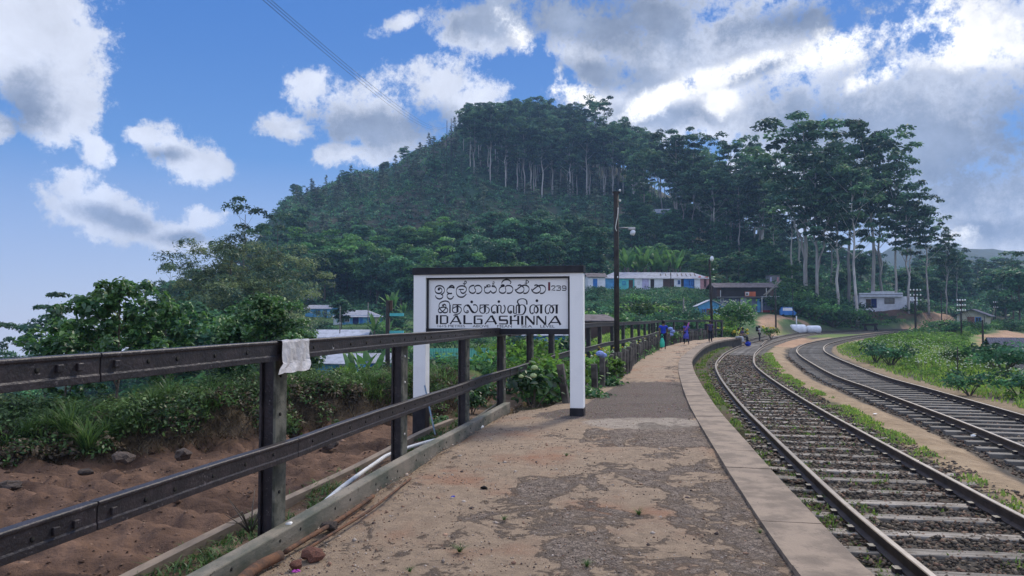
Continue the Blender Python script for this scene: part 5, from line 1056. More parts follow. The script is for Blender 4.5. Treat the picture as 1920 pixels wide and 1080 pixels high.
pb, ph = P(1455, 621, 105), 0; pb.z = min(pb.z, H(pb.x, pb.y)); ph = P(1453, 540, 105).z - pb.z
YP = pole('utility_pole', 'dark electricity pole with a sloping strut and crossarm beside the lane', 'utility pole', pb, ph, .13, .10, M['pole'])
m = MB(); m.beam((-1.4, -.1, ph - 1.0), (.9, .1, ph + 1.1), .10, .12); m.beam((-1.7, -.1, ph - 1.0), (.8, .1, ph + 1.0), .10, .10); m.tube([(-.3, 0, ph - .2), (.2, 0, ph + 1.0)], .05, 5); m.build('strut', M['greypole'], YP)
def wire(name, a, b, sag, r, label, cat='wire', n=24, group=None):
    a = Vector(a); b = Vector(b); pts = [a.lerp(b, i / n) - Vector((0, 0, sag * 4 * (i / n) * (1 - i / n))) for i in range(n + 1)]
    m = MB(); m.tube(pts, r, 4, caps=False); return setp(m.build(name, M['pole']), label, cat, group)
for k, (ax, bx, by) in enumerate(((492, 836, 237), (500, 841, 235), (507, 846, 233))):
    wire('overhead_wire', P(ax - 70, -62, 24), P(bx, by, 265), 3.0, (.012, .012, .012)[k] * 1.1, 'one of three long parallel power lines running from overhead up to the hilltop', 'power line', 60, 'power lines to the hilltop')
wp = P(843, 236, 265); zz = H(wp.x, 265); 
for k, (px_, tp) in enumerate(((838, 226), (846, 222))): b = P(px_, 260, 265); b.z = H(b.x, b.y); pole('power_pole', ('left' if k == 0 else 'right') + ' one of the two tiny poles carrying the lines on the hill crest', 'power pole', b, max(P(px_, tp, 265).z - b.z, 3), .14, .1, M['pole'])
topA = Vector((tA[0].x, tA[0].y, tA[0].z + tA[1] - .8)); topB = Vector((tB[0].x, tB[0].y, tB[0].z + tB[1] - .6)); topC = Vector((tC[0].x, tC[0].y, tC[0].z + tC[1] - .6))
for k in range(3):
    wire('telegraph_wire', topA + Vector((.5, 0, -k * .5)), topB + Vector((-.3, 0, -k * .4)), 2.7, .022, 'one of the sagging telegraph wires between the two nearest telegraph poles', 'wire', 24, 'telegraph wires near')
    wire('telegraph_wire', topB + Vector((.3, 0, -k * .4)), topC + Vector((0, 0, -k * .4)), 3.2, .022, 'one of the sagging telegraph wires from the hut pole to the farthest telegraph pole', 'wire', 24, 'telegraph wires far')

# ---------------------------------------------------------------- people
SK = dict(skin=pm('brown_skin', (.16, .085, .055), None, .6, 5, 0), hair=pm('black_hair', (.008, .007, .007), None, .6, 5, 0), cblue=pm('royal_blue_cloth', (.015, .05, .46), (.01, .03, .3), .8, 6, .2), cdark=pm('dark_cloth', (.012, .012, .018), (.02, .02, .03), .9, 6, .2),
    cnavy=pm('navy_print_cloth', (.02, .025, .10), (.10, .06, .10), .9, 12, .2), cwhite=pm('white_cloth', (.5, .5, .52), None, .8, 6, .2), cyel=pm('yellow_green_cloth', (.50, .55, .12), (.35, .40, .12), .8, 6, .2), cpink=pm('pink_print', (.45, .10, .14), (.10, .08, .45), .8, 14, .2), gbag=pm('green_plastic_bag', (.03, .42, .28), (.05, .5, .36), .35, 5, .4), cblue2=pm('blue_print_dress', (.03, .06, .38), (.12, .10, .42), .8, 12, .2))
def skin_obj(name, pts, edges, rad, mat, parent, sub=2):
    me = bpy.data.meshes.new(name); me.from_pydata(pts, edges, []); o = link(name, me, parent)
    o.modifiers.new('skin', 'SKIN'); 
    if not me.skin_vertices: me.attributes
    sv = me.skin_vertices[0].data
    for i, r in enumerate(rad): sv[i].radius = r if hasattr(r, '__len__') else (r, r)
    sv[0].use_root = True
    s = o.modifiers.new('sub', 'SUBSURF'); s.levels = sub; s.render_levels = sub; me.materials.append(mat)
    bpy.context.view_layer.update(); dg = bpy.context.evaluated_depsgraph_get(); me2 = bpy.data.meshes.new_from_object(o.evaluated_get(dg)); o.modifiers.clear(); o.data = me2
    if not me2.materials: me2.materials.append(mat)
    for p in me2.polygons: p.use_smooth = True
    return o
def person(label, loc, rz, h, J, top, bot, longhair=False, skirt=0.0, sleeve=.6, group='people at the platform'):
    """J: joint positions for a 1.7 m figure facing -y: pelvis, chest, neck, head, and for each side shoulder elbow wrist, hip knee ankle toe"""
    t = thing('person', label, 'person', loc, rz, group); k = h / 1.7
    V = {a: tuple(q * k for q in b) for a, b in J.items()}
    names = ['pelvis', 'chest', 'neck', 'head', 'crown', 'shL', 'elL', 'wrL', 'shR', 'elR', 'wrR', 'hipL', 'knL', 'anL', 'toL', 'hipR', 'knR', 'anR', 'toR']
    fing = []; pts = [V[n] for n in names]; rad = [(.12, .10), (.13, .095), .052, .085, .075, .055, .04, .028, .055, .04, .028, .085, .055, .038, .028, .085, .055, .038, .028]
    E_ = [(0, 1), (1, 2), (2, 3), (3, 4), (1, 5), (5, 6), (6, 7), (1, 8), (8, 9), (9, 10), (0, 11), (11, 12), (12, 13), (13, 14), (0, 15), (15, 16), (16, 17), (17, 18)]
    # palm and five fingers
    for w, e in ((7, 'elL'), (10, 'elR')):
        W_ = Vector(pts[w]); d = (W_ - Vector(V[e])).normalized(); s_ = d.cross(Vector((0, 1, 0.1))).normalized(); b = len(pts); pm_ = W_ + d * .06 * k; pts.append(tuple(pm_)); rad.append((.036, .016)); E_.append((w, b))
        for j, (o_, L_) in enumerate(((-.03, .07), (-.011, .085), (.008, .08), (.026, .062))):
            pts.append(tuple(pm_ + s_ * o_ * k + d * L_ * k)); rad.append(.009); E_.append((b, len(pts) - 1))
        pts.append(tuple(pm_ - s_ * .045 * k + d * .02 * k)); rad.append(.010); E_.append((b, len(pts) - 1))
    rad = [(r[0] * k, r[1] * k) if hasattr(r, '__len__') else (r * k, r * k) for r in rad]
    skin_obj('body', pts, E_, rad, SK['skin'], t, 1)
    def lerp(a, b, f): return tuple(V[a][i] + (V[b][i] - V[a][i]) * f for i in range(3))
    hm = MB(); hc = Vector(V['head']).lerp(Vector(V['crown']), .55); hm.lathe(hc + Vector((0, .018 * k, 0)), [(0, .12 * k), (.06 * k, .105 * k), (.095 * k, .05 * k), (.10 * k, -.01 * k), (.085 * k, -.07 * k), (.0, -.08 * k)], 12, M=Matrix.Rotation(-.35, 3, 'X'))
    if longhair: hm.tube([hc + Vector((0, .07 * k, -.02)), hc + Vector((0, .12 * k, -.2 * k)), hc + Vector((0, .13 * k, -.45 * k))], [.07 * k, .06 * k, .025 * k], 8)
    hm.build('hair', SK['hair'], t)
    fm_ = MB(); F0 = Vector(V['head']).lerp(Vector(V['crown']), .35)
    for s in (-1, 1): fm_.lathe(F0 + Vector((s * .03 * k, -.083 * k, .02 * k)), [(0, .006), (.009 * k, 0), (0, -.006)], 6)
    fm_.box(F0 + Vector((0, -.083 * k, -.045 * k)), (.04 * k, .01, .008)); fm_.build('face_features', SK['hair'], t)
    nm_ = MB(); nm_.box(F0 + Vector((0, -.092 * k, -.012 * k)), (.022 * k, .03 * k, .035 * k), taper=.6)
    for s in (-1, 1): nm_.lathe(F0 + Vector((s * .085 * k, .0, -.005)), [(0, .03 * k), (.014 * k, 0), (0, -.03 * k)], 6)
    nm_.build('nose_and_ears', SK['skin'], t)
    sp_ = [lerp('pelvis', 'chest', -.25), V['pelvis'], V['chest'], lerp('chest', 'neck', .75), V['shL'], lerp('shL', 'elL', sleeve), V['shR'], lerp('shR', 'elR', sleeve)]
    skin_obj('shirt', sp_, [(0, 1), (1, 2), (2, 3), (2, 4), (4, 5), (2, 6), (6, 7)], [((.17 + skirt * .3) * k, .125 * k), (.15 * k, .12 * k), (.165 * k, .12 * k), (.07 * k, .07 * k), (.078 * k, .078 * k), (.062 * k, .062 * k), (.078 * k, .078 * k), (.062 * k, .062 * k)], top, t, 1)
    if skirt:
        m = MB(); p0 = Vector(V['pelvis']); kn = (Vector(V['knL']) + Vector(V['knR'])) / 2; an = (Vector(V['anL']) + Vector(V['anR'])) / 2; end = kn.lerp(an, max(0, skirt * 2 - 1)) if skirt > .5 else p0.lerp(kn, skirt * 2)
        m.tube([p0 + Vector((0, 0, .06 * k)), p0.lerp(end, .5), end], [.155 * k, .19 * k, .235 * k], 14); m.build('skirt', top, t)
    tp_ = [V['pelvis'], V['hipL'], V['knL'], lerp('knL', 'anL', .93), V['hipR'], V['knR'], lerp('knR', 'anR', .93)]
    skin_obj('trousers', tp_, [(0, 1), (1, 2), (2, 3), (0, 4), (4, 5), (5, 6)], [(.14 * k, .115 * k), (.10 * k,) * 2, (.07 * k,) * 2, (.06 * k,) * 2, (.10 * k,) * 2, (.07 * k,) * 2, (.06 * k,) * 2], bot, t, 1)
    return t
STAND = dict(pelvis=(0, 0, .93), chest=(0, -.01, 1.25), neck=(0, 0, 1.45), head=(0, -.02, 1.55), crown=(0, -.01, 1.63), shL=(.19, 0, 1.38), elL=(.25, .02, 1.12), wrL=(.25, -.07, .88), shR=(-.19, 0, 1.38), elR=(-.25, .02, 1.12), wrR=(-.25, -.07, .88),
    hipL=(.09, 0, .88), knL=(.10, -.03, .49), anL=(.10, .02, .08), toL=(.11, -.14, .03), hipR=(-.09, 0, .88), knR=(-.10, -.04, .49), anR=(-.10, .0, .08), toR=(-.11, -.16, .03))
WALK = dict(STAND, knL=(.09, -.16, .52), anL=(.09, -.14, .10), toL=(.09, -.32, .05), knR=(-.09, .03, .49), anR=(-.09, .26, .12), toR=(-.09, .14, .03), elL=(.24, .12, 1.14), wrL=(.23, .08, .90), elR=(-.24, -.08, 1.13), wrR=(-.22, -.24, .95))
SIT = dict(pelvis=(0, .0, .10), chest=(0, -.06, .42), neck=(0, -.09, .61), head=(0, -.14, .70), crown=(0, -.14, .78), shL=(.19, -.06, .54), elL=(.24, -.16, .30), wrL=(.14, -.38, .24), shR=(-.19, -.06, .54), elR=(-.24, -.16, .30), wrR=(-.14, -.38, .24),
    hipL=(.09, -.03, .08), knL=(.11, -.45, .10), anL=(.11, -.52, -.36), toL=(.11, -.68, -.42), hipR=(-.09, -.03, .08), knR=(-.11, -.45, .10), anR=(-.11, -.50, -.36), toR=(-.11, -.66, -.42))
g1 = G(1244, 655.5, .02); p1 = person('person in royal blue shirt and dark trousers walking away with a green carrier bag', g1, R(172), (655 - 601) / F * g1.y / .99, WALK, SK['cblue'], SK['cdark'])
bag = thing('carrier_bag', 'bright green plastic carrier bag held by the walker in the blue shirt', 'bag', g1 + Vector((-.12, -.30, .06))); m = MB()
m.lathe((0, 0, 0), [(0, .10), (.10, .08), (.14, .16), (.145, .40), (.10, .62), (.05, .74), (.0, .76)], 14); 
for i_, v in enumerate(m.v): m.v[i_] = (v[0], v[1] * .55, v[2])
bag.scale = (.85, .85, .72); m.build('bag_body', SK['gbag'], bag); m = MB(); m.tube(catmull([(-.06, 0, .78), (-.04, 0, .95), (.02, .02, .98), (.06, 0, .79)], 5), .014, 5); m.build('handle', SK['gbag'], bag)
g2 = G(1287, 646.5, .02); person('person with long dark hair in a blue and pink dress walking away along the fence', g2, R(190), (646 - 604) / F * g2.y / .99, WALK, SK['cblue2'], SK['cdark'], True, .55)
sc_ = MB(); sc_.tube(catmull([(-.14, .1, 1.3), (.0, .14, 1.05), (.12, .1, .85)], 4), .05, 7); 
o = sc_.build('scarf', SK['cpink']); o.parent = bpy.data.objects['person.001'] if 'person.001' in bpy.data.objects else None
g3 = G(1332, 642, .02); person('person in dark patterned jacket standing at the platform edge facing the camera', g3, R(10), (641 - 600) / F * g3.y / .99, STAND, SK['cnavy'], SK['cdark'])
bp_ = MB(); bp_.box((-.24, .06, 1.0), (.20, .22, .42)); o = bp_.build('shoulder_bag', SK['cdark'], None, bevel=.04); o.location = (g3.x, g3.y, .02); setp(o, 'dark shoulder bag hanging beside the person in the patterned jacket', 'bag')
e1 = G(1389, 634, .05); e2 = G(1400, 634, .05)
person('seated person in yellow green shirt on the platform edge', Vector((17.55, 58.3, .03)), R(52), 1.6, SIT, SK['cyel'], SK['cwhite'])
person('seated person in dark blue jacket on the platform edge leaning forward', Vector((18.15, 59.15, .03)), R(50), 1.65, SIT, SK['cnavy'], SK['cdark'])
bb = rock_mesh(31, 2); o = link('blue_bag', bb); o.name = 'travel_bag'; bb.materials.clear(); bb.materials.append(SK['cblue']); o.location = (18.55, 58.75, -.42); o.scale = (.22, .17, .22); setp(o, 'bulging bright blue bag on the ballast at the feet of the seated people', 'bag')
g5 = G(1424, 641, -.6); person('person in white shirt with dark backpack standing between the rails', g5, R(60), (640 - 610) / F * g5.y / .99, STAND, SK['cwhite'], SK['cdark'])
bk = MB(); bk.box((0, 0, 1.18), (.32, .20, .46)); o = bk.build('backpack', SK['cdark'], None, bevel=.05); d_ = Vector((-math.sin(R(60)), math.cos(R(60)), 0)) * .2; o.location = g5 + d_; o.rotation_euler = (0, 0, R(60)); setp(o, 'dark backpack worn by the person standing between the rails', 'backpack')
q = on(1743, 150); q.z = P(1743, 589, 150).z; q.z = H(q.x, q.y); person('tiny distant person in dark clothes on the red earth track', q, R(0), 1.65, STAND, SK['cdark'], SK['cdark'])
HAZE = 0.00036
# ---------------------------------------------------------------- foliage makers
def unit(r_, n):
    v = r_.normal(size=(n, 3)); return v / np.linalg.norm(v, axis=1)[:, None]
def leaves(r_, centers, radii, per, size, shape='quad', droop=0.0, shell=.55, cvar=(.55, 1.25), up=.3, aspect=.5):
    """leaf faces spread through ellipsoidal clumps -> verts, faces, colours (r = light/dark of the clump, g = hue)"""
    centers = np.asarray(centers, float); radii = np.asarray(radii, float); nc = len(centers); per = np.asarray(per) * np.ones(nc, int)
    ci = np.repeat(np.arange(nc), per); n = len(ci); d = unit(r_, n); d[:, 2] = np.where(d[:, 2] < -.35, -d[:, 2] * .7, d[:, 2]); rad = (shell + (1 - shell) * r_.random(n)) ** .8
    lump = 1 + .22 * np.sin(d[:, 0] * 5 + ci) * np.cos(d[:, 1] * 6 + ci * 2) ; c = centers[ci] + d * (rad * lump)[:, None] * radii[ci]
    nrm = d * .7 + unit(r_, n) * .8; nrm[:, 2] += up; nrm /= np.linalg.norm(nrm, axis=1)[:, None]
    u = np.cross(nrm, unit(r_, n)); u[:, 2] -= droop; u /= np.linalg.norm(u, axis=1)[:, None] + 1e-9; w = np.cross(nrm, u); w /= np.linalg.norm(w, axis=1)[:, None] + 1e-9
    s = (size * r_.uniform(.6, 1.35, n))[:, None]
    if shape == 'quad':
        v = np.stack([c - u * s, c + w * s * aspect, c + u * s, c - w * s * aspect], 1); k = 4
        f = (np.arange(n) * 4)[:, None] + np.arange(4)[None]
    else:   # folded broad leaf, two quads
        tip = c + u * s - nrm * s * .25; b = c - u * s; l1 = c - u * s * .35 + w * s * aspect + nrm * s * .18; r1 = c - u * s * .35 - w * s * aspect + nrm * s * .18
        l2 = c + u * s * .3 + w * s * aspect * .75 + nrm * s * .1; r2 = c + u * s * .3 - w * s * aspect * .75 + nrm * s * .1
        v = np.stack([b, l1, l2, tip, r2, r1], 1); base = (np.arange(n) * 6)[:, None]
        f = np.concatenate([base + np.array([[0, 1, 2, 3]]), base + np.array([[0, 3, 4, 5]])], 0)
    cl = r_.uniform(cvar[0], cvar[1], nc)[ci] * r_.uniform(.75, 1.25, n); hue = np.clip(r_.uniform(0, .7, nc)[ci] + r_.uniform(-.3, .5, n), 0, 1)
    col = np.stack([cl, hue, cl * 0], 1)
    if shape != 'quad': col = np.concatenate([col, col], 0)
    return v.reshape(-1, 3), f, col
def join(parts):
    V_, F_, C_ = [], [], []; b = 0
    for v, f, c in parts: V_.append(v); F_.append(f + b); C_.append(c); b += len(v)
    return np.concatenate(V_), np.concatenate(F_), np.concatenate(C_)
class Tree:
    """trunk with limbs, crown of leaf clumps"""
    def __init__(s, kind, seed, bark, leafm, h=20.0, tr=.35, bare=.5, crown_r=4.5, nb=14, cr=1.5, flat=.5, per=110, ls=.28, lean=.6, fork=False, shape='quad', aspect=.5, cvar=(.55, 1.25), dense=0, droop=0, top=1.0, ncl=2, up=.9):
        r = random.Random(seed); rn = np.random.default_rng(seed); m = MB(); cen, rad = [], []
        def path(a, b, n, wob): 
            out = []
            for i in range(n + 1):
                t = i / n; q = a.lerp(b, t); k = wob * math.sin(t * math.pi); out.append(q + Vector((r.uniform(-k, k), r.uniform(-k, k), 0)) * .5)
            return out
        stems = [(Vector((0, 0, -.6)), Vector((r.uniform(-lean, lean), r.uniform(-lean, lean), h * .93)), tr)]
        if fork: stems.append((Vector((0, 0, h * .22)), Vector((r.choice((-1, 1)) * crown_r * .75, r.uniform(-1, 1), h * .8)), tr * .6))
        for (a, b, t0) in stems:
            pth = path(a, b, 9, h * .025); m.tube(pth, [t0 * (1 - .80 * (i / 9) ** .9) for i in range(10)], 7)
            H0 = b.z; n_ = nb if a.z < 0 else nb // 2
            for k in range(n_):
                f = bare + (1 - bare) * ((k + r.random()) / n_) * .98; i = f * 9; q = pth[min(int(i), 8)].lerp(pth[min(int(i) + 1, 9)], i - int(i))
                prof_ = {'euc': math.sqrt(max(.05, 1 - ((f - bare) / (1 - bare) * 1.05 - .30) ** 2 * 1.2)), 'umb': .35 + .75 * (f - bare) / (1 - bare), 'cone': 1.08 - .95 * (f - bare) / (1 - bare), 'round': math.sqrt(max(.08, 1 - ((f - bare) / (1 - bare) * 2 - .9) ** 2))}[kind]
                L = crown_r * prof_ * r.uniform(.65, 1.12); az = k * 2.4 + r.uniform(-.5, .5); rise = {'euc': .95, 'umb': .45, 'cone': .15, 'round': .45}[kind] * r.uniform(.6, 1.3)
                e = q + Vector((math.cos(az) * L, math.sin(az) * L, L * rise)); mdp = q.lerp(e, .5) + Vector((0, 0, -L * .04 * r.random()))
                r0 = t0 * .28 * (1.1 - f * .6); m.tube([q, mdp, e], [r0, r0 * .6, r0 * .2], 5, caps=False)
                for c_ in range(ncl):
                    t = (1.0, .66, .4, .85)[c_ % 4]; p = q.lerp(e, t) + Vector((r.uniform(-1, 1), r.uniform(-1, 1), r.uniform(-.2, .5))) * cr * .55; s_ = cr * r.uniform(.65, 1.2) * (1 - .15 * c_)
                    cen.append(p + Vector((0, 0, s_ * flat * .4))); rad.append((s_, s_, s_ * flat))
            cen.append(b + Vector((0, 0, cr * .3))); rad.append((cr * 1.15 * top, cr * 1.15 * top, cr * flat * 1.2))
        for _ in range(dense):
            a = r.uniform(0, 6.28); q = r.random() ** .5 * crown_r * .7; cen.append(Vector((math.cos(a) * q, math.sin(a) * q, h * r.uniform(bare + .05, .92)))); rad.append((cr, cr, cr * flat))
        v, f, c = leaves(rn, [tuple(q) for q in cen], rad, per, ls, shape, droop, aspect=aspect, cvar=cvar, up=up)
        s.h = max(v[:, 2].max(), 1); s.w = np.percentile(np.hypot(v[:, 0], v[:, 1]), 95); s.trunk = m; s.bark = bark
        s.crown = np_mesh('crown', v, f, leafm, fcol=c); s.tm = None
    def trunk_mesh(s):
        if s.tm is None:
            o = s.trunk.build('trunk', s.bark); s.tm = o.data; bpy.data.objects.remove(o)
        return s.tm
    def place(s, loc, height, rz, label, cat='tree', name='tree', group=None, wx=1.0):
        k = height / s.h; t = thing(name, label, cat, loc, rz, group); t.scale = (k * wx, k * wx, k)
        link('trunk', s.trunk_mesh(), t); link('crown', s.crown, t); return t
class Bush:
    def __init__(s, seed, leafm, n=7, per=60, r=.8, h=.9, ls=.1, shape='quad', aspect=.5, cvar=(.4, 1.5), stem=True, up=.3, shell=.4):
        rn = np.random.default_rng(seed); a = rn.uniform(0, 6.28, n); q = rn.random(n) ** .5 * r * .65
        cen = np.stack([np.cos(a) * q, np.sin(a) * q, h * rn.uniform(.35, .72, n)], 1); sz = rn.uniform(.35, .6, n) * r; rad = np.stack([sz, sz, sz * rn.uniform(.6, .95, n) * h / r], 1)
        v, f, c = leaves(rn, cen, rad, per, ls, shape, aspect=aspect, cvar=cvar, up=up, shell=shell); s.mesh = np_mesh('foliage', v, f, leafm, fcol=c); s.h = v[:, 2].max(); s.stem = None
        if stem:
            m = MB()
            for c_ in cen: m.tube([(0, 0, -.1), (c_[0] * .5, c_[1] * .5, c_[2] * .5), tuple(c_)], [.03 * r, .02 * r, .008 * r], 5, caps=False)
            o = m.build('stems', M['bark_dark']); s.stem = o.data; bpy.data.objects.remove(o)
    def place(s, loc, height, rz, label, cat='bush', name='bush', group=None, wx=1.0):
        k = height / s.h; t = thing(name, label, cat, loc, rz, group); t.scale = (k * wx, k * wx, k)
        if s.stem: link('stems', s.stem, t)
        link('foliage', s.mesh, t); return t
rv = random.Random(77)
EUC = [Tree('euc', 10 + i, M['bark_white'], M['leaf_euc'], 24, .29, .42 + .05 * (i % 3), 5.0, 18, 1.5, .52, 92, .31, .9, fork=(i % 3 == 0), cvar=(.35, 1.75), ncl=3, dense=2) for i in range(5)]
EUS = [Tree('euc', 30 + i, M['bark_white'], M['leaf_euc'], 20, .22, .46, 3.3, 14, 1.5, .60, 105, .32, .6, cvar=(.35, 1.75), ncl=2, dense=3) for i in range(4)]
OAK = [Tree('cone', 50 + i, M['bark_dark'], M['leaf_grey'], 9, .14, .22, 1.9, 16, .62, .6, 50, .22, .2, cvar=(.4, 1.6), ncl=2) for i in range(3)]
BRD = [Tree('round', 60 + i, M['bark_dark'], M['leaf_dark'], 9, .22, .28, 3.6, 15, 1.35, .6, 130, .26, .4, cvar=(.35, 1.7), dense=10, ncl=2) for i in range(4)]
BRM = [Tree('umb', 70 + i, M['bark_dark'], M['leaf_mid'], 8, .2, .35, 3.8, 14, 1.4, .5, 130, .25, .4, cvar=(.4, 1.6), dense=8, ncl=2) for i in range(3)]
THN = [Tree('euc', 80 + i, M['bark_dark'], M['leaf_euc'], 16, .16, .45, 3.0, 9, 1.25, .5, 110, .22, .5, cvar=(.5, 1.3), ncl=1) for i in range(2)]
def ztop(py, Y): return EYE + (596 - py) / F * Y
def put(proto, px, Y, top, label, rz=None, **kw):
    b = on(px, Y); h = max(ztop(top, Y) - b.z, 2.0); return proto.place(b, h, rv.uniform(0, 6.28) if rz is None else rz, label, **kw)
# tall gum group on the right
G_TALL = 'tall pale trunked gum trees right of the shops'
for k, (px, Y, top, lab, pi, wx) in enumerate([
    (1512, 158, 192, 'tallest gum tree of the right group with forked white trunk and domed crown', 0, 1.1), (1532, 150, 262, 'white forked gum in front of the tallest one', 3, 1.0), (1572, 148, 300, 'slim gum with straight bright white trunk between the forked gum and the bent one', 1, .95),
    (1638, 165, 205, 'tall gum with rounded see through crown, second highest of the right group', 2, 1.05), (1608, 140, 290, 'gum with thick bent white trunk standing lowest, above the white house', 4, .95), (1592, 170, 245, 'gum behind the bent white trunk', 1, 1.0),
    (1680, 162, 270, 'gum right of the rounded crown with a high small top', 2, .8), (1705, 158, 340, 'gum with broad dark crown above the white house', 0, .95), (1742, 160, 372, 'gum with ragged crown over the telegraph pole', 4, .9), (1775, 165, 425, 'low gum at the right end of the group with drooping crown', 3, .8),
    (1485, 175, 330, 'dark gum at the left foot of the tall group', 2, .9), (1500, 188, 290, 'gum crown behind the left edge of the tall group', 1, .9), (1655, 182, 300, 'gum behind the rounded crown', 3, 1.0), 
    (1455, 185, 360, 'gum left of the tall group behind the bushes', 4, .8), (1795, 185, 455, 'smallest gum trailing off to the right', 0, .7), (1560, 195, 340, 'gum at the back between the white trunks', 2, 1.0)]):
    put(EUC[pi], px, Y, top, lab, name='gum_tree', cat='gum tree', group=G_TALL, wx=wx)
# gums between the hill and the tall group
def scatter(n, pxr, Yr, topf, protos, label, group, name, cat, seed, mind=3.2, wx=(.85, 1.15), hr=None):
    r = random.Random(seed); pts = []; k = 0; tries = 0
    while k < n and tries < n * 40:
        tries += 1; px = r.uniform(*pxr); Y = r.uniform(*Yr); b = on(px, Y)
        if any((b.x - q[0]) ** 2 + (b.y - q[1]) ** 2 < mind ** 2 for q in pts): continue
        if blocked(b.x, b.y): continue
        pr_ = r.choice(protos)
        if hr: h = r.uniform(*hr)
        else:
            h = ztop(topf(px, Y) + r.uniform(-6, 14), Y) - b.z
            if h < 3: continue
            h = min(h, 34)
        pts.append((b.x, b.y)); pr_.place(b, h, r.uniform(0, 6.28), label, name=name, cat=cat, group=group, wx=r.uniform(*wx)); k += 1
KEEP = [(1232, 140, 13, 7), (1398, 125, 7, 6), (1333, 100, 4, 4), (1652, 162, 8, 7), (1822, 129, 5, 5), (1250, 250, 8, 6), (557, 168, 6, 6), (596, 150, 5, 5), (668, 132, 7, 5), (626, 98, 7, 5), (1122, 58, 4, 4), (1508, 112, 4, 3), (862, 64, 5, 4), (700, 76, 4, 4), (628, 74, 4, 4), (1010, 78, 5, 4), (26, 150, 5, 5), (388, 60, 3, 3)]
KP = []
for px, Y, a, b in KEEP: q = on(px, Y); KP.append((q.x, q.y + b * .5, a, b))
def blocked(x, y):
    for (a, b, ra, rb) in KP:
        if ((x - a) / ra) ** 2 + ((y - b) / rb) ** 2 < 1: return True
    # keep sight lines to the houses free
    px = 960 + F * x / y
    for (p, Y, hw_, gap) in ((1232, 140, 105, 22), (1398, 125, 58, 20), (1333, 100, 28, 14), (1652, 162, 52, 28), (1822, 129, 34, 20), (1250, 250, 30, 34), (557, 168, 25, 40), (596, 150, 28, 10), (668, 132, 50, 24), (626, 98, 55, 45), (628, 74, 38, 40), (700, 76, 42, 40), (706, 62, 30, 30), (388, 60, 40, 36), (862, 64, 54, 44), (26, 150, 34, 40), (1508, 112, 36, 20)):
        if abs(px - p) < hw_ and Y - gap < y < Y: return True
    if np.abs(dist_to(C1, [x], [y]))[0] < 5 or np.abs(dist_to(C2, [x], [y]))[0] < 3.5: return True
    for pts, w in PATHS:
        if abs(dist_to(pts, [x], [y])[0]) < w + .5: return True
    return False
def blocked_v(x, y):
    px = 960 + F * x / y; m = np.zeros(len(x), bool)
    for (a, b, ra, rb) in KP: m |= ((x - a) / ra) ** 2 + ((y - b) / rb) ** 2 < 1
    m |= (np.abs(dist_to(C1, x, y)) < 5) | (np.abs(dist_to(C2, x, y)) < 3.5)
    for pts, w in PATHS: m |= np.abs(dist_to(pts, x, y)) < w + .5
    return m
TOPL = [(800, 262), (835, 240), (862, 200), (880, 188), (940, 186), (1010, 172), (1060, 186), (1105, 178), (1140, 196), (1165, 215), (1215, 232), (1245, 228), (1290, 228), (1330, 250), (1360, 250), (1390, 258), (1430, 260), (1445, 330), (1520, 350), (1800, 480)]
def topline(px, Y): return float(np.interp(px, [a for a, b in TOPL], [b for a, b in TOPL]))
HG = 'gum trees crowding the hilltop'
def hill_top(n, pxr, Yr, seed, lift, protos=None, lab='tall slender gum tree in the dense dark stand on the hilltop', hmax=34):
    r = random.Random(seed); pts = []; k = 0
    for _ in range(n * 30):
        if k >= n: break
        px = r.uniform(*pxr); Y = r.uniform(*Yr); b = on(px, Y)
        if any((b.x - q[0]) ** 2 + (b.y - q[1]) ** 2 < 16 for q in pts) or blocked(b.x, b.y): continue
        h = r.uniform(17, 25); lim = ztop(topline(px, Y) + r.uniform(0, 14), Y) - b.z; h = min(h + lift, lim)
        if h < 7: continue
        pts.append((b.x, b.y)); r.choice(protos or (EUS + EUC[:2])).place(b, min(h, hmax), r.uniform(0, 6.28), lab, name='gum_tree', cat='gum tree', group=HG, wx=r.uniform(.9, 1.2)); k += 1
hill_top(100, (875, 1205), (268, 345), 5, 3)
hill_top(22, (880, 1160), (262, 275), 6, 4)
hill_top(14, (1195, 1345), (255, 320), 7, 4, EUC); hill_top(34, (1180, 1440), (215, 330), 8, 3); hill_top(8, (1325, 1440), (195, 240), 9, 6, EUC)
put(EUC[1], 1118, 290, 176, 'see through gum with ragged crown at the right shoulder of the hilltop', name='gum_tree', cat='gum tree', group=HG); put(EUC[0], 1270, 215, 232, 'broad flat topped gum above the pale blue hillside house', name='gum_tree', cat='gum tree', group=HG, wx=1.1)
put(EUC[2], 1305, 218, 240, 'flat topped gum right of the one above the hillside house', name='gum_tree', cat='gum tree', group=HG); put(EUC[4], 1372, 205, 250, 'see through flat topped gum on the skyline left of the tall group', name='gum_tree', cat='gum tree', group=HG); put(EUC[3], 1418, 215, 246, 'narrow ragged gum on the skyline next to the gap', name='gum_tree', cat='gum tree', group=HG, wx=.6)
put(EUS[0], 1282, 206, 300, 'gum with clear pale trunk beside the hillside house', name='gum_tree', cat='gum tree', group=HG); put(EUS[1], 1362, 200, 330, 'gum with straight pale trunk right of the sandy bend', name='gum_tree', cat='gum tree', group=HG); put(EUS[2], 1300, 200, 310, 'twin pale trunk gum left of the sandy bend', name='gum_tree', cat='gum tree', group=HG)
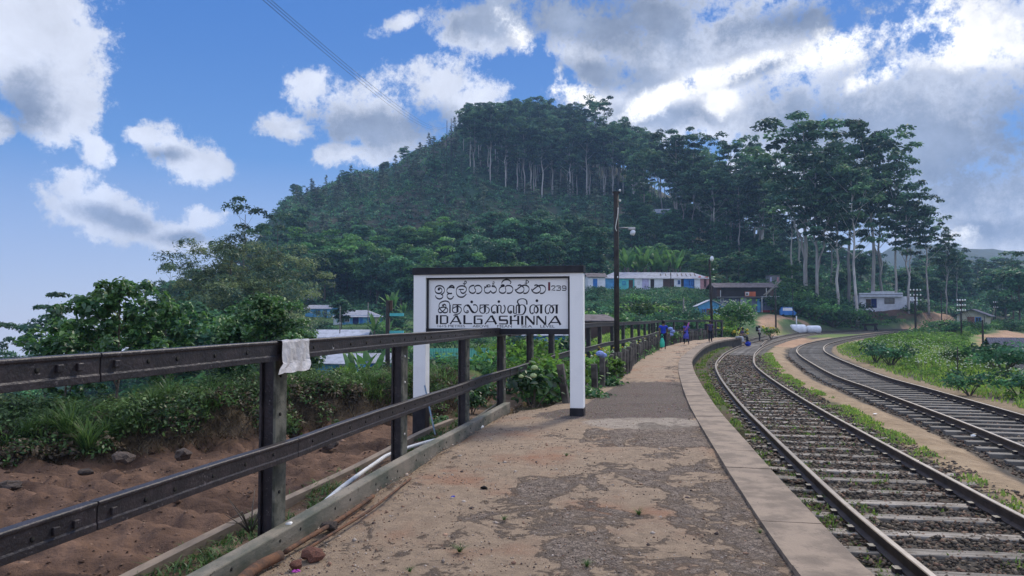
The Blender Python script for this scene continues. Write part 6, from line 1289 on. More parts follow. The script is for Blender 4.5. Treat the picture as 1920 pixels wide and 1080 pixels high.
for k, (px, Y, top, lab) in enumerate([(597, 350, 345, 'lone narrow tree standing up from the ridge left of the rock'), (690, 345, 318, 'dark bushy tree on the ridge left of the gap'), (712, 345, 312, 'thin see through tree on the ridge'), (735, 342, 308, 'pale thin tree on the ridge against the cloud'), (752, 340, 292, 'round topped tree on the ridge'), (775, 338, 300, 'small tree on the ridge below the round one'), (812, 322, 252, 'ragged dark tree on the steep upper ridge'), (800, 325, 280, 'small tree just below the ragged one'), (640, 345, 338, 'bushy tree crowning the rocky knob on the ridge'), (655, 340, 345, 'low tree right of the rocky knob'), (882, 295, 192, 'dark ragged gum at the left edge of the hilltop stand'), (868, 290, 205, 'leaning dark gum at the very left of the hilltop stand')]):
    put((THN + EUS[:1])[k % 3] if k < 10 else EUS[k % 4], px, Y, top, lab, name='ridge_tree', cat='tree', group='trees along the ridge line')
# smaller silky oaks dotted through the tea
scatter(92, (560, 1180), (185, 300), None, OAK, 'small grey green silky oak among the tea bushes on the hillside', 'silky oaks in the tea', 'silky_oak', 'tree', 21, 6, hr=(5, 10))
scatter(46, (540, 900), (270, 345), None, OAK + BRD[:1], 'small tree on the upper left flank of the hill', 'trees of the upper left flank', 'hillside_tree', 'tree', 22, 5, hr=(4, 8))
# dark broadleaf belt behind the village and its brighter tops
scatter(60, (520, 1120), (150, 200), None, BRD, 'dense dark broadleaf tree in the belt behind the village', 'dark trees behind the village', 'broadleaf_tree', 'tree', 23, 4.2, hr=(8, 12.5))
scatter(12, (560, 830), (168, 195), None, BRM, 'broad flat crowned tree with bright green top behind the village', 'bright topped trees behind the village', 'broadleaf_tree', 'tree', 24, 6, hr=(11, 14), wx=(1.0, 1.3))
put(BRM[0], 805, 150, 474, 'round yellow green tree behind the left end of the sign', name='broadleaf_tree', wx=1.1); put(BRM[1], 935, 140, 472, 'bright leafy tree rising above the middle of the sign', name='broadleaf_tree'); put(BRM[2], 985, 150, 484, 'low bright tree just over the right part of the sign cap', name='broadleaf_tree', wx=1.4)
scatter(30, (1100, 1480), (150, 205), None, BRD + BRM[:1], 'leafy green tree on the slope above the row house and shops', 'trees above the row house', 'broadleaf_tree', 'tree', 25, 5, hr=(4, 7.5), wx=(1.0, 1.3))
scatter(46, (1430, 1800), (168, 270), None, BRD, 'dark undergrowth tree below the tall gums', 'dark trees under the tall gums', 'broadleaf_tree', 'tree', 26, 4.5, hr=(5, 10))
scatter(70, (1720, 1990), (190, 330), None, BRD + EUS, 'hazy forest tree on the far slope at the right', 'forest trees on the right slope', 'forest_tree', 'tree', 27, 5, hr=(8, 14))
scatter(40, (1180, 1450), (190, 260), None, BRD, 'dark tree in the wooded slope below the gums', 'dark trees of the middle slope', 'broadleaf_tree', 'tree', 28, 5, hr=(6, 10))
put(THN[1], 1900, 150, 470, 'tall dark tree at the right edge against the distant ridge', name='forest_tree', wx=1.3); put(BRD[1], 1912, 140, 500, 'dense dark tree at the right edge', name='forest_tree'); put(BRD[2], 1885, 170, 498, 'dark tree behind those at the right edge', name='forest_tree')
scatter(16, (60, 560), (85, 140), None, BRD, 'dark tree on the lower left slope beyond the bank', 'trees of the lower left slope', 'broadleaf_tree', 'tree', 29, 6, hr=(6, 10)); scatter(14, (-60, 180), (210, 320), None, BRD, 'dark distant tree low in the left valley', 'valley trees on the far left', 'valley_tree', 'tree', 30, 10, hr=(10, 15))
scatter(20, (330, 560), (150, 240), None, BRD, 'dark tree on the left shoulder of the hill', 'trees on the left shoulder', 'broadleaf_tree', 'tree', 32, 6, hr=(8, 12))
# named trees of the left part
put(THN[0], 455, 112, 372, 'tall ragged dark tree with tufted crown sticking out over the silky oak', name='tall_tree', wx=.9); put(THN[1], 478, 118, 425, 'lower dark tree right of the ragged tall one', name='tall_tree', wx=.7); put(THN[1], 318, 90, 490, 'narrow dark tree against the sky between the broadleaf trees', name='narrow_tree', wx=.55)
put(Tree('umb', 91, M['bark_dark'], M['leaf_euc'], 10, .14, .6, 3.2, 12, 1.0, .32, 170, .16, .3, cvar=(.5, 1.1), ncl=2), 92, 60, 543, 'flat topped dark tree against the pale sky at the far left', name='umbrella_tree', wx=.85)
put(THN[0], 520, 140, 392, 'small dark see through tree on the skyline at the left foot of the hill', name='tall_tree', wx=.8); put(EUS[3], -8, 70, 630, 'dark tree cut by the left edge of the picture', name='narrow_tree', wx=.7)
SO = [Tree('round', 95 + i, M['bark_dark'], M['leaf_oak'], 11, .16, .10, 4.6, 30, .95, .7, 190, .14, .5, cvar=(.6, 1.3), ncl=3, droop=.2, aspect=.22, dense=26) for i in range(2)]
put(SO[0], 430, 62, 428, 'large bronze green silky oak with pale feathery tips left of the hill', name='silky_oak', wx=1.15); put(SO[1], 500, 66, 462, 'second bronze green silky oak with yellowish tips beside the white bungalow', name='silky_oak', wx=1.1); put(SO[1], 372, 64, 505, 'smaller bronze green silky oak at the left of the large one', name='silky_oak', wx=1.0); put(SO[0], 470, 58, 500, 'dense silky oak filling the middle between the two large ones', name='silky_oak', wx=1.1)
put(BRD[0], 330, 48, 560, 'dark rounded tree behind the left broadleaf trees', name='broadleaf_tree', wx=1.2); put(BRD[3], 640, 120, 560, 'small leafy tree by the blue cottage', name='broadleaf_tree'); put(BRD[1], 735, 118, 575, 'leafy tree right of the blue cottage', name='broadleaf_tree', wx=1.3)
NB1 = Tree('round', 101, M['bark_dark'], M['leaf_near'], 2.9, .05, .38, 1.3, 24, .25, .85, 36, .075, .15, fork=True, shape='leaf', aspect=.62, cvar=(.6, 1.3), ncl=3)
NB2 = Tree('round', 103, M['bark_dark'], M['leaf_near'], 3.1, .06, .30, 1.15, 22, .40, .85, 80, .075, .15, shape='leaf', aspect=.62, cvar=(.6, 1.35), ncl=3, dense=8)
for (pr_, px, Y, top, lab, wx) in ((NB1, 222, 14.6, 518, 'broadleaf tree with bare forked trunk at the left behind the top rail', .78), (NB1, 120, 16.5, 592, 'low spreading broadleaf sapling at the far left behind the rail', .95), (NB1, 310, 17.0, 560, 'slender broadleaf tree right of the forked one with tufts against the sky', .75), (NB2, 505, 17.5, 545, 'dense round broadleaf tree behind the fence post with the plastic sheet', 1.0), (NB2, 445, 19.5, 580, 'dark leafy tree left of the dense round one', .9), (NB2, 560, 21, 610, 'leafy tree right of the post above the pale roofs', .8)):
    b = on(px, Y); pr_.place(b, ztop(top, Y) - b.z, 1.0 + px, lab, name='broadleaf_tree', wx=wx)
# ---------------------------------------------------------------- banana plants
def banana(seed, n=9, L=1.5, hs=1.3):
    r = random.Random(seed); st = MB(); st.tube([(0, 0, -.2), (.03, 0, hs * .5), (0, .02, hs)], [.11, .09, .06], 8); V_, Fc, Cc = [], [], []
    for k in range(n):
        az = k * 2.4 + r.uniform(-.3, .3); el_ = r.uniform(.7, 1.35); ll = L * r.uniform(.75, 1.15); p = Vector((0, 0, hs * .95)); d = Vector((math.cos(az) * math.cos(el_), math.sin(az) * math.cos(el_), math.sin(el_))); side = d.cross(Vector((0, 0, 1))).normalized(); prev = None; sh = r.uniform(.7, 1.3); g_ = r.uniform(.1, .9)
        for j in range(9):
            t = j / 8; w_ = .13 * math.sin(math.pi * min(1, t * .92 + .08)) ** .6 * L * (.3 if j == 0 else 1) * .8; up_ = side.cross(d).normalized()
            cur = (p + side * w_ + up_ * (-w_ * .25), p.copy(), p - side * w_ + up_ * (-w_ * .25))
            if prev and not (j % 3 == 2 and r.random() < .3):
                b_ = len(V_); V_ += [tuple(q) for q in prev + cur]; Fc += [(b_, b_ + 1, b_ + 4, b_ + 3), (b_ + 1, b_ + 2, b_ + 5, b_ + 4)]; Cc += [(sh * r.uniform(.85, 1.15), g_, 0)] * 2
            prev = cur; p = p + d * ll / 8; d = (d + Vector((0, 0, -.24 * (t + .25)))).normalized()
    o = st.build('stem', M['bark_dark']); sm_ = o.data; bpy.data.objects.remove(o)
    return sm_, np_mesh('leaves', V_, Fc, M['leaf_mid'], fcol=Cc)
BN = [banana(i) for i in range(3)]
def put_banana(px, Y, top, lab, k, group=None, base=None):
    b = on(px, Y) if base is None else base; h = ztop(top, Y) - b.z; t = thing('banana_plant', lab, 'banana plant', b, k * 1.1, group); s = h / 2.5; t.scale = (s, s, s); link('stem', BN[k % 3][0], t); link('leaves', BN[k % 3][1], t)
put_banana(668, 30, 668, 'large banana plant beneath the top rail left of the second post', 0); put_banana(694, 34, 655, 'banana plant with drooping leaves behind the top rail near the bracket pole', 1); put_banana(735, 120, 545, 'banana plant with its crown showing above the bracket pole', 2); put_banana(702, 100, 590, 'low bushy banana clump right of the blue cottage', 0); put_banana(725, 96, 600, 'banana clump behind the bracket pole', 1); put_banana(756, 128, 566, 'banana plant close to the left sign post', 2)
r = random.Random(44)
for k in range(17): px = 1168 + k * 6.6 + r.uniform(-3, 3); put_banana(px, 150 + r.uniform(-3, 8), 466 + r.uniform(-4, 18), 'banana plant in the grove on the slope above the row house', k, 'banana grove above the row house')
# ---------------------------------------------------------------- bushes of the middle ground
BU = [Bush(i, M['leaf_dark'], 9, 90, 1.3, 1.4, .10) for i in (1, 2)]; BUm = [Bush(i, M['leaf_mid'], 9, 90, 1.3, 1.3, .10) for i in (3, 4)]; BUb = [Bush(i, M['leaf_bright'], 8, 90, 1.2, 1.1, .09) for i in (5, 6)]
def bushes(n, pxr, Yr, hr, protos, lab, grp, seed, mind=1.5, wx=(1, 1.4), cond=None, name='bush', cat='bush'):
    r = random.Random(seed); pts = []; k = 0
    for _ in range(n * 30):
        if k >= n: break
        px = r.uniform(*pxr); Y = r.uniform(*Yr) if Yr[1] < 80 else Yr[0] + (Yr[1] - Yr[0]) * r.random(); b = on(px, Y)
        if any((b.x - q[0]) ** 2 + (b.y - q[1]) ** 2 < mind ** 2 for q in pts) or blocked(b.x, b.y) or (cond and not cond(b)): continue
        pts.append((b.x, b.y)); r.choice(protos).place(b, r.uniform(*hr), r.uniform(0, 6.28), lab, name=name, cat=cat, group=grp, wx=r.uniform(*wx)); k += 1
lf_ok = lambda b: dist_to(FN, [b.x], [b.y])[0] < -1.2
bushes(54, (330, 1090), (24, 58), (1.0, 2.0), BU + BUm, 'leafy green bush on the slope between the fence and the village', 'bushes below the platform fence', 1, 1.6, cond=lf_ok)
bushes(46, (380, 1110), (58, 125), (1.4, 2.8), BU + BUm, 'rounded bush growing between the village houses', 'bushes between the village houses', 2, 2.6)
bushes(34, (1100, 1330), (64, 128), (1.3, 2.6), BU + BUm, 'dark green bush on the bank below the row house', 'bushes below the row house', 3, 2.2)
bushes(18, (1100, 1340), (127, 134), (1.2, 1.9), BU, 'clipped dark bush along the terrace in front of the row house', 'bushes along the row house terrace', 4, 1.6)
bushes(40, (1430, 1640), (108, 156), (2.2, 4.6), BU + BUm, 'dense dark bush beside the siding below the tall gums', 'bushes beside the siding', 5, 2.4)
bushes(38, (0, 460), (50, 79), (1.4, 2.6), BUm + BUb[:1] + BU[:1], 'green bush on the slope falling away beyond the soil bank', 'bushes beyond the soil bank', 6, 1.6, cond=lf_ok)
bushes(14, (0, 420), (60, 170), (2, 4), BUm + BU, 'rounded shrub on the lower left valley slope', 'shrubs of the left valley', 7, 4)
bushes(20, (1740, 1930), (95, 150), (1.0, 2.2), BU + BUm, 'bush around the signal hut and the lane', 'bushes around the signal hut', 8, 2.4, cond=lambda b: b.y < 122 or b.y > 135)
bushes(9, (1690, 1745), (158, 175), (1.2, 2.4), BU, 'dark bush beside the red track near the white house', 'bushes by the red track', 9, 2)
bushes(14, (1575, 1720), (157, 160.5), (.8, 1.4), BUb, 'low yellow green hedge bush in front of the white house', 'hedge bushes of the white house', 10, 1.2)
for (pr_, px, Y, h, lab, wx) in ((BU[0], 1640, 39, 1.2, 'dark shrub in the grass beside the second track, left one of the pair', 1.1), (BU[1], 1668, 36, 1.15, 'dark shrub in the grass beside the second track, right one of the pair', 1.2), (BU[1], 1815, 22.5, .8, 'dark leafy shrub in the grass in front of the dark hollow', 1.2), (BU[0], 1908, 22, .95, 'large dark green shrub at the right edge in front of the stone shed', 1.3), (BU[0], 1880, 34, 1.7, 'dark bush in the shaded hollow left of the stone shed', 1.3), (BU[1], 1862, 37, 1.4, 'dark bush behind the flowering plants near the shed', 1.2), (BUm[0], 1800, 42, 1.2, 'green bush on the grassy bank behind the flowers', 1.3), (BU[0], 1783, 95, 2.2, 'dark bush touching the telegraph pole left of the signal hut', 1), (BUb[0], 1345, 72, 2.2, 'bright green bush behind the far end of the fence', 1.0), (BUb[1], 1298, 70, 1.5, 'yellow green bush behind the fence and the walkers', 1.3),
    (BUb[0], 655, 18.8, .42, 'bright yellow green bush below the rails near the second post', 1.0), (BUm[1], 600, 21, .8, 'rounded hedge bush below the top rail right of the post', 1.4), (BUm[0], 700, 25, 1.1, 'green bush beside the second fence post', 1.2), (BUb[1], 940, 27, 1.0, 'bright bush behind the fence between the sign posts', 1.2), (BUb[0], 985, 24, 1.2, 'bright leafy bush behind the hydrangeas', 1.1), (BUb[1], 1200, 88, 2.8, 'light green rounded tree like bush behind the fence', 1.2), (BUm[1], 1235, 92, 2.6, 'light green bush left of the scrap heap', 1.2), (BUb[0], 742, 26, 1.5, 'bright green shrub just left of the left sign post', .9), (BUb[1], 745, 60, 2.6, 'bright yellow green bush right of the bracket pole', 1.0)):
    b = on(px, Y); pr_.place(b, h, px * .7, lab, wx=wx)
fb_ = Bush(21, M['leaf_mid'], 16, 190, 2.2, 3.2, .13, 'quad', cvar=(.5, 1.4)); t = fb_.place(on(1375, 80), 3.9, 0, 'large flowering bush with white blossoms at the end of the fence below the shops', wx=1.05)
rr2 = np.random.default_rng(4); n = 130; d = unit(rr2, n); d[:, 2] = abs(d[:, 2]); vv_ = [m_ for m_ in d * np.array([2.0, 2.0, 1.5]) * rr2.uniform(.85, 1.0, (n, 1)) + np.array([0, 0, 1.7])]
fm_ = MB(); 
for q in vv_: fm_.lathe(tuple(q), [(0, -.03), (.075, 0), (0, .05)], 6)
fm_.build('blossoms', M['flower_w'], t)
# hydrangeas by the sign
HY = [Bush(i, M['leaf_near'], 10, 52, .55, .75, .062, 'leaf', aspect=.6, up=.6) for i in (31, 32, 33)]; HB = [Bush(i, M['leaf_bright'], 8, 44, .5, .65, .055, 'leaf', aspect=.6, up=.6) for i in (34, 35)]
hyd = []
for k, (px, py, Y, h, pr_, lab) in enumerate([(975, 770, 12.9, .55, HY[0], 'dark leafy hydrangea at the end of the bottom beam'), (1030, 772, 13.0, .75, HY[1], 'hydrangea with pale green flower heads left of the white post'), (1000, 745, 14.2, .9, HY[2], 'taller hydrangea behind the dark leafy one'), (1052, 760, 13.4, .7, HY[0], 'hydrangea close to the left side of the right sign post'), (1045, 720, 15.5, 1.0, HB[0], 'bright leaved hydrangea behind the sign post'), (1000, 700, 16.5, 1.05, HB[1], 'bright leaved hydrangea at the back by the fence'), (1115, 740, 15.5, .72, HY[1], 'leafy hydrangea just right of the sign post'), (1140, 715, 18, .8, HY[2], 'hydrangea before the black lamp pole with a blue head'), (1125, 690, 18.6, .85, HB[0], 'bright hydrangea between fence and palings'), (1075, 690, 18, .9, HB[1], 'bright hydrangea hidden partly by the sign post'), (955, 690, 17.2, .9, HB[1], 'bright leafy shrub outside the fence under the sign'), (885, 740, 13.6, .45, HY[2], 'low leafy plant between the fence posts under the sign'), (905, 745, 14.8, .6, HY[1], 'leafy plant beyond the fence behind the third post'), (835, 745, 14.8, .55, HY[0], 'leafy plant left of the third fence post')]):
    b = P(px, 596, Y); b.z = H(b.x, b.y); t = pr_.place(b, h, px * .9, lab, cat='hydrangea', name='hydrangea'); hyd.append(t)
def heads(t, mat, pts, r0, nm='flower_head'):
    for q in pts:
        m = MB(); m.lathe(q, [(0, -r0 * .55), (r0 * .8, -r0 * .3), (r0, 0), (r0 * .85, r0 * .45), (r0 * .4, r0 * .72), (0, r0 * .8)], 12); m.build(nm, mat, t)
def head_at(t, px, py, Y, r0, mat):
    q = P(px, py, Y); q = t.matrix_basis.inverted() @ q; heads(t, mat, [q], r0 / t.scale[0])
bpy.context.view_layer.update()
M['flower_g'] = pm('pale_green_florets', (.50, .56, .30), (.30, .42, .16), .8, 60, .9, 90, dist=.012)
for px, py, Y, t in ((1002, 690, 12.9, hyd[2]), (1000, 705, 12.8, hyd[1]), (977, 706, 12.9, hyd[0])): head_at(t, px, py, Y, .062 if px > 990 else .045, M['flower_g'])
head_at(hyd[7], 1125, 664, 16.8, .10, M['flower_b']); head_at(hyd[7], 1131, 667, 17.0, .09, M['flower_b'])
b = P(1259, 596, 45); b.z = 0; t = HY[0].place(b, .9, 1, 'blue flowered hydrangea beside the palings behind the walker', cat='hydrangea', name='hydrangea'); bpy.context.view_layer.update()
for q in ((1257, 617), (1261, 622), (1258, 628)): head_at(t, q[0], q[1], 44.3, .16, M['flower_b'])
for k, (px, Y) in enumerate(((1366, 66), (1384, 68), (1352, 66), (1445, 74))): b = on(px, Y); b.z = max(b.z, -.4); t = HB[k % 2].place(b, 1.3, k, ('yellow flowering bush at the fence corner', 'yellow flowering bush behind the seated people', 'yellow leaved bush inside the fence end', 'yellow green bush left of the person on the rails')[k], cat='flowering bush', name='flowering_bush'); heads(t, M['flower_y'], [(rv.uniform(-.4, .4), rv.uniform(-.4, .0), rv.uniform(.3, .6)) for _ in range(9)], .07, 'blossom')
# ---------------------------------------------------------------- tea rows, undergrowth, grass: the uncountable green
def clump_field(name, x, y, z, rad, hgt, per, ls, mat, seed, kind='stuff', cv=(.5, 1.35), up=.5):
    rn = np.random.default_rng(seed); c = np.stack([x, y, z + hgt * .35], 1); v, f, col = leaves(rn, c, np.stack([rad, rad, hgt * .7], 1), per, ls, 'quad', shell=.6, cvar=cv, up=up)
    o = link(name, np_mesh(name, v, f, mat, fcol=col)); o['kind'] = kind; return o
rn = np.random.default_rng(12)
def field_pts(n, pxr, Yr, pw=1.0):
    px = rn.uniform(*pxr, n); Y = Yr[0] + (Yr[1] - Yr[0]) * rn.random(n) ** pw; x = (px - 960) / F * Y; return x, Y
x, y = field_pts(9000, (540, 1300), (186, 335)); y = y; row = HH(x, y); 
k_ = np.round(row / 1.5) * 1.5; ok = np.abs(row - k_) < .42; x, y, row = x[ok], y[ok], row[ok]
clump_field('tea_bushes', x, y, row, rn.uniform(.7, 1.25, len(x)), rn.uniform(.6, 1.1, len(x)), 16, .34, M['tea'], 1, cv=(.25, 1.8))
x, y = field_pts(5200, (500, 1500), (150, 350)); z = HH(x, y); clump_field('undergrowth', x, y, z, rn.uniform(.8, 2.0, len(x)), rn.uniform(.8, 2.4, len(x)), 20, .42, M['leaf_dark'], 2, cv=(.2, 1.7))
x, y = field_pts(3400, (1430, 2000), (165, 420)); z = HH(x, y); clump_field('undergrowth', x, y, z, rn.uniform(1, 2.4, len(x)), rn.uniform(1, 3, len(x)), 22, .46, M['leaf_dark'], 3, cv=(.3, 1.7))
x, y = field_pts(4600, (-150, 1120), (22, 230), 1.3); q = HH(x, y, True)[1]; ok = (q['df'] < -1.5) & ~blocked_v(x, y); x, y = x[ok], y[ok]; z = HH(x, y); sc0 = np.clip(y / 60, .35, 1.5); clump_field('ground_cover', x, y, z, rn.uniform(.5, 1.1, len(x)) * sc0, rn.uniform(.3, .8, len(x)) * sc0, 34, .11, M['leaf_mid'], 4)
x, y = field_pts(1500, (1440, 1960), (62, 165)); q = HH(x, y, True)[1]; ok = (((q['d2'] > 3.4) & (y > 95)) | (q['d1'] < -4.5)) & ~blocked_v(x, y); x, y = x[ok], y[ok]; z = HH(x, y); clump_field('ground_cover', x, y, z, rn.uniform(.5, 1.3, len(x)), rn.uniform(.3, 1.0, len(x)), 30, .2, M['leaf_mid'], 5)
def blades(name, x, y, z, h, w, mat, seed, bend=.5, cv=(.6, 1.3), fan=.35):
    r_ = np.random.default_rng(seed); n = len(x); a = r_.uniform(0, 6.28, n); d = np.stack([np.cos(a), np.sin(a), a * 0], 1); s = np.stack([-np.sin(a), np.cos(a), a * 0], 1) * w[:, None]
    b = np.stack([x, y, z], 1); o_ = d * (h * fan)[:, None]; up = np.array([0, 0, 1.])[None]
    m1 = b + o_ * .5 + up * (h * .6)[:, None]; t = b + o_ + d * (h * bend * .5)[:, None] + up * (h * r_.uniform(.7, 1, n))[:, None]
    v = np.stack([b - s, b + s, m1 + s * .8, m1 - s * .8, t + s * .12, t - s * .12], 1); base = (np.arange(n) * 6)[:, None]; f = np.concatenate([base + [[0, 1, 2, 3]], base + [[3, 2, 4, 5]]], 0)
    c = np.stack([r_.uniform(*cv, n), r_.uniform(0, 1, n), a * 0], 1); o = link(name, np_mesh(name, v.reshape(-1, 3), f, mat, fcol=np.concatenate([c, c], 0))); o['kind'] = 'stuff'; return o
# meadow right of the second track
n = 120000; y = 12 + 60 * rn.random(n) ** 1.6; x = x_at(C2, y) + 1.9 + (6 + y * .55) * rn.random(n) ** .9; den = fbm(x * .5, y * .5, 3, 61); ok = den > -.28 - .2 * rn.random(n); x, y = x[ok], y[ok]; h = rn.uniform(.07, .20, len(x)) * (1 + 1.2 * np.clip(fbm(x * .3, y * .3, 3, 62), 0, 1)) * (.6 + .4 * sstep(x - x_at(C2, y), 2, 4))
blades('grass', x, y, HH(x, y), h, rn.uniform(.006, .012, len(x)) * (1 + y / 22), M['grass'], 1)
x, y = [], []
rq = random.Random(6)
for _ in range(260): 
    yy_ = 17 + 40 * rq.random() ** 1.2; x.append(float(x_at(C2, yy_)) + rq.uniform(2.6, 9)); y.append(yy_)
x, y = np.array(x), np.array(y); clump_field('meadow_weeds', x, y, HH(x, y), rn.uniform(.15, .42, len(x)), rn.uniform(.15, .45, len(x)), 60, .045, M['leaf_bright'], 6, cv=(.4, 1.0))
n = 700; y = 26 + 32 * rn.random(n); x = x_at(C2, y) + 3.0 + 7.5 * rn.random(n); m = MB(); z = HH(x, y) + rn.uniform(.30, .62, n)
for a, b, c in zip(x, y, z):
    m.lathe((a, b, c), [(0, -.02), (.045, 0), (0, .02)], 5); m.tube([(a, b, c - .5), (a, b, c)], .005, 3, mi=1, caps=False)
o = m.build('meadow_flowers', [M['flower_w'], M['bark_dark']]); o['kind'] = 'stuff'
# grass between the tracks, along the wall, tufts between sleepers
n = 26000; y = 3.5 + 45 * rn.random(n) ** 1.8; x = x_at(C1, y) + 1.75 + rn.normal(0, .28, n) + .1; ok = (fbm(x * 1.5, y * 1.5, 3, 63) > -.02) & (x < x_at(C2, y) - 2.45 + .0 * y); x, y = x[ok], y[ok]
blades('verge_grass', x, y, HH(x, y), rn.uniform(.03, .09, len(x)), rn.uniform(.004, .008, len(x)) * (1 + y / 15), M['grass'], 2)
n = 5200; y = 3.5 + 9.3 * rn.random(n); x = x_at(FN, y) - rn.uniform(.12, .72, n); ok = fbm(x * 3, y * 3, 3, 75) > .02; x, y = x[ok], y[ok]; blades('strip_weeds', x, y, HH(x, y), rn.uniform(.02, .08, len(x)), rn.uniform(.004, .009, len(x)), M['grass_dark'], 31, bend=1.5, fan=.9)
n = 14000; y = 3.5 + 50 * rn.random(n) ** 1.8; x = x_at(C1, y) - 1.35 + rn.normal(0, .22, n); ok = fbm(x * 1.8, y * 1.8, 3, 64) > .08; x, y = x[ok], y[ok]; blades('wall_foot_grass', x, y, HH(x, y), rn.uniform(.03, .09, len(x)), rn.uniform(.004, .008, len(x)) * (1 + y / 15), M['grass'], 3, cv=(.4, 1.0))
n = 30000; y = 4 + 36 * rn.random(n) ** 1.8; x = x_at(C1, y) + rn.uniform(-1.6, 1.5, n); ok = fbm(x * 2.6, y * 2.6, 3, 65) > .26; x, y = x[ok], y[ok]; blades('sleeper_weeds', x, y, HH(x, y), rn.uniform(.03, .075, len(x)), rn.uniform(.004, .009, len(x)) * (1 + y / 15), M['grass'], 4, cv=(.35, .95))
x, y = field_pts(1700, (1095, 1345), (66, 138)); ok = np.array([all(((a - k[0]) / (k[2] * .85)) ** 2 + ((b - k[1]) / (k[3] * .85)) ** 2 > 1 for k in KP) for a, b in zip(x, y)]) & ~((y > 136)); x, y = x[ok], y[ok]; clump_field('bank_undergrowth', x, y, HH(x, y), rn.uniform(.6, 1.3, len(x)), rn.uniform(.5, 1.2, len(x)), 30, .17, M['leaf_dark'], 15)
# flower bed and lawn behind the fence
n = 22000; y = 26.5 + 37.5 * rn.random(n); df_ = -rn.uniform(.2, 7, n); x = x_at(FN, y) + df_ * 1.1; ok = dist_to(FN, x, y) < -.2; x, y = x[ok], y[ok]; blades('lawn_grass', x, y, HH(x, y), rn.uniform(.1, .38, len(x)), rn.uniform(.02, .035, len(x)), M['grass'], 5, cv=(.7, 1.5))
y = 14.5 + 44 * rn.random(700); t_ = rn.random(700); x = x_at(FN, y) * (1 - t_) + (x_at(PL, y) - .1) * t_; clump_field('flower_bed', x, y, np.full(700, -.1), rn.uniform(.15, .4, 700), rn.uniform(.2, .6, 700), 40, .05, M['leaf_mid'], 7)
m = MB(); y = 19 + 38 * rn.random(260); t_ = rn.random(260); x = x_at(FN, y) * (1 - t_) + (x_at(PL, y)) * t_
for a, b in zip(x, y): c = rn.uniform(.35, .62); m.lathe((a, b, c), [(0, -.02), (.05, 0), (0, .03)], 5, mi=0 if rn.random() < .6 else 1)
o = m.build('bed_flowers', [M['flower_w'], M['flower_y']]); o['kind'] = 'stuff'
# soil bank: dry litter, green grass fountains
n = 42000; s_ = rn.random(n); bl = arr(resample(BANK, .1)); i = rn.integers(40, len(bl) - 1, n); d = bl[np.minimum(i + 1, len(bl) - 1)] - bl[i]; d /= np.linalg.norm(d, axis=1)[:, None] + 1e-9; o_ = -rn.uniform(.15, 3.4, n); x = bl[i, 0] + d[:, 1] * o_; y = bl[i, 1] - d[:, 0] * o_; ok = fbm(x * 1.1, y * 1.1, 3, 66) > -.25; x, y = x[ok], y[ok]
blades('dry_litter', x, y, HH(x, y), rn.uniform(.05, .22, len(x)), rn.uniform(.005, .009, len(x)), M['straw'], 6, bend=2.4, fan=1.2, cv=(.4, 1.2))
n = 26000; i = rn.integers(40, len(bl) - 1, n); d = bl[np.minimum(i + 1, len(bl) - 1)] - bl[i]; d /= np.linalg.norm(d, axis=1)[:, None] + 1e-9; o_ = -rn.uniform(.7, 3.2, n); x = bl[i, 0] + d[:, 1] * o_; y = bl[i, 1] - d[:, 0] * o_; ok = fbm(x * .8, y * .8, 3, 67) > .0; x, y = x[ok], y[ok]
blades('bank_grass', x, y, HH(x, y), rn.uniform(.1, .42, len(x)), rn.uniform(.006, .012, len(x)), M['grass_dark'], 7, bend=1.6, fan=.7, cv=(.6, 1.8))
x = bl[i, 0][:2600] + d[:2600, 1] * o_[:2600]; y = bl[i, 1][:2600] - d[:2600, 0] * o_[:2600]; ok = fbm(x * 1.3, y * 1.3, 3, 68) > .16; x, y = x[ok], y[ok]; clump_field('bank_creeper', x, y, HH(x, y), rn.uniform(.12, .45, len(x)), rn.uniform(.1, .5, len(x)), 30, .04, M['creeper'], 9, cv=(.3, 1.6))
def tuft(seed, n=150, h=.7, w=.011, mat='grass_dark'):
    r_ = np.random.default_rng(seed); V_, Fc, Cc = [], [], []
    for k in range(n):
        az = r_.uniform(0, 6.28); d = np.array([math.cos(az), math.sin(az), 0]); L = h * r_.uniform(.5, 1.2); e = r_.uniform(.9, 1.5); p = np.array([r_.normal(0, .05), r_.normal(0, .05), 0]) * h; s = np.array([-d[1], d[0], 0]) * w; col = (r_.uniform(.6, 1.3), r_.random(), 0); prev = None
        for j in range(6):
            t = j / 5; ww = s * (1 - t * .85); cur = [p - ww, p + ww]
            if prev is not None: b_ = len(V_); V_ += [*prev, *cur]; Fc.append((b_, b_ + 1, b_ + 3, b_ + 2)); Cc.append(col)
            prev = cur; dd = d * math.cos(e) + np.array([0, 0, 1]) * math.sin(e); p = p + dd * L / 5; e -= .42 * (t + .3)
    return np_mesh('grass_tuft', V_, Fc, M[mat], fcol=Cc)
TF = [tuft(i) for i in range(3)]; TS = [tuft(10 + i, 60, .3, .006) for i in range(2)]
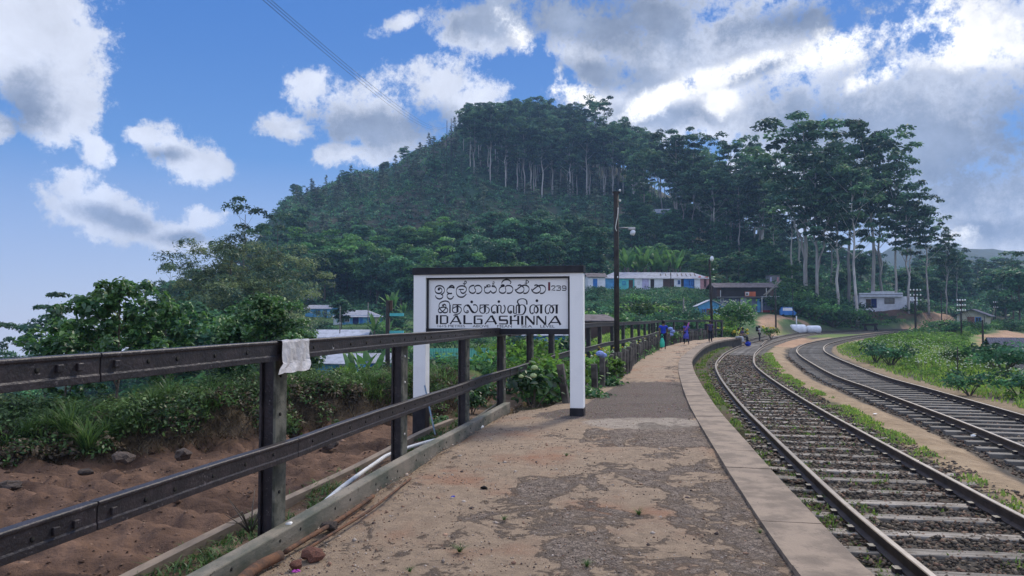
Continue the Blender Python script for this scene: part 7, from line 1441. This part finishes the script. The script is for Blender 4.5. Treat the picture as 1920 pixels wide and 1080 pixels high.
for k, (px, Y, s, lab) in enumerate([(135, 12.7, 1.1, 'big fountain of green grass on the soil bank at the far left'), (170, 12.4, 1.0, 'green grass tuft leaning over the bank right of the biggest one'), (95, 12.9, .9, 'grass tuft at the left end of the bank'), (205, 12.9, .85, 'grass tuft below the forked tree trunk'), (265, 14.2, .9, 'tall bright grass tuft right of the forked trunk'), (318, 14.6, .95, 'tall upright grass tuft on the bank crest'), (290, 13.9, .8, 'pale grass tuft hanging over the bank'), (60, 12.6, .7, 'small grass tuft at the left picture edge'), (240, 13.2, .6, 'low grass tuft on the bank face'), (860, 14.0, .45, 'grass tuft growing behind the third fence post'), (925, 13.3, .5, 'grass tuft with long blades at the end of the beam'), (795, 14.5, .5, 'grass tuft around the foot of the left sign post')]):
    b = on(px, Y); o = link('grass_tuft', TF[k % 3]); o.location = b; o.scale = (s,) * 3; o.rotation_euler = (0, 0, k * 1.3); setp(o, lab, 'grass tuft', 'grass tufts on the bank and by the fence')
for k, (px, py, z, s, lab) in enumerate([(345, 1035, -.14, .55, 'small weed rosette in the strip below the fence, left one'), (385, 1060, -.14, .5, 'small weed at the bottom edge left of the beam'), (430, 1040, -.14, .7, 'weed beside the dead twigs at the foot of the first post'), (470, 985, -.13, .9, 'twiggy weed left of the first post foot'), (490, 1000, -.13, .7, 'low weed touching the first post'), (590, 925, -.14, .6, 'weed rosette between plank and white pipe'), (620, 905, -.14, .6, 'weed in the strip beside the white pipe'), (668, 885, -.14, .6, 'weed under the bend of the white pipe'), (775, 850, -.14, .8, 'leafy weed at the foot of the second post'), (827, 800, -.2, .9, 'leafy weed beyond the thin blue pipe'), (862, 1035, 0, .5, 'green weed growing out of the platform crack'), (945, 975, 0, .35, 'tiny grass patch on the middle of the platform'), (1062, 855, 0, .4, 'small grass patch on the worn asphalt'), (1198, 965, 0, .5, 'grass in the crack near the reddish patch'), (1425, 1000, 0.02, .3, 'little green weed on the coping joint'), (1100, 1062, 0, .4, 'grass patch at the bottom of the picture'), (768, 1072, 0, .3, 'small weed near the brick lumps')]):
    o = link('weed', TS[k % 2]); o.location = G(px, py, z); o.scale = (s * .75, s * .75, s * .45); o.rotation_euler = (0, 0, k * 1.7); setp(o, lab, 'weed', 'small weeds')
m = MB(); rt = random.Random(5)
for k in range(9): a = rt.uniform(0, 6.28); m.tube([(0, 0, 0), (math.cos(a) * .08, math.sin(a) * .08, rt.uniform(.08, .2)), (math.cos(a) * .2, math.sin(a) * .2, rt.uniform(.12, .38))], [.006, .005, .002], 4)
o = m.build('dead_twigs', M['bark_dark']); o.location = G(470, 1000, -.13); setp(o, 'dark dead twigs sticking up beside the foot of the first fence post', 'twigs')
m = MB()
for j in range(5): m.lathe((.018 * math.cos(j * 1.26), .018 * math.sin(j * 1.26), .02), [(0, -.004), (.013, 0), (0, .006)], 7)
o = m.build('fallen_flower', pm('magenta_petals', (.5, .06, .4), None, .7, 5, 0)); o.location = G(555, 1077, .02); setp(o, 'fallen pink and magenta flower lying at the bottom edge near the bricks', 'flower')
n = 2200; i = rn.integers(40, len(bl) - 1, n); d = bl[np.minimum(i + 1, len(bl) - 1)] - bl[i]; d /= np.linalg.norm(d, axis=1)[:, None] + 1e-9; o_ = -rn.uniform(.15, 1.6, n); x = bl[i, 0] + d[:, 1] * o_; y = bl[i, 1] - d[:, 0] * o_
ok = fbm(x * 1.6, y * 1.6, 3, 71) > -.05; x, y = x[ok], y[ok]; h_ = len(x) // 2
clump_field('dry_growth', x[:h_], y[:h_], HH(x[:h_], y[:h_]), rn.uniform(.1, .3, h_), rn.uniform(.08, .3, h_), 44, .04, M['straw'], 16, cv=(.25, 1.3))
clump_field('bank_creeper', x[h_:], y[h_:], HH(x[h_:], y[h_:]), rn.uniform(.1, .32, len(x) - h_), rn.uniform(.1, .35, len(x) - h_), 40, .04, M['grass_dark'], 17, cv=(.3, 1.4))
x, y = field_pts(2600, (1480, 1900), (58, 100)); q = HH(x, y, True)[1]; ok = (q['d2'] > 3.2) & ~blocked_v(x, y); x, y = x[ok], y[ok]; clump_field('meadow_growth', x, y, HH(x, y), rn.uniform(.3, .9, len(x)), rn.uniform(.15, .5, len(x)), 30, .12, M['leaf_bright'], 18, cv=(.35, 1.1))
# ---------------------------------------------------------------- haze
hz_ = MB(); hz_.box((100, 540, -20), (3400, 1180, 360)); hm_ = bpy.data.materials.new('haze'); hm_.use_nodes = True; hm_.node_tree.nodes.clear(); hb_ = NB(hm_.node_tree)
pv = hb_.n('ShaderNodeVolumePrincipled'); pv.inputs['Color'].default_value = (.38, .62, 1.0, 1); pv.inputs['Density'].default_value = HAZE; pv.inputs['Anisotropy'].default_value = .2
ho = hb_.n('ShaderNodeOutputMaterial'); hb_.l(pv.outputs[0], ho.inputs['Volume'])
if HAZE > 0: o = hz_.build('haze', hm_); o['kind'] = 'stuff'

# ---------------------------------------------------------------- say which one: place words for the many trees and bushes
LM = [(-200, 60, 'at the left edge'), (60, 200, 'near the flat topped tree'), (200, 380, 'near the forked broadleaf tree'), (380, 520, 'behind the plastic sheet'), (520, 620, 'by the white bungalow'), (620, 720, 'over the blue cottage'), (720, 800, 'over the left sign post'), (800, 870, 'over the left third of the sign'), (870, 950, 'over the middle of the sign'), (950, 1040, 'over the distance number'), (1040, 1105, 'over the right sign post'), (1105, 1150, 'just left of the lamp pole'), (1150, 1200, 'just right of the lamp pole'), (1200, 1260, 'in line with the row house roof'), (1260, 1320, 'in line with the blue hut'), (1320, 1390, 'in line with the shops'), (1390, 1450, 'in line with the lane'), (1450, 1540, 'in line with the white tank'), (1540, 1620, 'in line with the buffer stop'), (1620, 1700, 'in line with the white house'), (1700, 1780, 'in line with the nearest telegraph pole'), (1780, 1860, 'in line with the signal hut'), (1860, 2200, 'at the right edge')]
by = {}
for o in list(COL.objects):
    if o.parent is None and 'label' in o and 'group' in o: by.setdefault((o['group'], o['label']), []).append(o)
for (gname, lab), obs in by.items():
    if len(obs) < 8 or 'wire' in lab or 'power' in lab: continue
    if 'paling' in lab:
        obs.sort(key=lambda o: o.location.y); nums = ['second', 'third', 'fourth', 'fifth', 'sixth', 'seventh', 'eighth']
        for k, o in enumerate(obs):
            if k < 7: o['label'] = nums[k] + ' weathered wooden paling of the flower bed row counted from the sign'
            else: o['label'] = 'dark paling beside the flower bed, ' + ('between lamp pole and blue shirted walker' if o.location.y < 37 else 'behind the walkers' if o.location.y < 48 else 'at the far end of the row')
        continue
    ds = sorted(o.location.y for o in obs); a_, b_ = ds[len(ds) // 3], ds[2 * len(ds) // 3]
    for o in obs:
        px = 960 + F * o.location.x / o.location.y; w = next((q[2] for q in LM if q[0] <= px < q[1]), 'at the edge')
        dp = 'front row' if o.location.y < a_ else ('middle row' if o.location.y < b_ else 'back row')
        short = ' '.join(lab.split()[:6]) if len(lab.split()) > 8 else lab
        short = {'tall': 'slender pale trunked hilltop gum', 'dense': 'dense dark broadleaf tree behind the village' if 'belt' in lab else 'dense dark bush by the siding'}.get(lab.split()[0], short)
        while short.split()[-1] in ('the', 'of', 'in', 'on', 'among', 'between', 'and', 'a', 'behind', 'below', 'beyond', 'above', 'at', 'around'): short = ' '.join(short.split()[:-1])
        if len((short + ' ' + dp + ' ' + w).split()) > 16: short = ' '.join(short.split()[:5])
        o['label'] = short + ', ' + dp + ' ' + w
